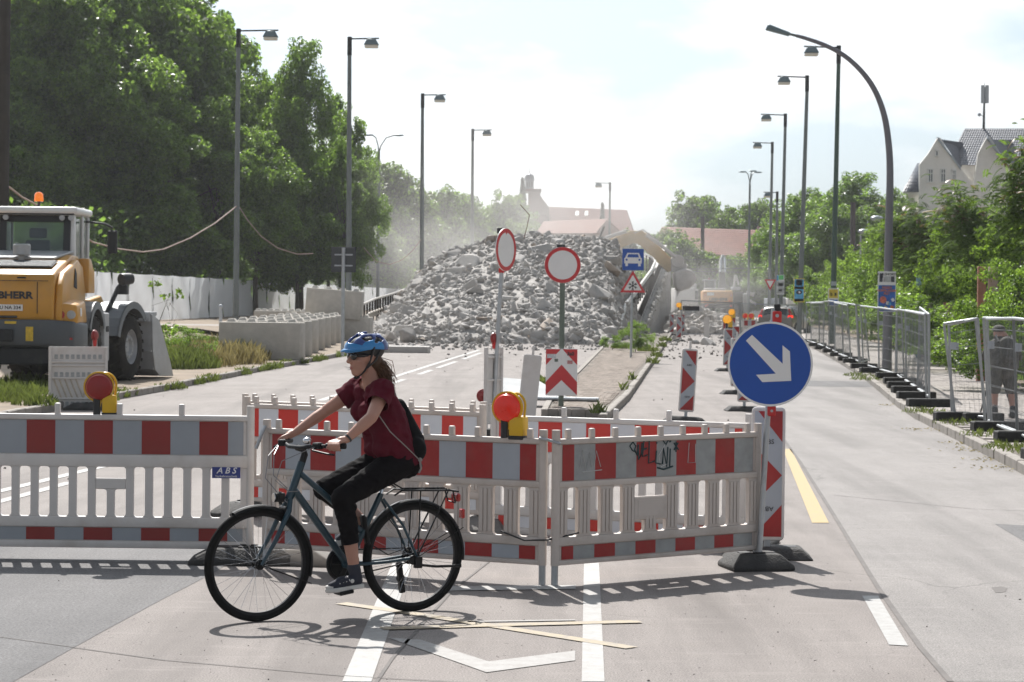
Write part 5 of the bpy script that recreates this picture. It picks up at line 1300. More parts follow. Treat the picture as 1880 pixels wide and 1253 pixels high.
# bucket
bp_ = [(2.55, 1.45), (2.62, .62), (2.75, .22), (3.05, .06), (3.95, .03)]
g = G(); BW = 1.34
for (ya, za), (yb, zb_) in zip(bp_[:-1], bp_[1:]):
    g.hexa([V((-BW, ya, za)), V((BW, ya, za)), V((BW, yb, zb_)), V((-BW, yb, zb_)), V((-BW, ya + .05, za + .02)), V((BW, ya + .05, za + .02)), V((BW, yb + .0, zb_ + .05)), V((-BW, yb + .0, zb_ + .05))])
g.build('bucket_shell', M['lsilver'], ff, smooth=40)
for s in (-1, 1):
    G().prism([(s * BW, y, z) for y, z in bp_ + [(3.75, .35), (3.0, 1.32)]], (s * .04, 0, 0)).build('bucket_side', M['lsilver'], ff, bev=.008)
G().hexa([V(p) for p in ((-BW, 2.5, 1.28), (BW, 2.5, 1.28), (BW, 2.95, 1.42), (-BW, 2.95, 1.42), (-BW, 2.5, 1.50), (BW, 2.5, 1.50), (BW, 2.95, 1.50), (-BW, 2.95, 1.50))]).build('bucket_lip', M['lsilver'], ff, bev=.01)
for x in (-.9, -.3, .3, .9): G().prism([(x - .02, 2.42, 1.42), (x - .02, 2.5, .55), (x - .02, 2.62, .55), (x - .02, 2.56, 1.42)], (.04, 0, 0)).build('bucket_rib', M['lsilver'], ff)
# the front frame's meshes are sub-parts; the frame itself is a part

# ------------------------------------------------------------------ concrete blocks
M['block'] = mat('cast_concrete', (.46, .43, .385), .88, var=.16, scale=2.2, bump=.5, bscale=22, dirt=.6, dirtcol=(.25, .225, .185), island=.13)
def block_mesh(L_, w, h, key):
    def mk():
        g = G().box((0, 0, h / 2), (L_, w, h))
        return g.mesh('body', M['block'], bev=.03, seg=2)
    return cached(('blk', key), mk)
def conc_block(P, rz, label, L_=2.35, w=.62, h=1.06, studs=(4, 1), rot=None):
    t = thing('concrete_block', label, 'concrete block', P, rz, 'stacked interlocking concrete blocks', rot=rot)
    link('body', block_mesh(L_, w, h, (L_, w, h)), t)
    me = cached(('stud', M['block'].name), lambda: G().add([(-.14, -.14, 0), (.14, -.14, 0), (.14, .14, 0), (-.14, .14, 0), (-.08, -.08, .10), (.08, -.08, .10), (.08, .08, .10), (-.08, .08, .10)], [(4, 5, 6, 7), (0, 1, 5, 4), (1, 2, 6, 5), (2, 3, 7, 6), (3, 0, 4, 7)]).mesh('stud', M['block'], bev=.012))
    for i in range(studs[0]):
        for j in range(studs[1]): link('stud', me, t, (-L_ / 2 + (i + .5) * L_ / studs[0], -w / 2 + (j + .5) * w / studs[1], h - .002))
    return t
f0 = at(487, 662, .10); f1 = at(632, 626, .12)
names = ['nearest concrete block of the row, its wide grey face towards us', 'second concrete block of the row, tight behind the nearest one', 'third concrete block of the row, with a diagonal chip in its end', 'fourth concrete block of the row', 'fifth concrete block of the row', 'sixth concrete block of the row', 'seventh concrete block of the row, next to the last', 'farthest concrete block of the row, beside the upright slab']
for i in range(8):
    k = i / 7; y = f0.y + .3 + (f1.y - f0.y) * k; xx = at(545 + (628 - 545) * k ** .85, 655, .1)
    xr_ = (545 + (640 - 545) * (1 - (1 - k) ** 1.25) - 940) / F * y + .0
    conc_block((xr_ - 1.0 - .06 * i, y + .1, .12), R(-8 + rnd.uniform(-2, 2)), names[i], w=.9 if i else .8)
u0 = at(615, 628, .12); yb = f1.y + 1.8
big = conc_block((pt(613, 550, yb).x, yb, pt(613, 584, yb).z), R(-4), 'big concrete block standing highest, behind the row of blocks', L_=(665 - 563) / F * yb, w=.9, h=(584 - 532) / F * yb, studs=(4, 1), rot=(0, R(4), R(-4)))
conc_block((pt(640, 550, yb + .1).x, yb + .1, .1), R(-4), 'concrete block carrying the big upright block', L_=2.0, w=.9, h=pt(613, 584, yb).z - .06)
yb2 = yb + 8
for i, (x0, x1, lb) in enumerate(((468, 516, 'left block of the low row behind, near the tarpaulin fence'), (517, 566, 'right block of the low row behind, near the tarpaulin fence'))):
    L_ = (x1 - x0) / F * yb2 - .03; conc_block((pt((x0 + x1) / 2, 560, yb2).x, yb2, pt(500, 592, yb2).z), R(-3), lb, L_=L_, w=.9, h=(592 - 571) / F * yb2)

# ------------------------------------------------------------------ tarpaulin fence on the left
tf = thing('tarpaulin_fence', 'long white tarpaulin site fence behind the loader and the concrete blocks', 'fence', (-15.4, 87, .8))
tarp = mat('white_tarpaulin', (.84, .86, .89), .55, var=.05, scale=.8, bump=.9, bscale=2.2, dirt=.2, dirtcol=(.45, .44, .42))
_t = tarp.node_tree; _b = _t.nodes['Principled BSDF']; _ts = _t.nodes.new('ShaderNodeBsdfTranslucent'); _ts.inputs['Color'].default_value = (.90, .93, .97, 1)
_ms = _t.nodes.new('ShaderNodeMixShader'); _ms.inputs['Fac'].default_value = .5; _t.links.new(_b.outputs['BSDF'], _ms.inputs[1]); _t.links.new(_ts.outputs['BSDF'], _ms.inputs[2]); _t.links.new(_ms.outputs['Shader'], _t.nodes['Material Output'].inputs['Surface'])
tpost = mat('dark_fence_post', (.04, .045, .05), .5, .4, var=.2)
for kx, X0, Y0, X1, Y1 in ((0, -22.4, 74, -15.6, 85.5), (1, -15.4, 87, -10.1, 239)):
    pass
def tarp_run(xs):
    out_ = []
    for x in xs:                      # intersect the sight line with the fence line
        a = V((-15.4, 87, 0)); dvec = V((5.1, 152, 0)); d = ray(x, 545)
        # solve a + t d2 = k ray
        den = dvec.x * d.y - dvec.y * d.x; t = (-a.x * d.y + a.y * d.x) / den; out_.append(a + dvec * t)
    return out_
seams = [150, 177, 205, 235, 281, 317, 349, 384, 410, 436, 462, 490, 513, 532, 556, 578, 597, 614, 630, 645, 658, 668, 684, 696, 706, 716, 725, 734, 742, 750, 757]
pts_ = tarp_run(seams)
for i, (a, b) in enumerate(zip(pts_[:-1], pts_[1:])):
    n = 6; g = G(); vs = []
    for j in range(n + 1):
        u = j / n; p = a.lerp(b, u)
        for k in range(5):
            z = .06 + 1.92 * k / 4; sag = -.03 * math.sin(u * math.pi) if k == 4 else 0
            vs.append(V((p.x + .05 * math.sin(u * 9 + k * 1.7 + i), p.y, z + sag)) - V((-15.4, 87, 0)))
    g.add(vs, [(j * 5 + k, (j + 1) * 5 + k, (j + 1) * 5 + k + 1, j * 5 + k + 1) for j in range(n) for k in range(4)])
    g.build('tarpaulin_panel', tarp, tf, smooth=80)
    p = a - V((-15.4, 87, 0)); thick = .06 if i % 4 == 3 else .024
    G().cyl((p.x - .03, p.y - .06, -.05), (p.x - .03, p.y - .06, 2.05), thick, n=8).build('post', tpost, tf)
for i in (3, 7, 11, 15, 19): 
    p = pts_[i] - V((-15.4, 87, 0)); G().box((p.x, p.y - .1, .0), (.8, .25, .14)).build('foot', M['rubber'], tf)
# bollard and lantern by the left path
bo = at(405, 612, .6); o = G().cyl((0, 0, -.4), (0, 0, .75), .06, n=10).sph((0, 0, .78), .09, 10, 6).build('bollard', M['steel'], None, pt(405, 585, 84) - V((0, 0, .35))); tag(o, 'grey steel bollard at the end of the grass', 'bollard')
o = G().cyl((0, 0, 0), (0, 0, .28), .12, .10, n=10).tube([(-.1, 0, .28), (-.06, 0, .42), (.06, 0, .42), (.1, 0, .28)], .012, 6).build('site_lantern', M['black'], None, pt(432, 601, 83)); tag(o, 'small dark lantern standing beside the nearest concrete block', 'lantern')
tag(sheet('path', [(-16, 82), (-8.9, 82), (-8.3, 86), (-16, 86)], VZ(8, 90) + .01, M['slab'], 'pale path behind the grass verge'), kind='structure')

# ------------------------------------------------------------------ ramp with railings, being demolished
M['rconc'] = mat('ramp_concrete', (.36, .345, .325), .9, var=.18, scale=1.2, bump=.5, bscale=12, dirt=.5, dirtcol=(.24, .22, .19))
M['rail_dark'] = mat('dark_brown_railing', (.030, .023, .020), 1, spec=0, var=.2, scale=3, dirt=.3, dirtcol=(.14, .11, .09))
w0 = at(1181, 618); WA = R(5.8)
rw = thing('ramp_wall', 'grooved concrete retaining wall of the demolished ramp', 'retaining wall', (w0.x, w0.y, 0), -WA)
rz_ = lambda s: .25 + .104 * s
n = 46; g = G(); vs = []
for i in range(n + 1):
    s = 44 * i / n; zt_ = rz_(s) + rnd.uniform(-.12, .10)
    for x, z in ((0, -.1), (0, zt_), (-.5, zt_ + .02), (-.5, -.1)): vs.append(V((x, s, z)))
g.add(vs, [(i * 4 + k, i * 4 + (k + 1) % 4, (i + 1) * 4 + (k + 1) % 4, (i + 1) * 4 + k) for i in range(n) for k in range(4)] + [(0, 1, 2, 3), (n * 4 + 3, n * 4 + 2, n * 4 + 1, n * 4)])
g.build('wall_core', M['rconc'], rw, smooth=0)
gm = M['rconc']
for i in range(60):
    s = .4 + i * .72; 
    if s < 43.5: G().box((.012, s, (rz_(s) - .2) / 2), (.05, .50, max(.1, rz_(s) - .25))).build('wall_rib', gm, rw, smooth=0)
g = G()
for i in range(240):
    s = rnd.uniform(0, 44); r = rnd.uniform(.06, .16); g.sph((rnd.uniform(-.05, .12), s, rz_(s) + rnd.uniform(-.25, .15)), (r, r * 1.2, r * .8), 5, 4, rotm(rnd.uniform(0, 90), 0, rnd.uniform(0, 90)))
o = g.build('broken_edge', M['rconc'], rw, smooth=0); o['kind'] = 'stuff'
rr = thing('ramp_railing', 'dark brown panelled railing climbing the right side of the ramp', 'railing', (w0.x, w0.y, 0), -WA)
for i in range(11):
    s0, s1 = i * 4, i * 4 + 3.96
    G().hexa([V((-.45, s0, rz_(s0) - .05)), V((-.40, s0, rz_(s0) - .05)), V((-.40, s1, rz_(s1) - .05)), V((-.45, s1, rz_(s1) - .05)), V((-.45, s0, rz_(s0) + 1.0)), V((-.40, s0, rz_(s0) + 1.0)), V((-.40, s1, rz_(s1) + 1.0)), V((-.45, s1, rz_(s1) + 1.0))]).build('railing_panel', M['rail_dark'], rr, smooth=0)
    for k in range(3):
        s = s0 + .2 + k * 1.33; G().box((-.36, s, rz_(s) + .45), (.08, .08, 1.0)).build('railing_post', M['rail_dark'], rr)
G().hexa([V((-.52, -.2, rz_(0) + 1.0)), V((-.30, -.2, rz_(0) + 1.0)), V((-.30, 44, rz_(44) + 1.0)), V((-.52, 44, rz_(44) + 1.0)), V((-.52, -.2, rz_(0) + 1.1)), V((-.30, -.2, rz_(0) + 1.1)), V((-.30, 44, rz_(44) + 1.1)), V((-.52, 44, rz_(44) + 1.1))]).build('handrail', mat('pale_handrail', (.33, .31, .29), .6, var=.2), rr)
me = G().box((0, 0, 0), (.06, .30, .06)).mesh('white_marker', M['white_sign'])
for i in range(66): link('white_marker', me, rr, (-.31, .5 + i * .66, rz_(.5 + i * .66) + .22 + (i % 2) * .0))
def guardrail(name, label, P, m, post_m):
    t = thing(name, label, 'guardrail', P[0]); P = [V(p) for p in P]; o = P[0]
    g = G(); sec = [(-.02, -.16), (.05, -.10), (.0, 0), (.05, .10), (-.02, .16)]; vs = []
    for p in P:
        for x, z in sec: vs.append(p - o + V((x, 0, z)))
    k = len(sec); g.add(vs, [(i * k + j, i * k + j + 1, (i + 1) * k + j + 1, (i + 1) * k + j) for i in range(len(P) - 1) for j in range(k - 1)])
    b = g.build('beam', m, t, smooth=60); md = b.modifiers.new('t', 'SOLIDIFY'); md.thickness = .02
    for p, d in resample(P, 1.9): G().box(p - o + V((-.10, 0, -.45)), (.09, .12, 1.0)).build('post', post_m, t)
    return t
galv = mat('pale_guardrail', (.55, .53, .50), .5, .4, var=.15, scale=3, dirt=.3, dirtcol=(.35, .32, .28))
q = lambda x, y, Y: pt(x, y, Y)
guardrail('guardrail', 'pale guardrail bending up beside the rubble, behind the snow sign', [q(1139, 618, 103), q(1141, 590, 106), q(1148, 562, 110), q(1180, 520, 124), q(1196, 498, 133), q(1203, 482, 140), q(1196, 474, 146), q(1178, 466, 152)], galv, M['rail_dark'])
guardrail('guardrail', 'bent guardrail end left of the rubble heap', [q(661, 603, 105), q(664, 596, 107), q(677, 580, 110), q(704, 569, 116), q(716, 565, 119)], mat('weathered_guardrail', (.36, .33, .29), .6, .3, var=.2), M['rail_dark'])
lr = thing('side_railing', 'dark railing with thin uprights climbing left of the rubble', 'railing', q(664, 590, 108))
Pl = [q(664, 560, 108), q(690, 548.5, 113), q(720, 540, 119), q(752, 528.5, 126), q(775, 520, 132)]; o_ = lr.location
G().tube([p - o_ for p in Pl], .055, 8).build('handrail', galv, lr)
for p, d in resample(Pl, .95): G().box(p - o_ + V((0, 0, -.42)), (.10, .06, .85)).build('baluster', M['rail_dark'], lr)

# ------------------------------------------------------------------ rubble heap
M['rub'] = mat('broken_concrete', (.415, .395, .375), .92, var=.18, scale=1.6, bump=.6, bscale=9, dirt=.5, dirtcol=(.30, .26, .22), island=.24)
M['rubd'] = mat('rubble_fines', (.34, .32, .30), .95, var=.3, scale=2.5, bump=.8, bscale=10)
RX = [(-8.0, 0), (-7.2, .3), (-6.4, 1.0), (-5.2, 2.5), (-4.1, 3.75), (-3.2, 4.25), (-2.4, 4.45), (-1.1, 4.85), (.4, 5.1), (2.2, 5.0), (4.4, 5.0), (5.1, 4.5), (5.6, 3.6), (6.0, 1.8), (6.25, 0)]
def ridge(x):
    for (a, za), (b, zb_) in zip(RX[:-1], RX[1:]):
        if a <= x <= b: return za + (zb_ - za) * (x - a) / (b - a)
    return 0
def hpile(x, y):
    xs = x - (.10 if x > 0 else .02) * (y - 115); toe = 96.5 + .35 * abs(min(0, xs + 2)) * .6 + .12 * max(0, xs - 1); u = (y - toe) / (116 - toe)
    if u <= 0: return 0
    k = min(1, u) ** .82; k *= 1 - .10 * math.sin(u * 6 + xs * 1.3) * (1 - min(1, u))
    if u > 1.15: k *= max(0, 1 - (u - 1.15) * 1.2)
    return ridge(xs) * k
rp_ = thing('rubble_heap', 'big heap of broken grey concrete chunks blocking the ramp', 'rubble heap', (0, 105, 0))
g = G(); nx, ny = 70, 90
for j in range(ny + 1):
    for i in range(nx + 1):
        x = -9 + 20 * i / nx; y = 95 + 34 * j / ny; g.v.append((x, y - 105, max(0, hpile(x, y)) - .02 + (.10 * rnd.random() if hpile(x, y) > .05 else -.1)))
for j in range(ny):
    for i in range(nx): g.f.append((j * (nx + 1) + i, j * (nx + 1) + i + 1, (j + 1) * (nx + 1) + i + 1, (j + 1) * (nx + 1) + i)); g.m.append(0)
o = g.build('fines', M['rubd'], rp_, smooth=0)
def chunk(seed):
    r = random.Random(seed); bm = bmesh.new(); d = V((r.uniform(.75, 1.25), r.uniform(.6, 1.0), r.uniform(.45, .85)))
    n_ = r.choice((9, 11, 13, 16))
    for i in range(n_):
        p = V((r.gauss(0, 1), r.gauss(0, 1), r.gauss(0, 1))).normalized(); p = V((max(-.72, min(.72, p.x * 1.1)), max(-.72, min(.72, p.y * 1.1)), max(-.72, min(.72, p.z * 1.1))))
        bm.verts.new((p.x * d.x, p.y * d.y, p.z * d.z))
    h = bmesh.ops.convex_hull(bm, input=bm.verts[:]); bmesh.ops.delete(bm, geom=[v for v in bm.verts if not v.link_faces], context='VERTS')
    bmesh.ops.dissolve_limit(bm, angle_limit=R(14), verts=bm.verts[:], edges=bm.edges[:])
    bmesh.ops.bevel(bm, geom=bm.edges[:], offset=.11, segments=1, affect='EDGES', clamp_overlap=True)
    bmesh.ops.triangulate(bm, faces=bm.faces[:])
    me = bpy.data.meshes.new('rubble_chunk'); bm.to_mesh(me); bm.free(); me.materials.append(M['rub']); return me
CH = [chunk(100 + i) for i in range(14)]
CHV = [np.array([v.co[:] for v in m.vertices]) for m in CH]; CHF = [np.array([p.vertices[:] for p in m.polygons]) for m in CH]
big_, small_ = [], []
rr_ = random.Random(21)
def surf():
    while True:
        x, y = rr_.uniform(-8.5, 9), rr_.uniform(96, 121)
        if hpile(x, y) > .04 or rr_.random() < .03: return x, y, hpile(x, y)
M['rubw'] = mat('brownish_broken_concrete', (.36, .30, .25), .92, var=.2, scale=1.6, bump=.6, bscale=9, island=.2)
CHW = []
for m_ in CH[:5]:
    q_ = m_.copy(); q_.materials.clear(); q_.materials.append(M['rubw']); CHW.append(q_)
for i in range(330):
    x, y, z = surf(); s = .16 + .46 * rr_.random() ** 2.6
    big_.append((s, x, y, z + s * rr_.uniform(.0, .30)))
for x, y, s in ((855, 488, 1.0), (990, 462, .8), (830, 470, .7), (1100, 545, .75), (760, 520, .85), (720, 545, .8), (1170, 500, .7), (930, 600, .6), (1010, 600, .55), (700, 600, .6), (1120, 500, .7)):
    for Y in np.arange(97, 117, .4):
        p = pt(x, y, Y)
        if hpile(p.x, Y) > p.z: big_.append((s, p.x, Y - .2, p.z)); break
big_.sort(reverse=True)
for s, x, y, z in big_[:300]:
    link('rubble_chunk', rr_.choice(CHW) if rr_.random() < .16 else rr_.choice(CH), rp_, (x, y - 105, z), (rr_.uniform(0, 6.3), rr_.uniform(-.5, .5), rr_.uniform(0, 6.3))).scale = (s * rr_.uniform(.85, 1.5), s, s * rr_.uniform(.6, 1.1))
from mathutils import Euler
vs, fs, off = [], [], 0
rest_ = [(s, x, y, z) for s, x, y, z in big_[300:]]
for i in range(9500):
    x, y, z = surf(); s = .055 + .22 * rr_.random() ** 2.4; rest_.append((s, x, y, z + s * .2))
for i in range(500):
    p = at(rr_.uniform(690, 1120), 622 + 22 * rr_.random()); s = .04 + .14 * rr_.random() ** 2; rest_.append((s, p.x, p.y, s * .3))
for s, x, y, z in rest_:
    k = rr_.randrange(14); q_ = np.array(Euler((rr_.uniform(0, 6.3), rr_.uniform(0, 6.3), 0)).to_matrix())
    vs.append(CHV[k] @ q_.T * s + np.array((x, y - 105, z))); fs.append(CHF[k] + off); off += len(CHV[k])
vs = np.concatenate(vs); fs = np.concatenate(fs); me = bpy.data.meshes.new('rubble')
me.vertices.add(len(vs)); me.vertices.foreach_set('co', vs.reshape(-1).astype(np.float32)); me.loops.add(len(fs) * 3); me.loops.foreach_set('vertex_index', fs.reshape(-1).astype(np.int32))
me.polygons.add(len(fs)); me.polygons.foreach_set('loop_start', np.arange(0, len(fs) * 3, 3, dtype=np.int32)); me.polygons.foreach_set('loop_total', np.full(len(fs), 3, dtype=np.int32)); me.materials.append(M['rub']); me.update(calc_edges=True)
o = link('rubble', me, rp_); o['kind'] = 'stuff'
reb = mat('rusty_rebar', (.16, .09, .06), .8, var=.3)
for i, P in enumerate((((962, 438), (968, 415), (972, 395), (955, 376)), ((1150, 470), (1160, 462), (1172, 458)))):
    G().tube([pt(x, y, 113) - V((0, 105, 0)) for x, y in P], .022, 5).build('rebar', reb, rp_)
G().cyl(pt(1101, 437, 114) - V((0, 105, 0)), pt(1109, 416, 114) - V((0, 105, 0)), .06, n=6).build('broken_strut', galv, rp_)
# second heap of fines behind the end fence
g = G()
hx = thing('rubble_heap', 'low dusty rubble bank behind the mesh fence at the end of the lane', 'rubble heap', (0, 150, 0))
for i in range(1300):
    px_ = rr_.uniform(1228, 1372); Y = rr_.uniform(133, 160); hgt = .1 + 1.25 * max(0, 1 - abs(px_ - 1275) / 95) * sm(133, 148, Y); p = pt(px_, 600, Y); s = .12 + .5 * rr_.random() ** 2.5
    k = rr_.randrange(14); q_ = np.array(Euler((rr_.uniform(0, 6.3), rr_.uniform(0, 6.3), 0)).to_matrix()); vv_ = CHV[k] @ q_.T * s + np.array((p.x, Y - 150, hgt * rr_.uniform(.85, 1.0)))
    g.add([tuple(v) for v in vv_], [tuple(f) for f in CHF[k]])
o = g.build('rubble', mat('dusty_rubble', (.47, .44, .41), .95, island=.12), hx, smooth=0); o['kind'] = 'stuff'

# ------------------------------------------------------------------ demolition excavator behind the heap
EY = 146
M['eyel'] = mat('dusty_excavator_yellow', (.40, .26, .09), .8, spec=.1, var=.2, scale=.8, dirt=.7, dirtcol=(.42, .36, .29))
M['edusty'] = mat('dusty_steel', (.46, .43, .41), .8, 0, var=.2, scale=1.5, dirt=.4, dirtcol=(.44, .40, .36))
e0 = pt(1120, 560, EY)
ex = thing('demolition_excavator', 'dusty yellow excavator arm reaching over the rubble with a round bucket', 'excavator', (e0.x, EY, 0))
E = lambda x, y, dy=0: pt(x, y, EY + dy) - V((e0.x, EY, 0))
def slab_(pix, th, nm, m, dy=0, par=ex, bev=.06): return G().prism([E(x, y, dy) for x, y in pix], (0, th, 0)).build(nm, m, par, bev=bev, seg=2)
slab_([(1098, 462), (1108, 444), (1158, 424), (1180, 424), (1198, 440), (1188, 456), (1166, 446), (1120, 462)], .8, 'boom', M['eyel'])
slab_([(1172, 424), (1186, 428), (1242, 484), (1240, 496), (1226, 500), (1178, 452)], .65, 'dipper', M['eyel'], dy=.05)
G().tube([E(1112, 437, -.3), E(1150, 425, -.3)], .13, 10).build('hydraulic_ram', M['edusty'], ex)
G().tube([E(1186, 432, -.3), E(1215, 452, -.3), E(1240, 472, -.3)], .11, 10).build('hydraulic_ram', M['edusty'], ex)
G().tube([E(1190, 428, -.2), E(1230, 462, -.2), E(1236, 474, -.2)], .045, 6).tube([E(1165, 428, -.2), E(1180, 422, -.2), E(1196, 434, -.2)], .045, 6).build('hydraulic_hose', M['edusty'], ex)
g = G().lathe([(.0, -.6), (.42, -.6), (.42, .5), (0, .5)], E(1243, 480, .3), (0, 1, 0), 14); g.tube([E(1232, 478, -.2), E(1240, 470, -.2), E(1250, 474, -.2), E(1254, 486, -.2)], .10, 8); g.box(E(1246, 492, .3), (1.0, .9, .5)); g.build('coupler', M['edusty'], ex, bev=.03)
g = G(); prof = [(1238, 500), (1258, 493), (1272, 497), (1279, 508), (1277, 520), (1266, 530), (1246, 536), (1240, 524)]
G().prism([E(x, y, -.9) for x, y in prof], (0, 2.0, 0)).build('bucket', M['edusty'], ex, bev=.15, seg=3)
for i in range(4): G().prism([E(1243, 535, -.8 + i * .5), E(1250, 533, -.8 + i * .5), E(1243, 545, -.8 + i * .5)], (0, .22, 0)).build('bucket_tooth', M['edusty'], ex)
slab_([(1085, 560), (1085, 470), (1120, 452), (1132, 470), (1132, 560)], 2.4, 'engine_house', M['eyel'], dy=2)
slab_([(1086, 640), (1086, 560), (1140, 560), (1140, 640)], 3.2, 'undercarriage', M['edusty'], dy=1.6)

# ------------------------------------------------------------------ excavator at the end of the lane
EY2 = 188
def exc(x0, label, name, body, s=1.0):
    o0 = pt(x0, 595, EY2); return o0
e1 = pt(1317, 590, EY2); ex2 = thing('rear_excavator', 'orange-yellow excavator turned tail towards us at the end of the lane', 'excavator', (e1.x, EY2, 0))
E2 = lambda x, y, dy=0: pt(x, y, EY2 + dy) - V((e1.x, EY2, 0))
oy = mat('orange_yellow_paint', (.62, .30, .07), .5, var=.08, scale=.8, dirt=.3, dirtcol=(.5, .4, .3))
def bx2(x0, y0, x1, y1, th, nm, m, dy=0, bev=.05, par=None): return G().prism([E2(x0, y0, dy), E2(x1, y0, dy), E2(x1, y1, dy), E2(x0, y1, dy)], (0, th, 0)).build(nm, m, par or ex2, bev=bev, seg=2)
cw_ = bx2(1290, 534, 1346, 557, 2.0, 'counterweight', oy, bev=.12)
text('LIEBHERR', .36, M['ldark'], cw_, E2(1319, 550.5, -.02), (R(90), 0, 0), depth=.01, bold=.01)
for x in (1292.5, 1341): 
    for k in range(3): G().prism([E2(x + k * 1.3 - 1.2, 545 - k * .2, -.01), E2(x + k * 1.3 - .5, 545 - k * .2, -.01), E2(x + k * 1.3 + 1.3, 540, -.01), E2(x + k * 1.3 + .6, 540, -.01)], (0, -.01, 0)).build('warning_stripe', M['white_sign'] if k % 2 else M['red_sign'], cw_, smooth=0)
bx2(1298, 537, 1311, 543, .02, 'panel_sign', M['white_sign'], dy=-.02, bev=0)
bx2(1292, 558, 1345, 566, 2.4, 'engine_deck', M['ldark'], dy=.3); bx2(1296, 529.5, 1333, 534, 2.5, 'top_deck', M['lsilver'], dy=.3)
bx2(1294, 516, 1313, 534, 1.6, 'cab', M['glass'], dy=2.2); bx2(1293, 513.5, 1314, 516, 1.7, 'cab_roof', M['lgrey'], dy=2.1)
for x in (1293.5, 1313): bx2(x - .8, 516, x + .8, 534, .1, 'cab_pillar', M['lsilver'], dy=2.1, bev=0)
bx2(1300, 511, 1304, 514, .3, 'red_beacon', M['lamp_red_dark'], dy=2.2)
bx2(1291, 567, 1306, 592, 4.5, 'track', M['ldark'], dy=.6); bx2(1331, 567, 1346, 592, 4.5, 'track', M['ldark'], dy=.6)
wht = mat('dusty_white_arm', (.62, .61, .59), .55, var=.1)
g = G().prism([E2(1319, 534, 2), E2(1333, 534, 2), E2(1331, 500, 3), E2(1321, 500, 3)], (0, .6, 0)); g.build('arm_foot', M['ldark'], ex2)
G().prism([E2(1321, 502, 3), E2(1332, 502, 3), E2(1334, 478, 4), E2(1330, 468, 4), E2(1325, 468, 4), E2(1321, 480, 4)], (0, .5, 0)).build('arm', wht, ex2, bev=.05)
for x in (1323, 1332): G().tube([E2(x, 500, 2.6), E2(x + (1.5 if x < 1328 else -1), 474, 3.6)], .07, 8).build('hydraulic_ram', chrome, ex2)
for x in (1296, 1342): bx2(x - 1.6, 561, x + 1.6, 563.5, .05, 'rear_lamp', M['lamp_red'], dy=-.05, bev=0)
for x, y in ((1294, 553), (1340, 553), (1299, 560)): bx2(x - 1.2, y - 1.2, x + 1.2, y + 1.2, .05, 'lamp', M['lamp_red'], dy=-.06, bev=0)
# white truck half hidden by the bucket, second machine, silver van
t0 = pt(1268, 585, 182); tk = thing('lorry', 'white lorry half hidden in dust behind the bucket', 'lorry', (t0.x, 182, 0))
T = lambda x, y, dy=0: pt(x, y, 182 + dy) - V((t0.x, 182, 0))
lw = mat('dusty_white_lorry', (.62, .60, .57), .5, var=.06)
def bt(x0, y0, x1, y1, th, nm, m, dy=0, par=None): return G().prism([T(x0, y0, dy), T(x1, y0, dy), T(x1, y1, dy), T(x0, y1, dy)], (0, th, 0)).build(nm, m, par or tk, bev=.06, seg=2)
bt(1240, 529, 1275, 582, 5, 'cargo_box', lw); bt(1262, 521, 1279, 531, 1.5, 'cab_top', lw, dy=.8); bt(1274, 531, 1282, 575, 1.8, 'cab', lw, dy=.6); bt(1276.5, 534, 1281.5, 550, .1, 'windscreen', M['glass'], dy=.55)
for x in (1250, 1272): G().lathe([(0, -.15), (.5, -.15), (.5, .15), (0, .15)], T(x, 583, .5), (0, 1, 0), 16).build('wheel', M['etyre'], tk)
t0 = pt(1358, 585, 200); mk = thing('crane_truck', 'pale grey machine with a folded white arm, right of the orange excavator', 'crane truck', (t0.x, 200, 0))
T2 = lambda x, y, dy=0: pt(x, y, 200 + dy) - V((t0.x, 200, 0))
def bm_(pix, th, nm, m, dy=0): return G().prism([T2(x, y, dy) for x, y in pix], (0, th, 0)).build(nm, m, mk, bev=.05)
bm_([(1346, 536), (1366, 536), (1368, 582), (1346, 582)], 3, 'body', M['ldark'], .5); bm_([(1364, 540), (1373, 538), (1374, 584), (1366, 584)], 2.5, 'cab', M['lsilver'], .2)
bm_([(1345, 527), (1360, 527), (1360, 533), (1345, 533)], 2, 'platform', M['lsilver'], .4)
bm_([(1346, 527), (1349, 505), (1353, 505), (1358, 522), (1355, 524), (1351, 512), (1350, 527)], .4, 'arm', wht, 1)
bm_([(1370, 534), (1386, 538), (1384, 546), (1372, 541)], .15, 'torn_panel', wht, -.2)
bm_([(1374, 548), (1389, 557), (1388, 562), (1374, 553)], .2, 'strut', wht, .3)
for x in (1350, 1366): G().lathe([(0, -.2), (.55, -.2), (.55, .2), (0, .2)], T2(x, 583, .6), (0, 1, 0), 16).build('wheel', M['etyre'], mk)
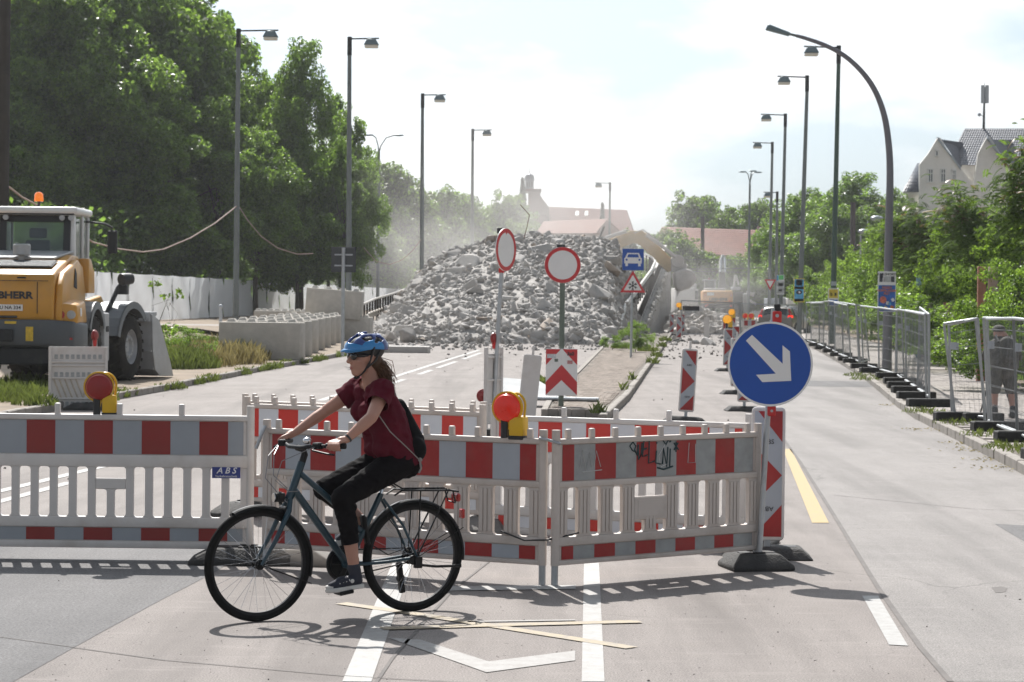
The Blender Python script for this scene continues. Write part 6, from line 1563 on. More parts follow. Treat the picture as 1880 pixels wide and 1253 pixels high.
# ------------------------------------------------------------------ mesh fences on the right
M['fgalv'] = mat('fence_tube', (.33, .345, .355), .42, .6, var=.15, scale=8)
M['fwire'] = mat('fence_wire', (.24, .25, .26), .5, .5, var=.1)
M['fblack'] = mat('fence_foot_rubber', (.018, .017, .016), .8, var=.3, scale=6, bump=.4, dirt=.35, dirtcol=(.09, .08, .065))
def mesh_panel(par, bl, br, tl, tr, tag_x=.12, base=.13):
    """one mobile fence panel between two posts; pixel corners, posts standing on the ground"""
    a = at(*bl, .16); b = at(*br, .16)
    c = pt(*tl, a.y); d = pt(*tr, b.y); o = par.location
    a, b, c, d = a - o, b - o, c - o, d - o
    P = lambda u, v: a.lerp(b, u).lerp(c.lerp(d, u), v)
    g = G().tube([a, c], .021, 8).tube([b, d], .021, 8).tube([c, d], .021, 8).tube([P(0, .03), P(1, .03)], .021, 8)
    f = g.build('fence_panel', M['fgalv'], par)
    L_ = (b - a).length; g = G(); n = max(6, int(L_ / .12))
    for i in range(1, n): g.cyl(P(i / n, .03), P(i / n, 1), .0014, n=3, caps=False)
    for v in (.2, .38, .56, .74, .9): g.cyl(P(0, v), P(1, v), .0032, n=3, caps=False)
    w = g.build('wire_mesh', M['fwire'], f, smooth=0)
    k = P(tag_x, .76); G().box(k + V((0, -.02, 0)), (.09, .006, .11)).build('panel_tag', M['white_film'], f, smooth=0)
    return f
def ffoot(par, x, y, rz, L_=.72, lab=None):
    p = at(x, y, .12) - par.location
    return G().box((0, 0, .07), (L_, .22, .14)).build('fence_foot', M['fblack'], par, p, (0, 0, rz), bev=.015)
m1 = thing('mesh_fence', 'long row of mobile mesh fence panels along the kerb, running back to the car', 'fence', at(1600, 690, .12))
run = [((1480, 627), (1480, 556)), ((1504, 634), (1504, 555)), ((1522, 643), (1522, 553)), ((1548, 655), (1546, 556)), ((1577, 667), (1571, 560))]
for (b0, t0), (b1, t1) in zip(run[:-1], run[1:]): mesh_panel(m1, b0, b1, t0, t1)
mesh_panel(m1, (1489, 630), (1512, 638), (1489, 557), (1513, 556)); mesh_panel(m1, (1533, 650), (1562, 662), (1532, 556), (1556, 561))
mesh_panel(m1, (1580, 669), (1596, 664), (1572, 560), (1586, 563)); mesh_panel(m1, (1585, 672), (1644, 690), (1580, 562), (1646, 570))
mesh_panel(m1, (1614, 682), (1660, 694), (1612, 565), (1655, 571)); mesh_panel(m1, (1646, 691), (1701, 730), (1647, 568), (1698, 578)); mesh_panel(m1, (1664, 702), (1706, 730), (1662, 570), (1704, 577))
mesh_panel(m1, (1684, 716), (1706, 733), (1689, 565), (1706, 578))
for x, y in ((1480, 634), (1497, 641), (1510, 647), (1525, 653), (1540, 660), (1556, 668), (1566, 672), (1582, 682), (1600, 690), (1632, 700), (1648, 710), (1656, 718), (1666, 727), (1678, 738), (1702, 752)):
    ffoot(m1, x + 4, y - 5, R(4 + rnd.uniform(-3, 3)), .72 if y < 745 else .78)
m2 = thing('mesh_fence', 'leaning mesh fence panels at the right edge, in front of the photographer', 'fence', at(1800, 780, .12))
mesh_panel(m2, (1754, 768), (1811, 770), (1733, 595), (1791, 586), .2); mesh_panel(m2, (1748, 766), (1808, 772), (1742, 597), (1795, 585), .2)
mesh_panel(m2, (1820, 783), (1868, 802), (1812, 586), (1861, 585)); mesh_panel(m2, (1868, 802), (1925, 828), (1861, 585), (1921, 592)); mesh_panel(m2, (1815, 778), (1900, 812), (1806, 584), (1896, 588), .7)
for x, y, l_ in ((1738, 778, .55), (1795, 780, .6), (1822, 797, .75), (1872, 816, .8), (1930, 850, .8)): ffoot(m2, x + 10, y - 5, R(5), l_)
m3 = thing('mesh_fence', 'thin mesh fence across the end of the lane in front of the excavator', 'fence', at(1330, 622, 0))
def far_panel(x0, y0, x1, y1, yb0, yb1):
    a = at(x0, yb0); b = at(x1, yb1); o = m3.location; c = pt(x0, y0, a.y) - o; d = pt(x1, y1, b.y) - o; a -= o; b -= o
    f = G().tube([a, c], .035, 6).tube([b, d], .035, 6).tube([c, d], .03, 6).tube([a.lerp(c, .05), b.lerp(d, .05)], .03, 6).build('fence_panel', M['fgalv'], m3)
    g = G(); n = 40
    for i in range(1, n): g.cyl(a.lerp(b, i / n), c.lerp(d, i / n), .006, n=3, caps=False)
    for v in (.25, .5, .75): g.cyl(a.lerp(c, v), b.lerp(d, v), .008, n=3, caps=False)
    g.build('wire_mesh', M['fwire'], f, smooth=0)
far_panel(1251, 552, 1358, 557, 617, 617); far_panel(1360, 558, 1445, 560, 617, 616); far_panel(1447, 560, 1476, 560, 616, 616)
G().box(at(1258, 617) - m3.location + V((.3, 0, 1.5)), (.9, .02, .25)).build('fence_tag', M['ldark'], m3)

# ------------------------------------------------------------------ parked car
cp = at(1422, 616)
car = thing('estate_car', 'champagne grey estate car with brake lights on, seen from behind beside the fence', 'car', (cp.x, cp.y, 0), R(-21)); car.scale = (1.1, 1.1, 1.08)
paint = mat('champagne_paint', (.20, .185, .165), .3, .2, var=.05, scale=.8, coat=.7, dirt=.15, dirtcol=(.35, .32, .28))
cg = mat('car_glass', (.03, .035, .04), .05, var=0, spec=.8)
# body as lofted sections (y forwards from the tail)
secs = [  # y, half width low, z low, hw belt, z belt, hw roof, z roof
    (0.00, .80, .42, .84, .92, .70, .98), (.06, .88, .36, .90, .95, .72, 1.10), (.30, .92, .30, .93, 1.00, .70, 1.46), (.62, .93, .28, .93, 1.01, .70, 1.54), (1.4, .93, .27, .94, 1.0, .70, 1.57),
    (2.2, .93, .27, .94, .98, .69, 1.55), (2.75, .93, .27, .94, .96, .64, 1.44), (3.35, .93, .27, .93, .95, .74, .99), (4.1, .91, .30, .90, .86, .66, .89), (4.55, .80, .34, .80, .66, .50, .70)]
vs = []
for y, wl, zl, wb, zb2, wr, zr2 in secs:
    half = [(wl * .9, zl - .03), (wl, zl + .08), (wb, (zl + zb2) / 2), (wb, zb2), (wr + (wb - wr) * .35, zb2 + (zr2 - zb2) * .6), (wr, zr2 - .02), (wr * .6, zr2 + .015)]
    for x, z in half: vs.append(V((x, y, z)))
    for x, z in half[::-1]: vs.append(V((-x, y, z)))
K = 14; n = len(secs)
g = G().add(vs, [(i * K + k, i * K + (k + 1) % K, (i + 1) * K + (k + 1) % K, (i + 1) * K + k) for i in range(n - 1) for k in range(K)] + [tuple(range(K)), tuple(range((n - 1) * K, n * K))])
bd = g.build('body', paint, car, smooth=55)
ms_ = bd.modifiers.new('s', 'SUBSURF'); ms_.levels = ms_.render_levels = 2
G().hexa([V(p) for p in ((-.66, .03, 1.03), (.66, .03, 1.03), (.64, .09, 1.03), (-.64, .09, 1.03), (-.58, .20, 1.40), (.58, .20, 1.40), (.56, .26, 1.40), (-.56, .26, 1.40))]).build('rear_window', cg, car, bev=.02)
G().box((0, .22, 1.50), (1.16, .30, .04)).build('roof_spoiler', paint, car, rot=None, bev=.015)
tl = mat('lit_tail_light', (.6, .02, .015), .2, coat=.5, emit=((1, .03, .02), .9))
for s in (-1, 1):
    G().hexa([V(p) for p in ((s * .66, .0, .93), (s * .92, .10, .93), (s * .93, .26, .93), (s * .70, .12, .93), (s * .70, .02, 1.06), (s * .90, .10, 1.06), (s * .91, .24, 1.06), (s * .72, .12, 1.06))]).build('tail_light', tl, car, bev=.015)
    G().hexa([V(p) for p in ((s * .72, .03, 1.06), (s * .90, .10, 1.06), (s * .91, .20, 1.06), (s * .74, .12, 1.06), (s * .64, .20, 1.40), (s * .74, .22, 1.40), (s * .76, .28, 1.40), (s * .66, .26, 1.40))]).build('tail_light', rl, car, bev=.012)
    for y0_, y1_, zt_ in ((.62, 1.20, 1.42), (1.27, 2.05, 1.44), (2.12, 2.85, 1.36)):
        def sx(z): return s * (.948 - (z - .98) * .43)
        G().hexa([V(p) for p in ((sx(1.02), y0_, 1.02), (sx(1.02), y1_ + .12, 1.02), (sx(1.02) + s * .012, y1_ + .12, 1.02), (sx(1.02) + s * .012, y0_, 1.02), (sx(zt_), y0_ + .12, zt_), (sx(zt_), y1_ - (.3 if y0_ > 2 else 0), zt_), (sx(zt_) + s * .012, y1_ - (.3 if y0_ > 2 else 0), zt_), (sx(zt_) + s * .012, y0_ + .12, zt_))]).build('side_window', cg, car)
    for y_ in (.85, 3.62):
        w = bpy.data.objects.new('wheel', None); COL.objects.link(w); w.parent = car; w.location = (s * .86, y_, .33)
        G().lathe([(.22, -.10), (.31, -.11), (.335, -.08), (.335, .08), (.31, .11), (.22, .10)], (0, 0, 0), (1, 0, 0), 28, closed=True).build('tyre', tyre, w, smooth=50)
        g = G().lathe([(0, s * .07), (.05, s * .07), (.06, s * .04), (.06, 0), (0, 0)], (0, 0, 0), (1, 0, 0), 16)
        for k in range(10): a = k * .628; g.tube([(s * .05, .05 * math.cos(a), .05 * math.sin(a)), (s * .08, .22 * math.cos(a), .22 * math.sin(a))], .014, 5)
        g.build('rim', M['lsilver'], w)
        G().lathe([(.0, 0), (.40, 0), (.40, .05), (0, .05)], (s * .84, y_, .36), (s, 0, 0), 24).build('wheel_arch', M['black'], car)
    G().box((s * 1.02, 2.75, 1.02), (.18, .10, .13)).build('wing_mirror', paint, car, bev=.03)
    G().tube([(s * .62, .6, 1.60), (s * .62, 2.2, 1.60)], .015, 6).build('roof_rail', M['lsilver'], car)
G().box((0, -.02, .46), (1.5, .10, .20)).build('bumper_insert', M['ldark'], car, bev=.03)
pl = G().box((0, -.035, .74), (.52, .012, .11)).build('number_plate', M['white_sign'], car); text('B EK 2048', .085, M['black'], pl, (0, -.043, .74), (R(90), 0, 0)) if False else None
G().tube([(-.1, .0, 1.06), (.25, .005, 1.12)], .010, 5).build('wiper', M['black'], car)
# a second car far up the street
c2 = pt(1396, 560, 215)

# ------------------------------------------------------------------ street lamps
gpole = mat('grey_green_pole', (.155, .175, .175), .5, .3, var=.12, scale=2, dirt=.2, dirtcol=(.2, .2, .19)); gpole2 = mat('green_pole', (.045, .085, .065), .45, .2, var=.15, scale=2)
lhead = mat('lamp_head_grey', (.14, .19, .21), .45, .3, var=.08); ldiff = mat('lamp_diffuser', (.75, .70, .60), .3, var=0)
def lamp(px0, pyt, pxb, H, side, label, arm=1.55, m=gpole, z0=0.0, name='street_lamp', pyb=560, th=.125):
    d = F * (H - CAMZ) / ((549 + ROLL * (px0 - 940)) - pyt)
    top = pt(px0, pyt, d); t = thing(name, label, 'street lamp', (top.x, d, z0), 0, 'street lamps along the road')
    h = top.z - z0; bx_ = pt(pxb, pyb, d).x - top.x
    G().tube([(bx_ * 1.05, 0, 0), (bx_ * .6, 0, h * .4), (0, 0, h - .75)], [th, th * .9, th * .68], 12).build('pole', m, t)
    G().cyl((0, 0, h - .78), (0, 0, h), .10, n=12).build('pole_cap', M['ldark'], t)
    G().box((side * arm / 2, 0, h - .07), (arm, .07, .06), rotm(0, -side * 1.5, 0)).build('arm', M['ldark'], t)
    ax = side * (arm - .32)
    hd = G().add([(ax - .18, -.14, h - .08), (ax + .18, -.14, h - .08), (ax + .18, .14, h - .08), (ax - .18, .14, h - .08), (ax - .32, -.19, h - .33), (ax + .32, -.19, h - .33), (ax + .32, .19, h - .33), (ax - .32, .19, h - .33)], [(3, 2, 1, 0), (4, 5, 6, 7), (0, 1, 5, 4), (1, 2, 6, 5), (2, 3, 7, 6), (3, 0, 4, 7)]).build('lamp_head', lhead, t, bev=.01)
    G().box((ax, 0, h - .40), (.58, .34, .13)).build('diffuser', ldiff, hd, bev=.03)
    return t
lamp(438, 53, 433, 13, 1, 'tallest street lamp on the left, rising beside the big trees', z0=.8, arm=1.65)
lamp(642, 68, 640, 13, 1, 'second street lamp from the left, behind the edge of the trees', z0=.8, arm=1.25)
lamp(776, 172, 774, 13, 1, 'street lamp standing behind the left flank of the rubble', z0=.8, arm=1.25)
lamp(868, 237, 866, 13, 1, 'smaller street lamp left of the church turret', z0=.8, arm=1.25)
lamp(1540, 84, 1529, 13, -1, 'tall green street lamp crossing behind the curved lamp arm', m=gpole2, arm=1.5)
lamp(1482, 139, 1468, 13, -1, 'grey street lamp with the blue poster on its pole', arm=1.45)
lamp(1442, 209, 1433, 13, -1, 'grey street lamp with the green-topped poster on its pole', arm=1.45)
lamp(1418, 261, 1412, 13, -1, 'grey street lamp left of the poster poles', arm=1.35)
lamp(1427, 352, 1425, 10, -1, 'small far lamp between the right-hand lamp poles', arm=1.0)
lamp(1120, 335, 1118, 12, -1, 'small distant street lamp in front of the red roof', arm=1.3)
def twin(px0, pyt, H, label, arms, d=None):
    d = F * (H - CAMZ) / ((549 + ROLL * (px0 - 940)) - pyt); top = pt(px0, pyt, d); t = thing('street_lamp', label, 'street lamp', (top.x, d, 0), 0, 'street lamps along the road'); h = top.z
    G().tube([(0, 0, 0), (0, 0, h - 1.2), (0, 0, h - .9)], [.11, .08, .06], 10).build('pole', gpole, t)
    for s, L_, yy in arms:
        G().tube([(0, 0, h - 1.2), (s * L_ * .12, yy * .1, h - .75), (s * L_ * .45, yy * .4, h - .25), (s * L_, yy, h - .08)], .035, 7).build('arm', gpole, t)
        G().sph((s * (L_ + .25), yy, h - .08), (.34, .14, .07), 12, 6).build('lamp_head', lhead, t)
    return t
twin(696, 246, 12, 'double-armed lamp rising above the pale trees', ((-1, .42, 0), (1, .95, 0)))
twin(1377, 314, 12, 'far lamp with three short arms above the right-hand trees', ((-1, .35, 0), (1, .40, .4), (.2, .2, -1.2)))
# curved lamp
cb = at(1628, 682, .1); Y = cb.y
cl = thing('curved_street_lamp', 'big lamp with a long curved arm bending over the road on the right', 'street lamp', (cb.x, Y, .1), 0, 'street lamps along the road')
cpts = [(1628, 690), (1630, 560), (1632, 420), (1634, 330), (1632, 270), (1624, 215), (1608, 170), (1584, 134), (1552, 104), (1516, 84), (1480, 71), (1462, 66)]
cp_, cr_ = [], []
cw3 = [pt(x, y, Y) - cl.location for x, y in cpts]; cr3 = [.135, .12, .105, .095, .088, .08, .074, .068, .062, .056, .05, .045]
for i in range(len(cw3) - 1):
    a, b, c, d = cw3[max(0, i - 1)], cw3[i], cw3[i + 1], cw3[min(len(cw3) - 1, i + 2)]
    for k in range(5): u = k / 5; cp_.append(b * 1 + (c - a) * .5 * u + (a * 2 - b * 5 + c * 4 - d) * .5 * u * u + (b * 3 - a - c * 3 + d) * .5 * u ** 3); cr_.append(cr3[i] + (cr3[i + 1] - cr3[i]) * u)
G().tube(cp_ + [cw3[-1]], cr_ + [.045], 14).build('pole', mat('mauve_grey_pole', (.17, .165, .185), .45, .4, var=.1, scale=1.5, dirt=.2), cl)
hp_ = [pt(x, y, Y - .12) - cl.location for x, y in ((1406, 54), (1411, 44), (1452, 60), (1451, 66))]
G().prism(hp_, (0, .26, 0)).build('lamp_head', lhead, cl, bev=.03)
G().tube([pt(1450, 63, Y) - cl.location, pt(1466, 67, Y) - cl.location], .035, 8).build('arm', gpole, cl)
# pole at the left frame edge, bare poles, small globe lamps
pl_ = pt(3, 560, 58); o = G().tube([(pl_.x, 58, .1), (pl_.x + .02, 58, 7), (pl_.x + .06, 58, 14)], [.165, .155, .14], 12).build('utility_pole', mat('dark_timber_pole', (.045, .04, .035), .85, var=.25, scale=3, bump=.4)); tag(o, 'dark pole at the left edge beside the loader', 'pole')
for x, y0, d, lab in ((1566, 372, 150, 'bare dark mast in front of the far right trees'), (1290, 398, 215, 'bare dark mast behind the orange excavator')):
    p = pt(x, 560, d); q_ = pt(x, y0, d); o = G().tube([(p.x, d, 0), (q_.x, d, q_.z)], [.20, .17], 10).build('mast', mat('dark_mast', (.07, .06, .06), .8, var=.2)); tag(o, lab, 'mast')
for x, y, d, s, lab in ((1612, 402, 105, -1, 'white dome lamp just left of the curved pole'), (1584, 426, 112, 1, 'lower white dome lamp among the bushes')):
    p = pt(x, y, d); t = thing('park_lamp', lab, 'park lamp', (p.x - s * .1, d, 0), 0, 'white dome lamps'); G().tube([(0, 0, 0), (0, 0, p.z - .15), (s * .1, 0, p.z)], .04, 8).build('pole', M['lsilver'], t)
    G().sph((s * .16, 0, p.z + .02), (.30, .22, .13), 14, 8).build('dome', M['white_film'], t)

# ------------------------------------------------------------------ posters on the poles
def poster(x0, y0, x1, y1, d, label, rows, frame=None):
    a, b = pt(x0, y1, d), pt(x1, y0, d); t = thing('poster', label, 'poster', ((a.x + b.x) / 2, d, a.z), 0, 'posters tied to lamp poles'); w, h = b.x - a.x, b.z - a.z
    G().box((0, 0, h / 2), (w, .02, h)).build('board', frame or M['white_sign'], t)
    for (u0, v0, u1, v1, m) in rows: G().box((((u0 + u1) / 2 - .5) * w, -.0115, (v0 + v1) / 2 * h), ((u1 - u0) * w, .003, (v1 - v0) * h)).build('print', m, t, smooth=0)
    return t, w, h
def pm(n, c, v=.0, s=9): return mat(n, c, .45, var=v, scale=s)
pblue = pm('poster_blue', (.03, .12, .42), .5, 6); por = pm('poster_orange', (.55, .16, .03), .4, 8); pyel = pm('poster_yellow', (.65, .50, .06), .3); pgreen = pm('poster_green', (.12, .55, .16), .2); pgrey = pm('poster_grey', (.42, .42, .42), .6, 5); pdark = pm('poster_dark', (.05, .05, .07), .5)
sky_b = pm('poster_sky', (.08, .35, .60), .4, 6)
t, w, h = poster(1611, 499, 1645, 573, cb.y - .2, 'tall event poster on the curved lamp pole, white heading over a blue picture', [(.03, .02, .97, .66, pblue), (.1, .84, .28, .95, pdark), (.72, .74, .92, .88, pdark), (.3, .74, .7, .88, pgrey), (.08, .74, .26, .88, pdark)])
text('KARLSHORST', .085, M['black'], t, (0, -.016, h * .93), (R(90), 0, 0), sx=1.0, bold=.002)
for i, s_ in enumerate(('RIESEN', 'HÜPFBURGEN', 'FEST')): text(s_, .082, por, t, (0, -.016, h * (.60 - .075 * i)), (R(90), 0, 0), bold=.002)
g = G().sph((-w * .2, -.012, h * .3), (w * .2, .006, w * .2), 14, 8); g.build('print_figure', pm('poster_red_figure', (.55, .15, .10), .6, 14), t)
for i, (u, v, m) in enumerate(((.15, .2, sky_b), (.3, .12, por), (-.05, .10, pyel), (.34, .3, M['white_sign']), (-.3, .1, pgreen), (.05, .22, M['white_sign']))): G().box((u * w, -.015, v * h), (w * .18, .003, h * .07), rotm(0, 20 * i, 0)).build('print', m, t, smooth=0)
d2 = F * 11.08 / (554.7 - 139)
t, w, h = poster(1457, 512, 1477, 555, d2 - .3, 'blue poster with an orange band and a dark eye on a grey lamp pole', [(.06, .03, .94, .97, sky_b), (.2, .70, .8, .95, pyel), (.06, .55, .94, .66, por), (.06, .03, .94, .14, por)], pyel)
G().sph((0, -.012, h * .42), (w * .30, .006, h * .10), 14, 8).build('print_eye', pdark, t); G().sph((.02, -.018, h * .42), (w * .09, .006, w * .09), 10, 6).build('print_highlight', M['white_sign'], t)
d3 = F * 11.08 / (554.3 - 209)
t, w, h = poster(1426, 505, 1440, 541, d3 - .3, 'pale poster with a bright green top on a grey lamp pole', [(.25, .75, .9, .98, pgreen), (.0, .70, .22, .98, sky_b), (.05, .05, .95, .66, pgrey), (.2, .42, .85, .58, pdark), (.25, .16, .7, .26, pdark)])
d4 = F * 11.08 / (555.3 - 84)
t, w, h = poster(1520, 530, 1540, 562, d4 - .3, 'small yellow and blue poster on the tall green lamp pole', [(.08, .45, .92, .95, pyel), (.08, .03, .92, .36, pblue), (.2, .58, .4, .75, pdark), (.6, .58, .8, .75, pdark)])
o = G().box((0, 0, 0), (.22, .02, .18)).build('number_sign', M['white_film'], None, pt(1531, 521, d4 - .3)); tag(o, 'small pale number plate above the yellow and blue poster', 'pole sign')
yt = pt(1414, 521, 140); t = thing('yield_sign', 'small red and white give-way triangle between the far lamp poles', 'traffic sign', (yt.x, 140, 0))
G().cyl((0, .04, 0), (0, .04, yt.z + .3), .03, n=8).build('post', M['steel'], t)
G().prism([(-.36, 0, yt.z + .25), (.36, 0, yt.z + .25), (0, 0, yt.z - .42)], (0, .015, 0)).build('panel', M['red_sign'], t)
G().face([(-.22, -.003, yt.z + .17), (.22, -.003, yt.z + .17), (0, -.003, yt.z - .25)]).build('white_field', M['white_sign'], t, smooth=0)
# painted boards and posters behind the sidewalk
rust = mat('rusty_painted_board', (.38, .17, .11), .8, var=.4, scale=2.5, dirt=.6, dirtcol=(.45, .38, .36)); bluep = mat('faded_blue_board', (.20, .33, .45), .7, var=.35, scale=3, dirt=.5, dirtcol=(.4, .42, .42)); pinkish = mat('pale_pink_board', (.45, .36, .34), .8, var=.3, scale=3, dirt=.5)
def column(x0, x1, y0, y1, d, label, faces):
    a = pt(x0, y1, d); b = pt(x1, y0, d); t = thing('painted_board', label, 'painted board', ((a.x + b.x) / 2, d, .14), 0, 'tall painted boards behind the sidewalk'); w = b.x - a.x; h = b.z - .14
    for u0, u1, m, dy in faces: G().box(((u0 + u1) / 2 * w - w / 2, dy, h / 2), ((u1 - u0) * w, .10, h)).build('board', m, t, bev=.01)
    return t
column(1681, 1711, 500, 620, 74, 'blue and pinkish board standing among the bushes behind the fence', [(0, .32, bluep, 0), (.34, 1, pinkish, .3)])
column(1793, 1845, 490, 640, 52, 'tall rust-painted board behind the leaning fence panels', [(0, .30, rust, 0), (.32, .46, pdark, .4), (.5, .85, pinkish, .3), (.86, 1, pm('dark_board', (.06, .07, .09), .3), .45)])
t, w, h = poster(1731, 556, 1786, 606, 66, 'row of faded posters low behind the bushes', [(.28, .1, .52, .98, pm('poster_wine', (.32, .08, .10), .5, 6)), (.3, .62, .5, .92, pinkish), (.56, .1, .98, .95, pgrey), (.0, .0, .24, 1, rust), (.62, .3, .8, .7, sky_b)], pm('grey_frame', (.3, .3, .3)))
t['group'] = 'posters behind the sidewalk'
# hanging cable between the poles, dark wires of the far street
cab = mat('pale_cable', (.34, .25, .20), .7)
def cable(pix, d0, d1, r, label, m=cab, name='cable'):
    n = len(pix); o = G().tube([pt(x, y, d0 + (d1 - d0) * i / (n - 1)) for i, (x, y) in enumerate(pix)], r, 5).build(name, m); tag(o, label, 'cable')
cable([(5, 335), (40, 362), (110, 400), (170, 445), (215, 457), (262, 463), (300, 458), (350, 437), (395, 410), (437, 377)], 60, 94.5, .028, 'cable sagging from the left edge to the tall lamp pole')
cable([(437, 377), (455, 405), (480, 435), (510, 456), (545, 467), (575, 466)], 94.5, 96, .022, 'thin cable sagging right of the tall lamp pole')
cable([(773, 440), (758, 460), (738, 478), (715, 486), (690, 480), (668, 455)], 123, 118, .022, 'thin pale cable sagging left of the lamp behind the rubble')
wm = mat('dark_wire', (.12, .12, .12), .7)
for y0, y1, d in ((476, 478, 195), (498, 500, 198), (495, 490, 190)): cable([(1235, y0), (1340, (y0 + y1) / 2 + 1), (1500, y1)], d, d, .03, 'thin overhead wire at height %s of the far street' % {476: 'the arm tip', 498: 'the cab beacon', 495: 'mid level'}[y0], wm, 'overhead_wire')

# ------------------------------------------------------------------ bent photographer behind the fence
pp = at(1842, 768, .12)
ph = thing('person', 'photographer in camouflage jacket and shorts bent over, seen from behind through the fence', 'person', (pp.x, pp.y, .12))
camo = mat('camouflage_cloth', (.075, .072, .062), .9, var=.85, scale=7, dirt=.6, dirtcol=(.045, .045, .04))
c_ = lambda a, b, ra, rb: B.append(('c', V(a), V(b), ra, rb)); e_ = lambda c, r, rot=None: B.append(('e', V(c), r, rot))
B = []
c_((-.07, .10, 1.17), (.0, .16, 1.27), .075, .10); e_((-.04, .22, 1.33), (.09, .10, .11))
for s in (-1, 1):
    c_((s * .10, 0, .72), (s * .13, .04, .40), .085, .058); c_((s * .13, .04, .40), (s * .14, -.02, .08), .056, .036); c_((s * .14, -.02, .045), (s * .15, .12, .035), .045, .035)
    c_((s * .20, .10, 1.12), (s * .25, .22, .95), .055, .045); c_((s * .25, .22, .95), (s * .10, .42, 1.02), .042, .035); c_((s * .10, .42, 1.02), (s * .05, .46, 1.05), .035, .03)
    for k in range(4): c_((s * .08, .43 + .012 * k, 1.06 - .02 * k), (s * .0, .50, 1.07 - .02 * k), .010, .008)
e_((0, .02, .78), (.17, .14, .12)); c_((0, .02, .80), (0, .12, 1.10), .15, .17)
bod = blob('body', B, .012, skin, ph, smooth=3)
B = []
c_((-.03, .0, .86), (-.02, .11, 1.10), .19, .20); c_((.05, .0, .86), (.04, .11, 1.10), .19, .20); e_((0, .13, 1.16), (.23, .15, .10))
for s in (-1, 1): c_((s * .19, .11, 1.13), (s * .27, .21, .96), .075, .065); c_((s * .27, .21, .96), (s * .13, .40, 1.01), .062, .05)
e_((0, -.02, .76), (.20, .17, .10)); blob('jacket', B, .013, camo, ph, smooth=2)
B = []; e_((0, .01, .72), (.19, .16, .12))
for s in (-1, 1): c_((s * .09, .0, .70), (s * .13, .03, .46), .105, .095)
blob('shorts', B, .013, camo, ph, smooth=2)
B = []
for s in (-1, 1): c_((s * .14, -.02, .05), (s * .15, .13, .04), .055, .045); c_((s * .14, -.02, .05), (s * .14, -.02, .16), .052, .048)
blob('boots', B, .012, M['black'], ph, smooth=2)
G().sph((-.04, .22, 1.40), (.105, .125, .07), 16, 8).build('cap', camo, ph)
bp2 = thing('backpack', 'dark camouflage backpack on the bent photographer', 'backpack', (pp.x, pp.y, .12))
B = []; c_((.02, -.14, .98), (.02, -.06, 1.17), .12, .12); c_((.06, -.18, .96), (.06, -.12, 1.10), .09, .09)
blob('sack', B, .012, mat('dark_camo_pack', (.07, .068, .06), .85, var=.6, scale=9), bp2, smooth=2)
for s in (-1, 1): G().tube([(s * .11, -.10, 1.2), (s * .12, .05, 1.30), (s * .15, .2, 1.2)], .018, 6).build('strap', M['black'], bp2)
tp_ = thing('tripod', 'black camera tripod in front of the bent photographer', 'tripod', (pp.x - .02, pp.y + .55, .12))
for a in (90, 210, 330): G().tube([(0, 0, .95), (.32 * math.cos(R(a)), .32 * math.sin(R(a)), 0)], [.018, .012], 8).build('leg', M['black'], tp_)
G().box((0, .02, 1.05), (.15, .12, .11)).cyl((0, .05, 1.05), (0, .22, 1.05), .045, n=14).build('camera', M['black'], tp_, bev=.01)

# ------------------------------------------------------------------ buildings
def tiled(name, c, sc=2.2):
    m = mat(name, c, .55, var=.18, scale=1.5); t = m.node_tree; n = t.nodes.new; l = t.links.new
    tc = n('ShaderNodeTexCoord'); b = n('ShaderNodeTexBrick'); b.inputs['Scale'].default_value = sc; b.inputs['Mortar Size'].default_value = .03; b.inputs['Mortar Smooth'].default_value = .7
    return m
def roof_tiles(par, a, b, c, d, nu, nv, m, nm='roof', th=.016):
    """roof slope a-b (eaves) to d-c (ridge) with overlapping tile courses"""
    a, b, c, d = V(a), V(b), V(c), V(d); nn = (b - a).cross(d - a).normalized(); g = G()
    if nn.z < 0: nn = -nn
    for j in range(nv):
        v0, v1 = j / nv, (j + 1) / nv
        for i in range(nu):
            u0, u1 = i / nu, (i + 1) / nu
            P = lambda u, v: a.lerp(b, u).lerp(d.lerp(c, u), v)
            p = [P(u0, v0) + nn * th, P((u0 + u1) / 2, v0) + nn * th * 2.4, P(u1, v0) + nn * th, P(u1, v1), P((u0 + u1) / 2, v1) + nn * th * .9, P(u0, v1)]
            g.add([p[0], p[1], p[4], p[5]], [(0, 1, 2, 3)]).add([p[1], p[2], p[3], p[4]], [(0, 1, 2, 3)])
            g.add([P(u0, v0), P(u1, v0), p[2], p[1], p[0]], [(0, 1, 2, 3, 4)])
    return g.build(nm, m, par, smooth=0)
navy = mat('glazed_dark_tile', (.045, .052, .075), .42, var=.15, scale=1.2, island=.2); plaster = mat('grey_plaster', (.78, .76, .72), .9, var=.08, scale=.7, dirt=.3, dirtcol=(.30, .28, .26))
wframe = mat('white_window_frame', (.72, .72, .70), .5, var=.05); pane = mat('window_pane', (.06, .08, .10), .06, var=0)
HY = 190.0
h0 = pt(1735, 552, HY); hs_ = thing('house', 'grey plastered house with steep gables and dark glazed tile roof behind the right-hand trees', 'house', (h0.x, HY, 0))
Hh = lambda x, y, dy=0: pt(x, y, HY + dy) - V((h0.x, HY, 0))
gab = [(1688, 560), (1688, 303), (1692, 298), (1704, 283), (1722, 253), (1726, 253), (1748, 290), (1756, 300), (1762, 306), (1766, 312), (1800, 360), (1800, 560)]
wl_ = G().prism([Hh(x, y) for x, y in gab], (0, .35, 0)).build('wall', plaster, hs_, smooth=0)
G().prism([Hh(x, y, 1.5) for x, y in ((1760, 560), (1760, 300), (1960, 300), (1960, 560))], (0, 10, 0)).build('wall', plaster, hs_, smooth=0)
g2 = [(1782, 380), (1796, 282), (1812, 252), (1817, 251), (1838, 285), (1850, 300), (1850, 380)]
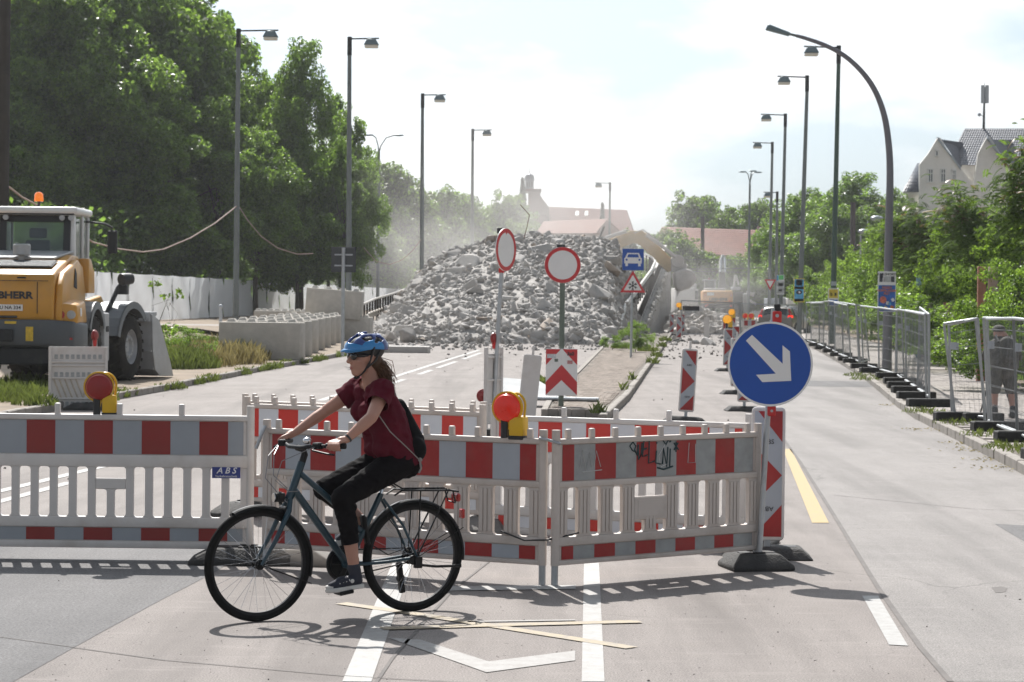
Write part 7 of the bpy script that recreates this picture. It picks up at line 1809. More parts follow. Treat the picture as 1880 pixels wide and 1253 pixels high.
G().prism([Hh(x, y, .4) for x, y in g2], (0, .35, 0)).build('wall', plaster, hs_, smooth=0)
for e in ((1722, 253, 1764, 309), (1814, 251, 1848, 300)):
    G().prism([Hh(e[0], e[1] - 1, -.15), Hh(e[2], e[3] - 1, -.15), Hh(e[2], e[3] + 3, -.15), Hh(e[0], e[1] + 4, -.15)], (0, .7, 0)).build('gable_coping', mat('zinc_coping', (.32, .36, .40), .5, .4, var=.1), hs_, smooth=0)
# main roof, dormer roofs, left hip
roof_tiles(hs_, Hh(1738, 303, 1), Hh(1960, 306, 1), Hh(1960, 236, 6), Hh(1771, 236.5, 6), 46, 16, navy)
roof_tiles(hs_, Hh(1752, 292, 3.5), Hh(1768, 292, 3.5), Hh(1768, 262, 3.5), Hh(1732, 259, 0), 9, 8, navy, 'dormer_roof')
roof_tiles(hs_, Hh(1764, 309, .1), Hh(1769, 293, 4), Hh(1767, 262, 4), Hh(1727, 256, .1), 8, 8, navy, 'dormer_roof')
roof_tiles(hs_, Hh(1850, 300, .5), Hh(1860, 292, 4), Hh(1859, 258, 4), Hh(1818, 256, .5), 8, 8, navy, 'dormer_roof')
roof_tiles(hs_, Hh(1657, 353, .6), Hh(1689, 353, .3), Hh(1689, 300, .35), Hh(1684, 300, 3), 7, 9, navy, 'side_roof')
G().prism([Hh(1658, 353, .6), Hh(1690, 353, .6), Hh(1690, 358, .6), Hh(1662, 358, .6)], (0, .4, 0)).build('eaves', plaster, hs_, smooth=0)
G().prism([Hh(1664, 358, 1), Hh(1690, 358, 1), Hh(1690, 560, 1), Hh(1664, 560, 1)], (0, 6, 0)).build('wall', plaster, hs_, smooth=0)
def window(par, Hf, x0, y0, x1, y1, dy=-.02, small=False):
    a, b = Hf(x0, y1, dy), Hf(x1, y0, dy); w, h = b.x - a.x, b.z - a.z; c = (a + b) / 2
    f = G().box((c.x - w / 2, c.y - .02, c.z), (.10, .12, h)).box((c.x + w / 2, c.y - .02, c.z), (.10, .12, h)).box((c.x, c.y - .02, c.z + h / 2), (w + .1, .12, .10)).box((c.x, c.y - .02, c.z - h / 2), (w + .2, .2, .09))
    if not small: f.box((c.x, c.y - .02, c.z), (.07, .08, h)).box((c.x, c.y - .021, c.z + h * .18), (w, .08, .06))
    fr_ = f.build('window', wframe, par, smooth=0); G().box((c.x, c.y + .0, c.z), (w - .08, .03, h - .08)).build('pane', pane, fr_, smooth=0)
for x0, x1 in ((1704, 1713), (1727, 1736)): window(hs_, Hh, x0, 311, x1, 335)
window(hs_, Hh, 1717.5, 277, 1722.5, 287, small=True); window(hs_, Hh, 1748, 313, 1755, 335)
bal = G()
for i in range(9): bal.cyl(Hh(1750 + i * 2.6, 341, -1), Hh(1750 + i * 2.6, 331, -1), .02, n=5)
bal.tube([Hh(1750, 331, -1), Hh(1772, 331, -1)], .03, 6); bal.build('balcony_rail', wframe, hs_)
# antenna mast on the ridge
am = thing('antenna_mast', 'slim antenna mast with white panels on the dark tiled roof ridge', 'antenna', Hh(1806, 238, 6) + V((h0.x, HY, 0))); A_ = lambda x, y, dy=0: pt(x, y, HY + 6 + dy) - am.location
G().tube([A_(1806, 240), A_(1807.5, 160)], [.12, .07], 8).build('mast', M['ldark'], am)
for x in (1804, 1812): G().cyl(A_(x, 190, -.3), A_(x + .3, 157, -.3), .16, n=10).build('antenna_panel', M['white_film'], am)
G().tube([A_(1806, 214), A_(1799, 211)], .04, 6).sph(A_(1798, 211), (.16, .12, .16), 10, 6).build('dish', M['white_film'], am)
G().tube([A_(1807, 160), A_(1808, 152)], .02, 5).build('lightning_rod', M['ldark'], am)
# church-like building with turret
CY = 350.0
c0 = pt(1060, 555, CY); ch_ = thing('town_hall', 'long red-roofed building with a small domed turret, hazy behind the rubble', 'building', (c0.x, CY, 0))
Cc = lambda x, y, dy=0: pt(x, y, CY + dy) - V((c0.x, CY, 0))
redt = mat('deep_red_tile', (.17, .068, .058), .85, var=.15, scale=.8, island=.12); brick = mat('dark_red_brick', (.16, .075, .065), .9, var=.2, scale=.6)  # deeper red of the two roof tile colours
G().prism([Cc(x, y, 4) for x, y in ((975, 600), (975, 430), (1160, 430), (1160, 600))], (0, 12, 0)).build('wall', brick, ch_, smooth=0)
roof_tiles(ch_, Cc(960, 432, 2), Cc(1163, 428, 2), Cc(1150, 386, 9), Cc(1008, 380, 9), 44, 14, redt)
roof_tiles(ch_, Cc(1150, 386, 9), Cc(1163, 428, 2), Cc(1165, 428, 15), Cc(1151, 387, 9.5), 4, 8, redt, 'roof_end')
roof_tiles(ch_, Cc(962, 420, 1), Cc(1010, 420, 1), Cc(994, 361, 6), Cc(972, 361, 6), 10, 12, redt, 'gable_roof')
G().prism([Cc(x, y, 3) for x, y in ((970, 560), (970, 349), (992, 349), (992, 360), (1008, 381), (1008, 560))], (0, 5, 0)).build('gable_wall', brick, ch_, smooth=0)
G().prism([Cc(960, 347, 2.6), Cc(994, 347, 2.6), Cc(994, 352, 2.6), Cc(960, 352, 2.6)], (0, 6, 0)).build('cornice', brick, ch_, smooth=0)
zinc = mat('weathered_zinc', (.14, .15, .19), .5, .3, var=.15)
o = Cc(972, 348, 5); k = CY / F
G().lathe([(8.0 * k, 0), (8.0 * k, 15.5 * k), (9.5 * k, 16 * k), (9.5 * k, 17.5 * k), (8.8 * k, 18 * k), (9.2 * k, 21 * k), (8.5 * k, 24 * k), (6 * k, 27.5 * k), (2 * k, 29.5 * k), (.6 * k, 31 * k), (.35 * k, 42 * k), (0, 44 * k)], o, (0, 0, 1), 8).build('turret', zinc, ch_, smooth=20)
for i in (-1, 0, 1): G().box(o + V((i * 4.6 * k, -8.05 * k * (1 if i == 0 else .85), 8.5 * k)), (2.2 * k, .1, 9 * k)).build('turret_louvre', M['ldark'], ch_)
G().sph(o + V((0, 0, 43.5 * k)), .9 * k, 8, 6).build('finial', zinc, ch_)
for x in (1056, 1073): G().prism([Cc(x, 397, 3.5), Cc(x + 6, 397, 3.5), Cc(x + 7, 389, 5), Cc(x + 1, 389, 5)], (0, -.15, .1)).build('skylight', wframe, ch_, smooth=0)
# nearer low roof and right-hand red roof
RY = 215
r0 = pt(1050, 555, RY); ra = thing('low_house', 'low pale house with a light red tiled roof just above the rubble', 'house', (r0.x, RY, 0)); Rr = lambda x, y, dy=0: pt(x, y, RY + dy) - V((r0.x, RY, 0))
pink = mat('light_red_tile', (.25, .125, .10), .8, var=.15, scale=.8, island=.14)  # lighter of the two red roof tile colours
G().prism([Rr(x, y, 1) for x, y in ((990, 600), (990, 428), (1092, 428), (1114, 404), (1142, 428), (1142, 600))], (0, 8, 0)).build('wall', mat('pink_plaster', (.42, .30, .26), .9, var=.12), ra, smooth=0)
roof_tiles(ra, Rr(984, 429, -.5), Rr(1094, 429, -.5), Rr(1113, 402.5, 5), Rr(998, 407, 5), 44, 12, pink); roof_tiles(ra, Rr(1094, 429, -.2), Rr(1144, 429, 7), Rr(1116, 403, 6), Rr(1113, 402.5, 5), 14, 10, pink, 'roof_side')
R2 = 260
r1 = pt(1330, 555, R2); rb = thing('red_roof_house', 'long house with a red tiled roof behind the right-hand street trees', 'house', (r1.x, R2, 0)); Rq = lambda x, y, dy=0: pt(x, y, R2 + dy) - V((r1.x, R2, 0))
G().prism([Rq(x, y, 1.5) for x, y in ((1205, 600), (1205, 452), (1425, 478), (1425, 600))], (0, 9, 0)).build('wall', plaster, rb, smooth=0)
roof_tiles(rb, Rq(1196, 455, 0), Rq(1432, 480, 0), Rq(1424, 424, 6), Rq(1215, 417, 6), 60, 14, pink)
for x in (1350, 1380, 1402): window(rb, Rq, x, 490, x + 8, 505, dy=1.45)
G().box(Rq(1402, 440, 3), (1.4, 1.4, 3)).build('chimney', brick, rb, smooth=0)
# distant grey building panels behind the far fence
pc = thing('container', 'row of pale site containers behind the far fence', 'container', pt(1440, 580, 175)); g = G()
for x0, x1, m in ((1405, 1418, M['white_film']), (1420, 1440, M['lsilver']), (1442, 1462, plaster), (1464, 1480, M['lsilver'])):
    a, b = pt(x0, 600, 175) - pc.location, pt(x1, 548, 175) - pc.location; G().box(((a.x + b.x) / 2, 0, (a.z + b.z) / 2), (b.x - a.x, 2.4, b.z - a.z)).build('panel', m, pc, bev=.03)
# ------------------------------------------------------------------ vegetation
M['leafA'] = leafmat('lime_leaves', (.075, .12, .030), (.27, .43, .055), tr=.52)
M['leafB'] = leafmat('dark_leaves', (.06, .098, .028), (.21, .35, .05), tr=.5)
M['leafC'] = leafmat('pale_leaves', (.06, .085, .03), (.17, .24, .055), tr=.44)
M['leafD'] = leafmat('bright_leaves', (.07, .12, .02), (.23, .36, .035), tr=.47, rough=.7, spec=.12)
M['leafE'] = leafmat('ailanthus_leaves', (.046, .082, .020), (.16, .26, .03), tr=.46, rough=.75, spec=.1)
M['leafF'] = leafmat('reddish_young_leaves', (.13, .075, .028), (.22, .14, .04), tr=.40)
M['needle'] = leafmat('dark_needles', (.022, .036, .018), (.03, .05, .015), tr=.2)
M['bark'] = mat('bark', (.07, .055, .042), .95, var=.3, scale=4, bump=.8, bscale=14)
M['grass'] = leafmat('grass_blades', (.075, .105, .025), (.16, .20, .04), tr=.35, rough=.6, spec=.3)
M['straw'] = leafmat('dry_grass', (.20, .165, .075), (.30, .25, .10), tr=.3, rough=.7, spec=.2)

def leaf_quads(P, Nn, size, rng, asp=.62):
    n = len(P); a = rng.normal(size=(n, 3)); t = np.cross(Nn, a); t /= np.linalg.norm(t, axis=1)[:, None] + 1e-9; b = np.cross(Nn, t)
    s = (size * rng.uniform(.6, 1.3, n))[:, None]; L_ = t * s; W = b * s * asp
    co = np.zeros((n, 4, 3)); co[:, 0] = P - L_ * .5; co[:, 1] = P + W * .5 + Nn * s * .10; co[:, 2] = P + L_ * .5; co[:, 3] = P - W * .5 + Nn * s * .10
    return co
def crown_mesh(name, seed, n, Rx, Rz, size, mats, lobes=26, clump=(.24, .42), squash=.85, lower=-.75, weights=None):
    rng = np.random.default_rng(seed); C = []
    k = 0
    while len(C) < lobes:
        d = rng.normal(size=3); d /= np.linalg.norm(d); r = rng.uniform(.45, 1.0) ** .6
        p = d * r
        if p[2] < lower: continue
        w = 1.0 - .35 * max(0, p[2]) ** 2
        C.append((p * np.array([Rx * w, Rx * w, Rz]), rng.uniform(*clump) * Rx * (1.15 - .45 * abs(p[2]))))
    # smaller clumps budding from each lobe
    S = []
    for c, r in C:
        for j in range(16):
            d = rng.normal(size=3); d /= np.linalg.norm(d); d[2] = d[2] * .8 + .1; S.append((c + d * r * rng.uniform(.35, 1.15), r * rng.uniform(.16, .50)))
    cs = np.array([c for c, r in S]); rs = np.array([r for c, r in S]); pr = rs ** 2; pr /= pr.sum()
    idx = rng.choice(len(S), n, p=pr); d = rng.normal(size=(n, 3)); d /= np.linalg.norm(d, axis=1)[:, None]
    rad = rng.uniform(.25, 1.0, n) ** .45 * rs[idx]; P = cs[idx] + d * rad[:, None] * np.array([1, 1, squash]); P[:, 2] -= .10 * rad
    Nn = d * .45 + np.array([0, 0, .55]) + rng.normal(size=(n, 3)) * .55; Nn /= np.linalg.norm(Nn, axis=1)[:, None]
    mi = rng.choice(len(mats), n, p=weights) if len(mats) > 1 else None
    return quads(name, leaf_quads(P, Nn, size, rng), mats, mi), [Vector(c) for c, r in C]
def limbs(H, zc, C, seed, r0):
    rr = random.Random(seed); g = G(); top = zc
    tr_ = [V((0, 0, -.2)), V((rr.uniform(-.1, .1), rr.uniform(-.1, .1), zc * .35)), V((rr.uniform(-.25, .25), rr.uniform(-.2, .2), zc * .75)), V((rr.uniform(-.3, .3), rr.uniform(-.3, .3), zc + (H - zc) * .45))]
    g.tube(tr_, [r0, r0 * .8, r0 * .6, r0 * .22], 9)
    for c in C:
        if rr.random() < .7:
            a = tr_[1].lerp(tr_[3], rr.uniform(.15, .9)); e = c + V((0, 0, zc)); m_ = a.lerp(e, .5) + V((rr.uniform(-.2, .2), rr.uniform(-.2, .2), .12 * (e - a).length))
            g.tube([a, m_, e], [r0 * .26, r0 * .16, r0 * .05], 5)
    return g
PROTO = {}
def proto(key, H, Rx, n, size, mats, seed, lobes=26, zb=.30, weights=None, r0=.22, **k):
    Rz = H * (1 - zb) / 2; zc = H - Rz
    me, C = crown_mesh('crown', seed, n, Rx, Rz, size, mats, lobes, weights=weights, **k)
    tm = limbs(H, zc, C, seed, r0).mesh('trunk', M['bark'], smooth=60)
    PROTO[key] = (H, Rx, zc, me, tm)
def tree(key, x, Y, H, Rx, label, group='trees around the site', z0=0.0, ytop=None, name='tree', cat='tree', rz=None, py=560, matl=None):
    """tree standing at distance Y on the sight line of pixel x"""
    H0, R0, zc, me, tm = PROTO[key]; p = pt(x, py, Y)
    if ytop is not None: H = pt(x, ytop, Y).z - z0
    t = thing(name, label, cat, (p.x, Y, z0), rnd.uniform(0, 6.28) if rz is None else rz, group); t.scale = (Rx / R0, Rx / R0, H / H0)
    c = link('crown', me, t, (0, 0, zc)); link('trunk', tm, t)
    if matl:
        for i, m in enumerate(matl): c.material_slots[i].link = 'OBJECT'; c.material_slots[i].material = m
    return t
proto('lime1', 15, 5.2, 70000, .25, [M['leafA'], M['leafB']], 1, 44, .10, r0=.26)
proto('lime2', 15, 5.2, 70000, .25, [M['leafB'], M['leafA']], 2, 40, .08, r0=.26)
proto('open', 15, 4.6, 36000, .25, [M['leafB'], M['leafA']], 3, 26, .22, clump=(.18, .30), r0=.22)
proto('far1', 13, 5.2, 36000, .34, [M['leafA'], M['leafC']], 4, 38, .05)
proto('far2', 13, 5.2, 36000, .34, [M['leafB'], M['leafC']], 5, 36, .06)
proto('bush', 4, 2.2, 15000, .11, [M['leafD'], M['leafA']], 6, 16, .0, r0=.07)
proto('bush2', 4, 2.2, 15000, .115, [M['leafA'], M['leafD']], 7, 16, .0, r0=.07)
# --- left mass
LZ = .8
for k, x, Y, H, Rx, lab in (
    ('lime1', 60, 124, 24.8, 7.4, 'huge dark tree at the left edge, filling the frame top above the loader'),
    ('lime2', 215, 132, 22.8, 7.1, 'huge dark tree left of the tall lamp, filling the frame top'),
    ('lime2', -70, 120, 23.8, 7.2, 'tree just beyond the left frame edge'),
    ('open', 368, 144, 21.0, 2.7, 'tall loose tree with sky gaps at its top, left of the tall lamp'),
    ('lime1', 310, 128, 16.6, 3.9, 'rounded tree in front of the loose tree, left of the tall lamp'),
    ('lime1', 130, 118, 16.0, 5.1, 'tree with brighter leaves right above the loader cab'),
    ('lime2', 20, 114, 10.7, 4.1, 'lower tree behind the loader cab at the left'),
    ('lime2', 250, 119, 12.4, 4.8, 'lower dark tree above the white tarpaulins'),
    ('lime1', 400, 121, 11.0, 3.0, 'low dark tree in front of the tall lamp pole'),
    ('lime2', 484, 132, 14.0, 3.7, 'dark tree right of the tall lamp, its top cut by sky'),
    ('lime1', 553, 130, 14.9, 3.2, 'dark tree with a spiky top between the two left lamps'),
    ('lime2', 603, 136, 13.0, 2.5, 'lower dark tree beside the second lamp'),
    ('lime1', 470, 124, 9.6, 3.2, 'low dark tree above the tarpaulin right of the tall lamp'), ('lime1', 632, 128, 9.6, 2.1, 'low dark tree nearest to the second lamp pole'), ('lime2', 545, 126, 8.4, 2.6, 'low dark tree below the spiky tree')):
    tree(k, x, Y, H, Rx, lab, z0=LZ, group='dark trees left of the road')
for k, x, Y, yt, Rx, lab in (
    ('far1', 692, 226, 292, 5.2, 'pale dusty tree in front of the double-armed lamp'),
    ('far2', 748, 262, 318, 5.4, 'pale dusty tree left of the lamp behind the rubble'),
    ('far1', 804, 300, 374, 5.0, 'pale dusty tree right of the lamp behind the rubble'),
    ('far2', 655, 214, 395, 4.2, 'low dusty tree above the left railing'),
    ('far1', 728, 258, 425, 5.0, 'low dusty tree behind the left flank of the rubble')):
    tree(k, x, Y, 10, Rx, lab, z0=LZ, ytop=yt, group='dusty pale trees behind the rubble', matl=[M['leafC'], M['leafA']])
for k, x, Y, yt, Rx, lab in (
    ('far1', 842, 275, 348, 4.6, 'hazy round tree at the left end of the far row'), ('far2', 893, 280, 345, 4.6, 'hazy tree in the middle of the far row'), ('far1', 938, 270, 350, 3.8, 'hazy tree just left of the turret'),
    ('far2', 880, 265, 420, 5.5, 'low hazy tree behind the top of the rubble'), ('far1', 955, 262, 405, 3.6, 'low hazy tree below the turret')):
    tree(k, x, Y, 10, Rx, lab, z0=0, ytop=yt, group='hazy trees behind the rubble')
for k, x, Y, yt, Rx, lab in (
    ('far1', 1278, 300, 352, 5.2, 'round tree left in the group above the red roof'), ('far2', 1335, 305, 345, 5.8, 'highest tree of the group above the red roof'), ('far1', 1382, 298, 366, 4.2, 'tree beside the three-armed lamp'),
    ('far2', 1200, 260, 405, 3.8, 'low tree right of the excavator arm'), ('far1', 1245, 205, 432, 2.9, 'bright low tree behind the bucket'), ('far2', 1310, 208, 452, 3.6, 'low tree behind the orange excavator'), ('far1', 1362, 206, 470, 2.6, 'low tree right of the white arm'),
    ('lime2', 1500, 185, 350, 4.6, 'dark tree behind the grey lamp poles on the right'), ('lime1', 1572, 180, 333, 4.8, 'dark tree left of the curved lamp pole'), ('lime2', 1618, 190, 350, 3.6, 'dark tree directly behind the curved lamp pole'), ('lime1', 1455, 196, 372, 3.4, 'dark tree between the two far lamp poles'), ('lime1', 1415, 205, 440, 3.4, 'low dark tree behind the give-way sign')):
    tree(k, x, Y, 10, Rx, lab, ytop=yt, group='trees on the right behind the site')
for k, x, Y, yt, Rx, lab in (
    ('bush2', 1512, 156, 480, 2.2, 'grey-green bush left of the green lamp pole'), ('bush', 1558, 130, 470, 2.4, 'bush between the green lamp and the dome lamp'), ('bush2', 1590, 114, 450, 2.0, 'bright bush below the white dome lamps'),
    ('bush', 1625, 102, 415, 1.9, 'bright tall bush behind the curved pole'), ('bush2', 1652, 94, 455, 2.2, 'dark bush right of the curved pole'), ('bush2', 1600, 116, 500, 1.8, 'low bush behind the long mesh fence'),
    ('bush', 1672, 86, 530, 1.8, 'low bush left of the blue board'), ('bush2', 1724, 70, 585, 1.3, 'low bush right of the blue board'), ('bush', 1775, 60, 605, 1.4, 'bushy plant below the row of posters'), ('bush', 1745, 72, 480, 1.7, 'bright bush above the row of posters'),
    ('bush2', 1860, 48, 560, 1.6, 'bush at the right edge behind the photographer'), ('bush', 1858, 48, 480, 1.2, 'bright shrub at the right edge beside the rust-painted board'), ('bush2', 1704, 88, 510, 2.2, 'dark bush behind the blue board'), ('bush2', 1800, 66, 520, 2.6, 'dark bush behind the rust-painted board'), ('bush', 1640, 92, 560, 1.6, 'low bright bush behind the curved pole poster')):
    tree(k, x, Y, 4, Rx, lab, ytop=yt, z0=.13, group='bushes behind the sidewalk', name='bush', cat='bush')
tree('bush', 1168, 79, 1.1, .55, 'round green bush at the foot of the snow sign', z0=.11, name='bush', cat='bush', group='weeds on the island')
tree('bush2', 1125, 82, .55, .45, 'low weedy bush left of the snow sign post', z0=.11, name='bush', cat='bush', group='weeds on the island')
tree('bush', 345, 58.5, 1.0, .62, 'bright broad-leaved plant beside the bucket', z0=.12, name='bush', cat='bush', group='weeds on the verge')
proto('sapling', 2, .55, 170, .13, [M['leafD'], M['leafA']], 12, 9, .25, r0=.018)
tree('sapling', 305, 60, 2.3, .6, 'tall thin sapling growing in front of the tarpaulin beside the bucket', z0=.12, name='sapling', cat='sapling', group='weeds on the verge')
# conifer by the turret
def conifer(x, Y, yt, Rr_, label):
    rng = np.random.default_rng(9); p = pt(x, 560, Y); H = pt(x, yt, Y).z; n = 9000
    z = rng.uniform(.12, 1, n) ** .85; lay = np.floor(z * 16) / 16; rr = (1 - z) * Rr_ * rng.uniform(.35, 1, n) * (.75 + .35 * ((z * 16) % 1)); a = rng.uniform(0, 6.283, n)
    P = np.stack([rr * np.cos(a), rr * np.sin(a), z * H - rr * .25], 1); Nn = rng.normal(size=(n, 3)) * .5 + np.array([0, 0, 1]); Nn /= np.linalg.norm(Nn, axis=1)[:, None]
    t = thing('conifer', label, 'tree', (p.x, Y, 0), 0, 'hazy trees behind the rubble'); link('crown', quads('crown', leaf_quads(P, Nn, .5, rng, .4), M['needle']), t); G().cyl((0, 0, 0), (0, 0, H * .95), .22, .03, 8).build('trunk', M['bark'], t)
conifer(957, 300, 328, 3.3, 'dark spruce standing just left of the turret'); conifer(1104, 330, 374, 1.8, 'small spruce in front of the long red roof')

# --- ailanthus trees on the right: pinnate fronds
def frond_mesh(name, seed, n, Rx, Rz, mats, L0=.56):
    rng = np.random.default_rng(seed); out_, mi = [], []
    C = rng.normal(size=(16, 3)); C /= np.linalg.norm(C, axis=1)[:, None]; C *= rng.uniform(.45, 1, 16)[:, None] ** .6; C[:, 2] = np.abs(C[:, 2]) * 1.1 - .35
    for i in range(n):
        c = C[rng.integers(16)] + rng.normal(size=3) * .20; c = c * np.array([Rx, Rx, Rz])
        a = rng.uniform(0, 6.283); out_d = np.array([c[0], c[1], 0]) / (np.hypot(c[0], c[1]) + .01); d = np.array([math.cos(a), math.sin(a), 0]) * .7 + out_d * .6; d /= np.linalg.norm(d); L_ = L0 * rng.uniform(.6, 1.25); up = rng.uniform(.0, .5); dr = rng.uniform(.15, .6)
        side = np.array([-d[1], d[0], 0]); k = 9; w = .062; m = 1 if (rng.random() < .12 and c[2] > 0) else 0
        for j in range(k + 1):
            u = (j + .8) / (k + 1); p = c + d * L_ * u * (1 - .12 * dr) + np.array([0, 0, L_ * (up * u - dr * u * u)]); tg = d + np.array([0, 0, up - 2 * dr * u]); tg /= np.linalg.norm(tg); nn = np.cross(side, tg)
            for s in (-1, 1):
                ll = .20 * L_ / L0 * (1 - .45 * abs(u - .45)); v = side * s * .9 + tg * .35 - nn * (-.0) - np.array([0, 0, .22]); v /= np.linalg.norm(v); q = tg * w * .5
                out_.append([p - q * .6, p + v * ll * .45 - q, p + v * ll, p + v * ll * .45 + q]); mi.append(m)
    return quads(name, np.array(out_), mats, np.array(mi)), [Vector(c * np.array([Rx, Rx, Rz])) for c in C]
for i in (1, 2):
    me, C = frond_mesh('crown', 40 + i, 1250, 2.2, 2.0, [M['leafE'], M['leafF']]); PROTO['ail%d' % i] = (6.0, 2.2, 4.0, me, limbs(6.0, 3.6, [c + V((0, 0, .2)) for c in C], 50 + i, .10).mesh('trunk', M['bark'], smooth=60))
proto('rtree', 6, 2.2, 18000, .14, [M['leafE'], M['leafD']], 21, 26, .08, r0=.09)
for k, x, Y, yt, Rx, lab in (('ail1', 1715, 76, 350, 1.7, 'feathery ailanthus tree right of the curved lamp pole'), ('ail2', 1800, 64, 300, 1.5, 'feathery ailanthus tree in front of the house gables'), ('ail1', 1925, 50, 190, 1.2, 'feathery ailanthus at the right frame edge below the antenna'), ('rtree', 1868, 60, 400, 1.5, 'lower ailanthus in front of the house wall at the right'), ('rtree', 1680, 90, 405, 1.5, 'ailanthus branches left of the house roof'), ('rtree', 1760, 68, 420, 1.3, 'low ailanthus above the rust-painted board')):
    tree(k, x, Y, 6, Rx, lab, ytop=yt, z0=.13, group='ailanthus trees behind the sidewalk')
# far treeline closing the horizon
rng = np.random.default_rng(77); n = 60000; xs = rng.uniform(-190, 230, n); top = 6 + 4 * np.sin(xs * .09) + 2.5 * np.sin(xs * .31 + 1); zz_ = rng.uniform(0, 1, n) ** .8 * top
P = np.stack([xs, 430 + rng.normal(size=n) * 4, zz_], 1); Nn = rng.normal(size=(n, 3)); Nn /= np.linalg.norm(Nn, axis=1)[:, None]
o = link('treeline', quads('treeline', leaf_quads(P, Nn, .9, rng), M['leafC'])); tag(o, 'far hazy belt of trees closing the horizon', kind='stuff')
# undergrowth behind the tarpaulin fence and the sidewalk
def under(name, line, n, h, w, size, m, label, seed):
    rng = np.random.default_rng(seed); a = np.array(line, float); seg = rng.integers(0, len(a) - 1, n); u = rng.random(n)[:, None]; p = a[seg] * (1 - u) + a[seg + 1] * u
    P = np.concatenate([p + rng.normal(size=(n, 2)) * w * .4, (rng.random(n) ** .8 * h * (.75 + .35 * np.sin(p[:, 0] * 2.1 + p[:, 1])))[:, None]], 1); P[:, 2] += .1; Nn = rng.normal(size=(n, 3)) * .7 + np.array([0, 0, .5]); Nn /= np.linalg.norm(Nn, axis=1)[:, None]
    o = link(name, quads(name, leaf_quads(P, Nn, size, rng), m)); tag(o, label, kind='stuff')
under('undergrowth', [(-30, 96), (-21, 102), (-19, 130), (-17, 190)], 42000, 5.5, 3.0, .30, M['leafB'], 'dark undergrowth behind the tarpaulin fence', 5)
kx = lambda y, o: (interp(kr, y) + o, y)
under('undergrowth', [kx(40, 3.9), kx(50, 4.0), kx(62, 4.2), kx(80, 4.4), kx(105, 4.6)], 26000, 1.1, .9, .15, M['leafE'], 'leafy undergrowth behind the sidewalk', 6)
under('undergrowth', [kx(45, 7), kx(62, 7.5), kx(90, 8), kx(120, 9)], 26000, 4.5, 2.0, .24, M['leafB'], 'dark hedge deep behind the sidewalk', 8)

# --- grass and weeds
def grass(name, pts, n, h, m, label, seed, w=.008, lean=.35, zf=None, clump=.0):
    """pts: list of (x, y, spread) patches in metres"""
    rng = np.random.default_rng(seed); pts = np.array(pts, float); wt = pts[:, 2] ** 2; wt = wt / wt.sum(); i = rng.choice(len(pts), n, p=wt)
    a = rng.uniform(0, 6.283, n); r = np.sqrt(rng.random(n)) * pts[i, 2]; x = pts[i, 0] + r * np.cos(a); y = pts[i, 1] + r * np.sin(a) * 1.6
    z = np.array([zf(xx, yy) for xx, yy in zip(x, y)]) if zf else np.full(n, .11)
    base = np.stack([x, y, z], 1); hh = h * rng.uniform(.4, 1.15, n) * (1 - .55 * (r / pts[i, 2]) ** 2); az = rng.uniform(0, 6.283, n); ln = rng.uniform(.05, lean, n)
    d = np.stack([np.cos(az), np.sin(az), np.zeros(n)], 1); s = np.stack([-np.sin(az + 1.2), np.cos(az + 1.2), np.zeros(n)], 1) * w
    tip = base + d * (hh * ln)[:, None]; tip[:, 2] += hh; mid = base + d * (hh * ln * .3)[:, None]; mid[:, 2] += hh * .6
    co = np.stack([base - s, base + s, mid + s * .8, tip], 1); co2 = np.stack([base - s, mid + s * .8, tip, mid - s * .8], 1); co[:, 3] = tip
    o = link(name, quads(name, co, m)); tag(o, label, kind='stuff'); return o
vz = lambda x, y: VZ(max(0, interp(kl, y) - x), y)
P_ = lambda x, y, s: (at(x, y, .12).x, at(x, y, .12).y, s)
grass('grass', [P_(395, 668, 1.0), P_(430, 662, 1.0), P_(455, 668, .5), P_(370, 672, .9), P_(410, 650, 1.3), P_(350, 660, 1.1)], 3500, .62, M['straw'], 'tall dry grass between the bucket and the concrete blocks', 1, .010, .5, vz)
grass('grass', [P_(400, 655, 1.4), P_(440, 660, .8), P_(330, 675, 1.0), P_(360, 655, 1.6)], 11000, .58, M['grass'], 'green grass between the bucket and the concrete blocks', 2, .010, .5, vz)
grass('grass', [P_(20, 722, .8), P_(60, 742, .35), P_(0, 735, .6), P_(45, 705, .6), P_(85, 720, .4), P_(75, 744, .25), P_(-40, 730, 1.0)], 4500, .26, M['grass'], 'grass tufts on the verge in front of the loader', 3, .008, .7, vz)
wk = []
for p, d in resample(kl[1:7], .8):
    if rnd.random() < .75 and p.y > 38: wk.append((p.x + rnd.uniform(-.12, .16), p.y, rnd.uniform(.08, .24)))
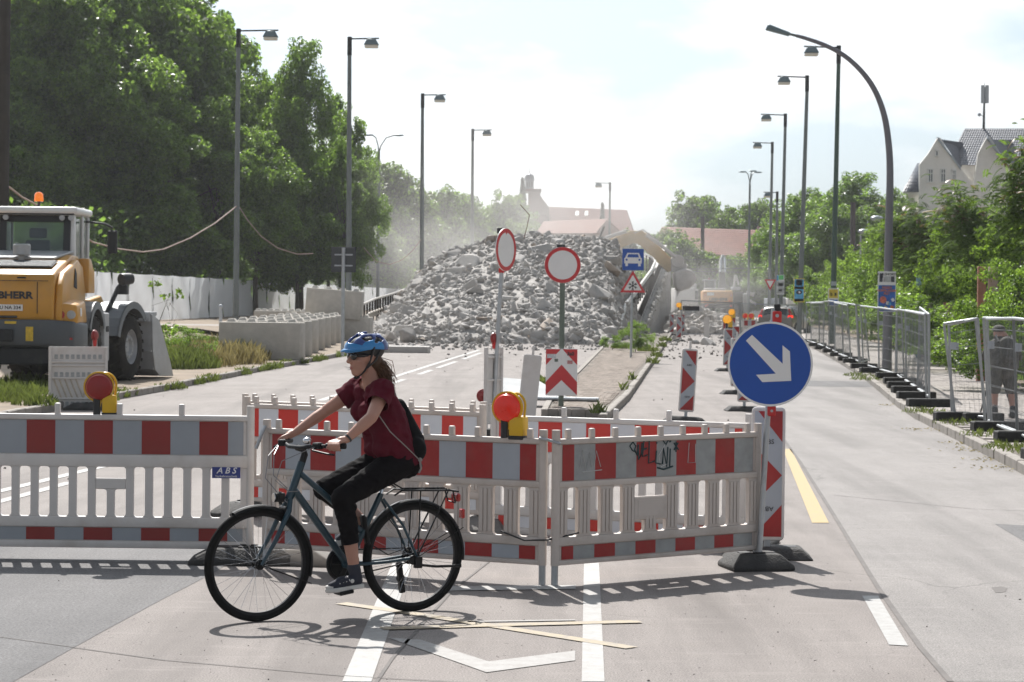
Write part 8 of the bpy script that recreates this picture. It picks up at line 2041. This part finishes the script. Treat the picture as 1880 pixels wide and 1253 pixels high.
grass('weeds', wk, 2400, .20, M['grass'], 'weeds along the left kerb', 4, .010, .8, lambda x, y: .02)
wk = []
for p, d in resample(kr, .9):
    if rnd.random() < .3 and 24 < p.y < 110: wk.append((p.x + rnd.uniform(.15, .6), p.y, rnd.uniform(.08, .28)))
for x, y in ((1885, 830), (1860, 822), (1700, 757), (1760, 778), (1810, 800), (1575, 690), (1590, 697)): p = at(x, y, .12); wk.append((p.x, p.y, .4))
grass('weeds', wk, 1300, .12, M['grass'], 'weeds along the fenced kerb', 5, .005, .9)
wk = [P_(1205, 655, .2), P_(1197, 667, .2), P_(1146, 716, .10), P_(1160, 697, .10), P_(998, 706, .2), P_(1030, 735, .08), P_(1098, 758, .12), P_(1215, 637, .2), P_(1140, 640, .4), P_(1190, 645, .4), P_(1222, 626, .3)]
grass('weeds', wk, 1500, .25, M['grass'], 'weeds on the paved island', 6, .010, .9)
def litter(name, pts, n, m, label, seed, size=.05):
    rng = np.random.default_rng(seed); pts = np.array(pts, float); i = rng.integers(0, len(pts), n); P = np.concatenate([pts[i, :2] + rng.normal(size=(n, 2)) * pts[i, 2:3], np.full((n, 1), .0)], 1); P[:, 2] = .006 + rng.random(n) * .012
    Nn = rng.normal(size=(n, 3)) * .25 + np.array([0, 0, 1]); Nn /= np.linalg.norm(Nn, axis=1)[:, None]; o = link(name, quads(name, leaf_quads(P, Nn, size, rng), m)); tag(o, label, kind='stuff')
G0 = lambda x, y, s: (at(x, y).x, at(x, y).y, s)
litter('dry_leaves', [G0(1800, 828, .25), G0(1835, 845, .25), G0(1860, 860, .25), G0(1720, 790, .25), G0(1650, 745, .2), G0(1780, 815, .25)], 420, M['straw'], 'dry leaves in the right-hand gutter', 8)

# --- dust hanging over the works
dust((.5, 128, 5.5), (13, 16, 8.5), .054, 2.4, 'dust cloud rising behind the rubble heap')
dust((13.2, 150, 2.4), (5.5, 16, 4.6), .036, 2.6, 'thick dust falling round the bucket at the ramp wall')
dust((-9, 140, 4), (11, 18, 6.5), .022, 2.2, 'thin dust drifting in front of the pale trees')
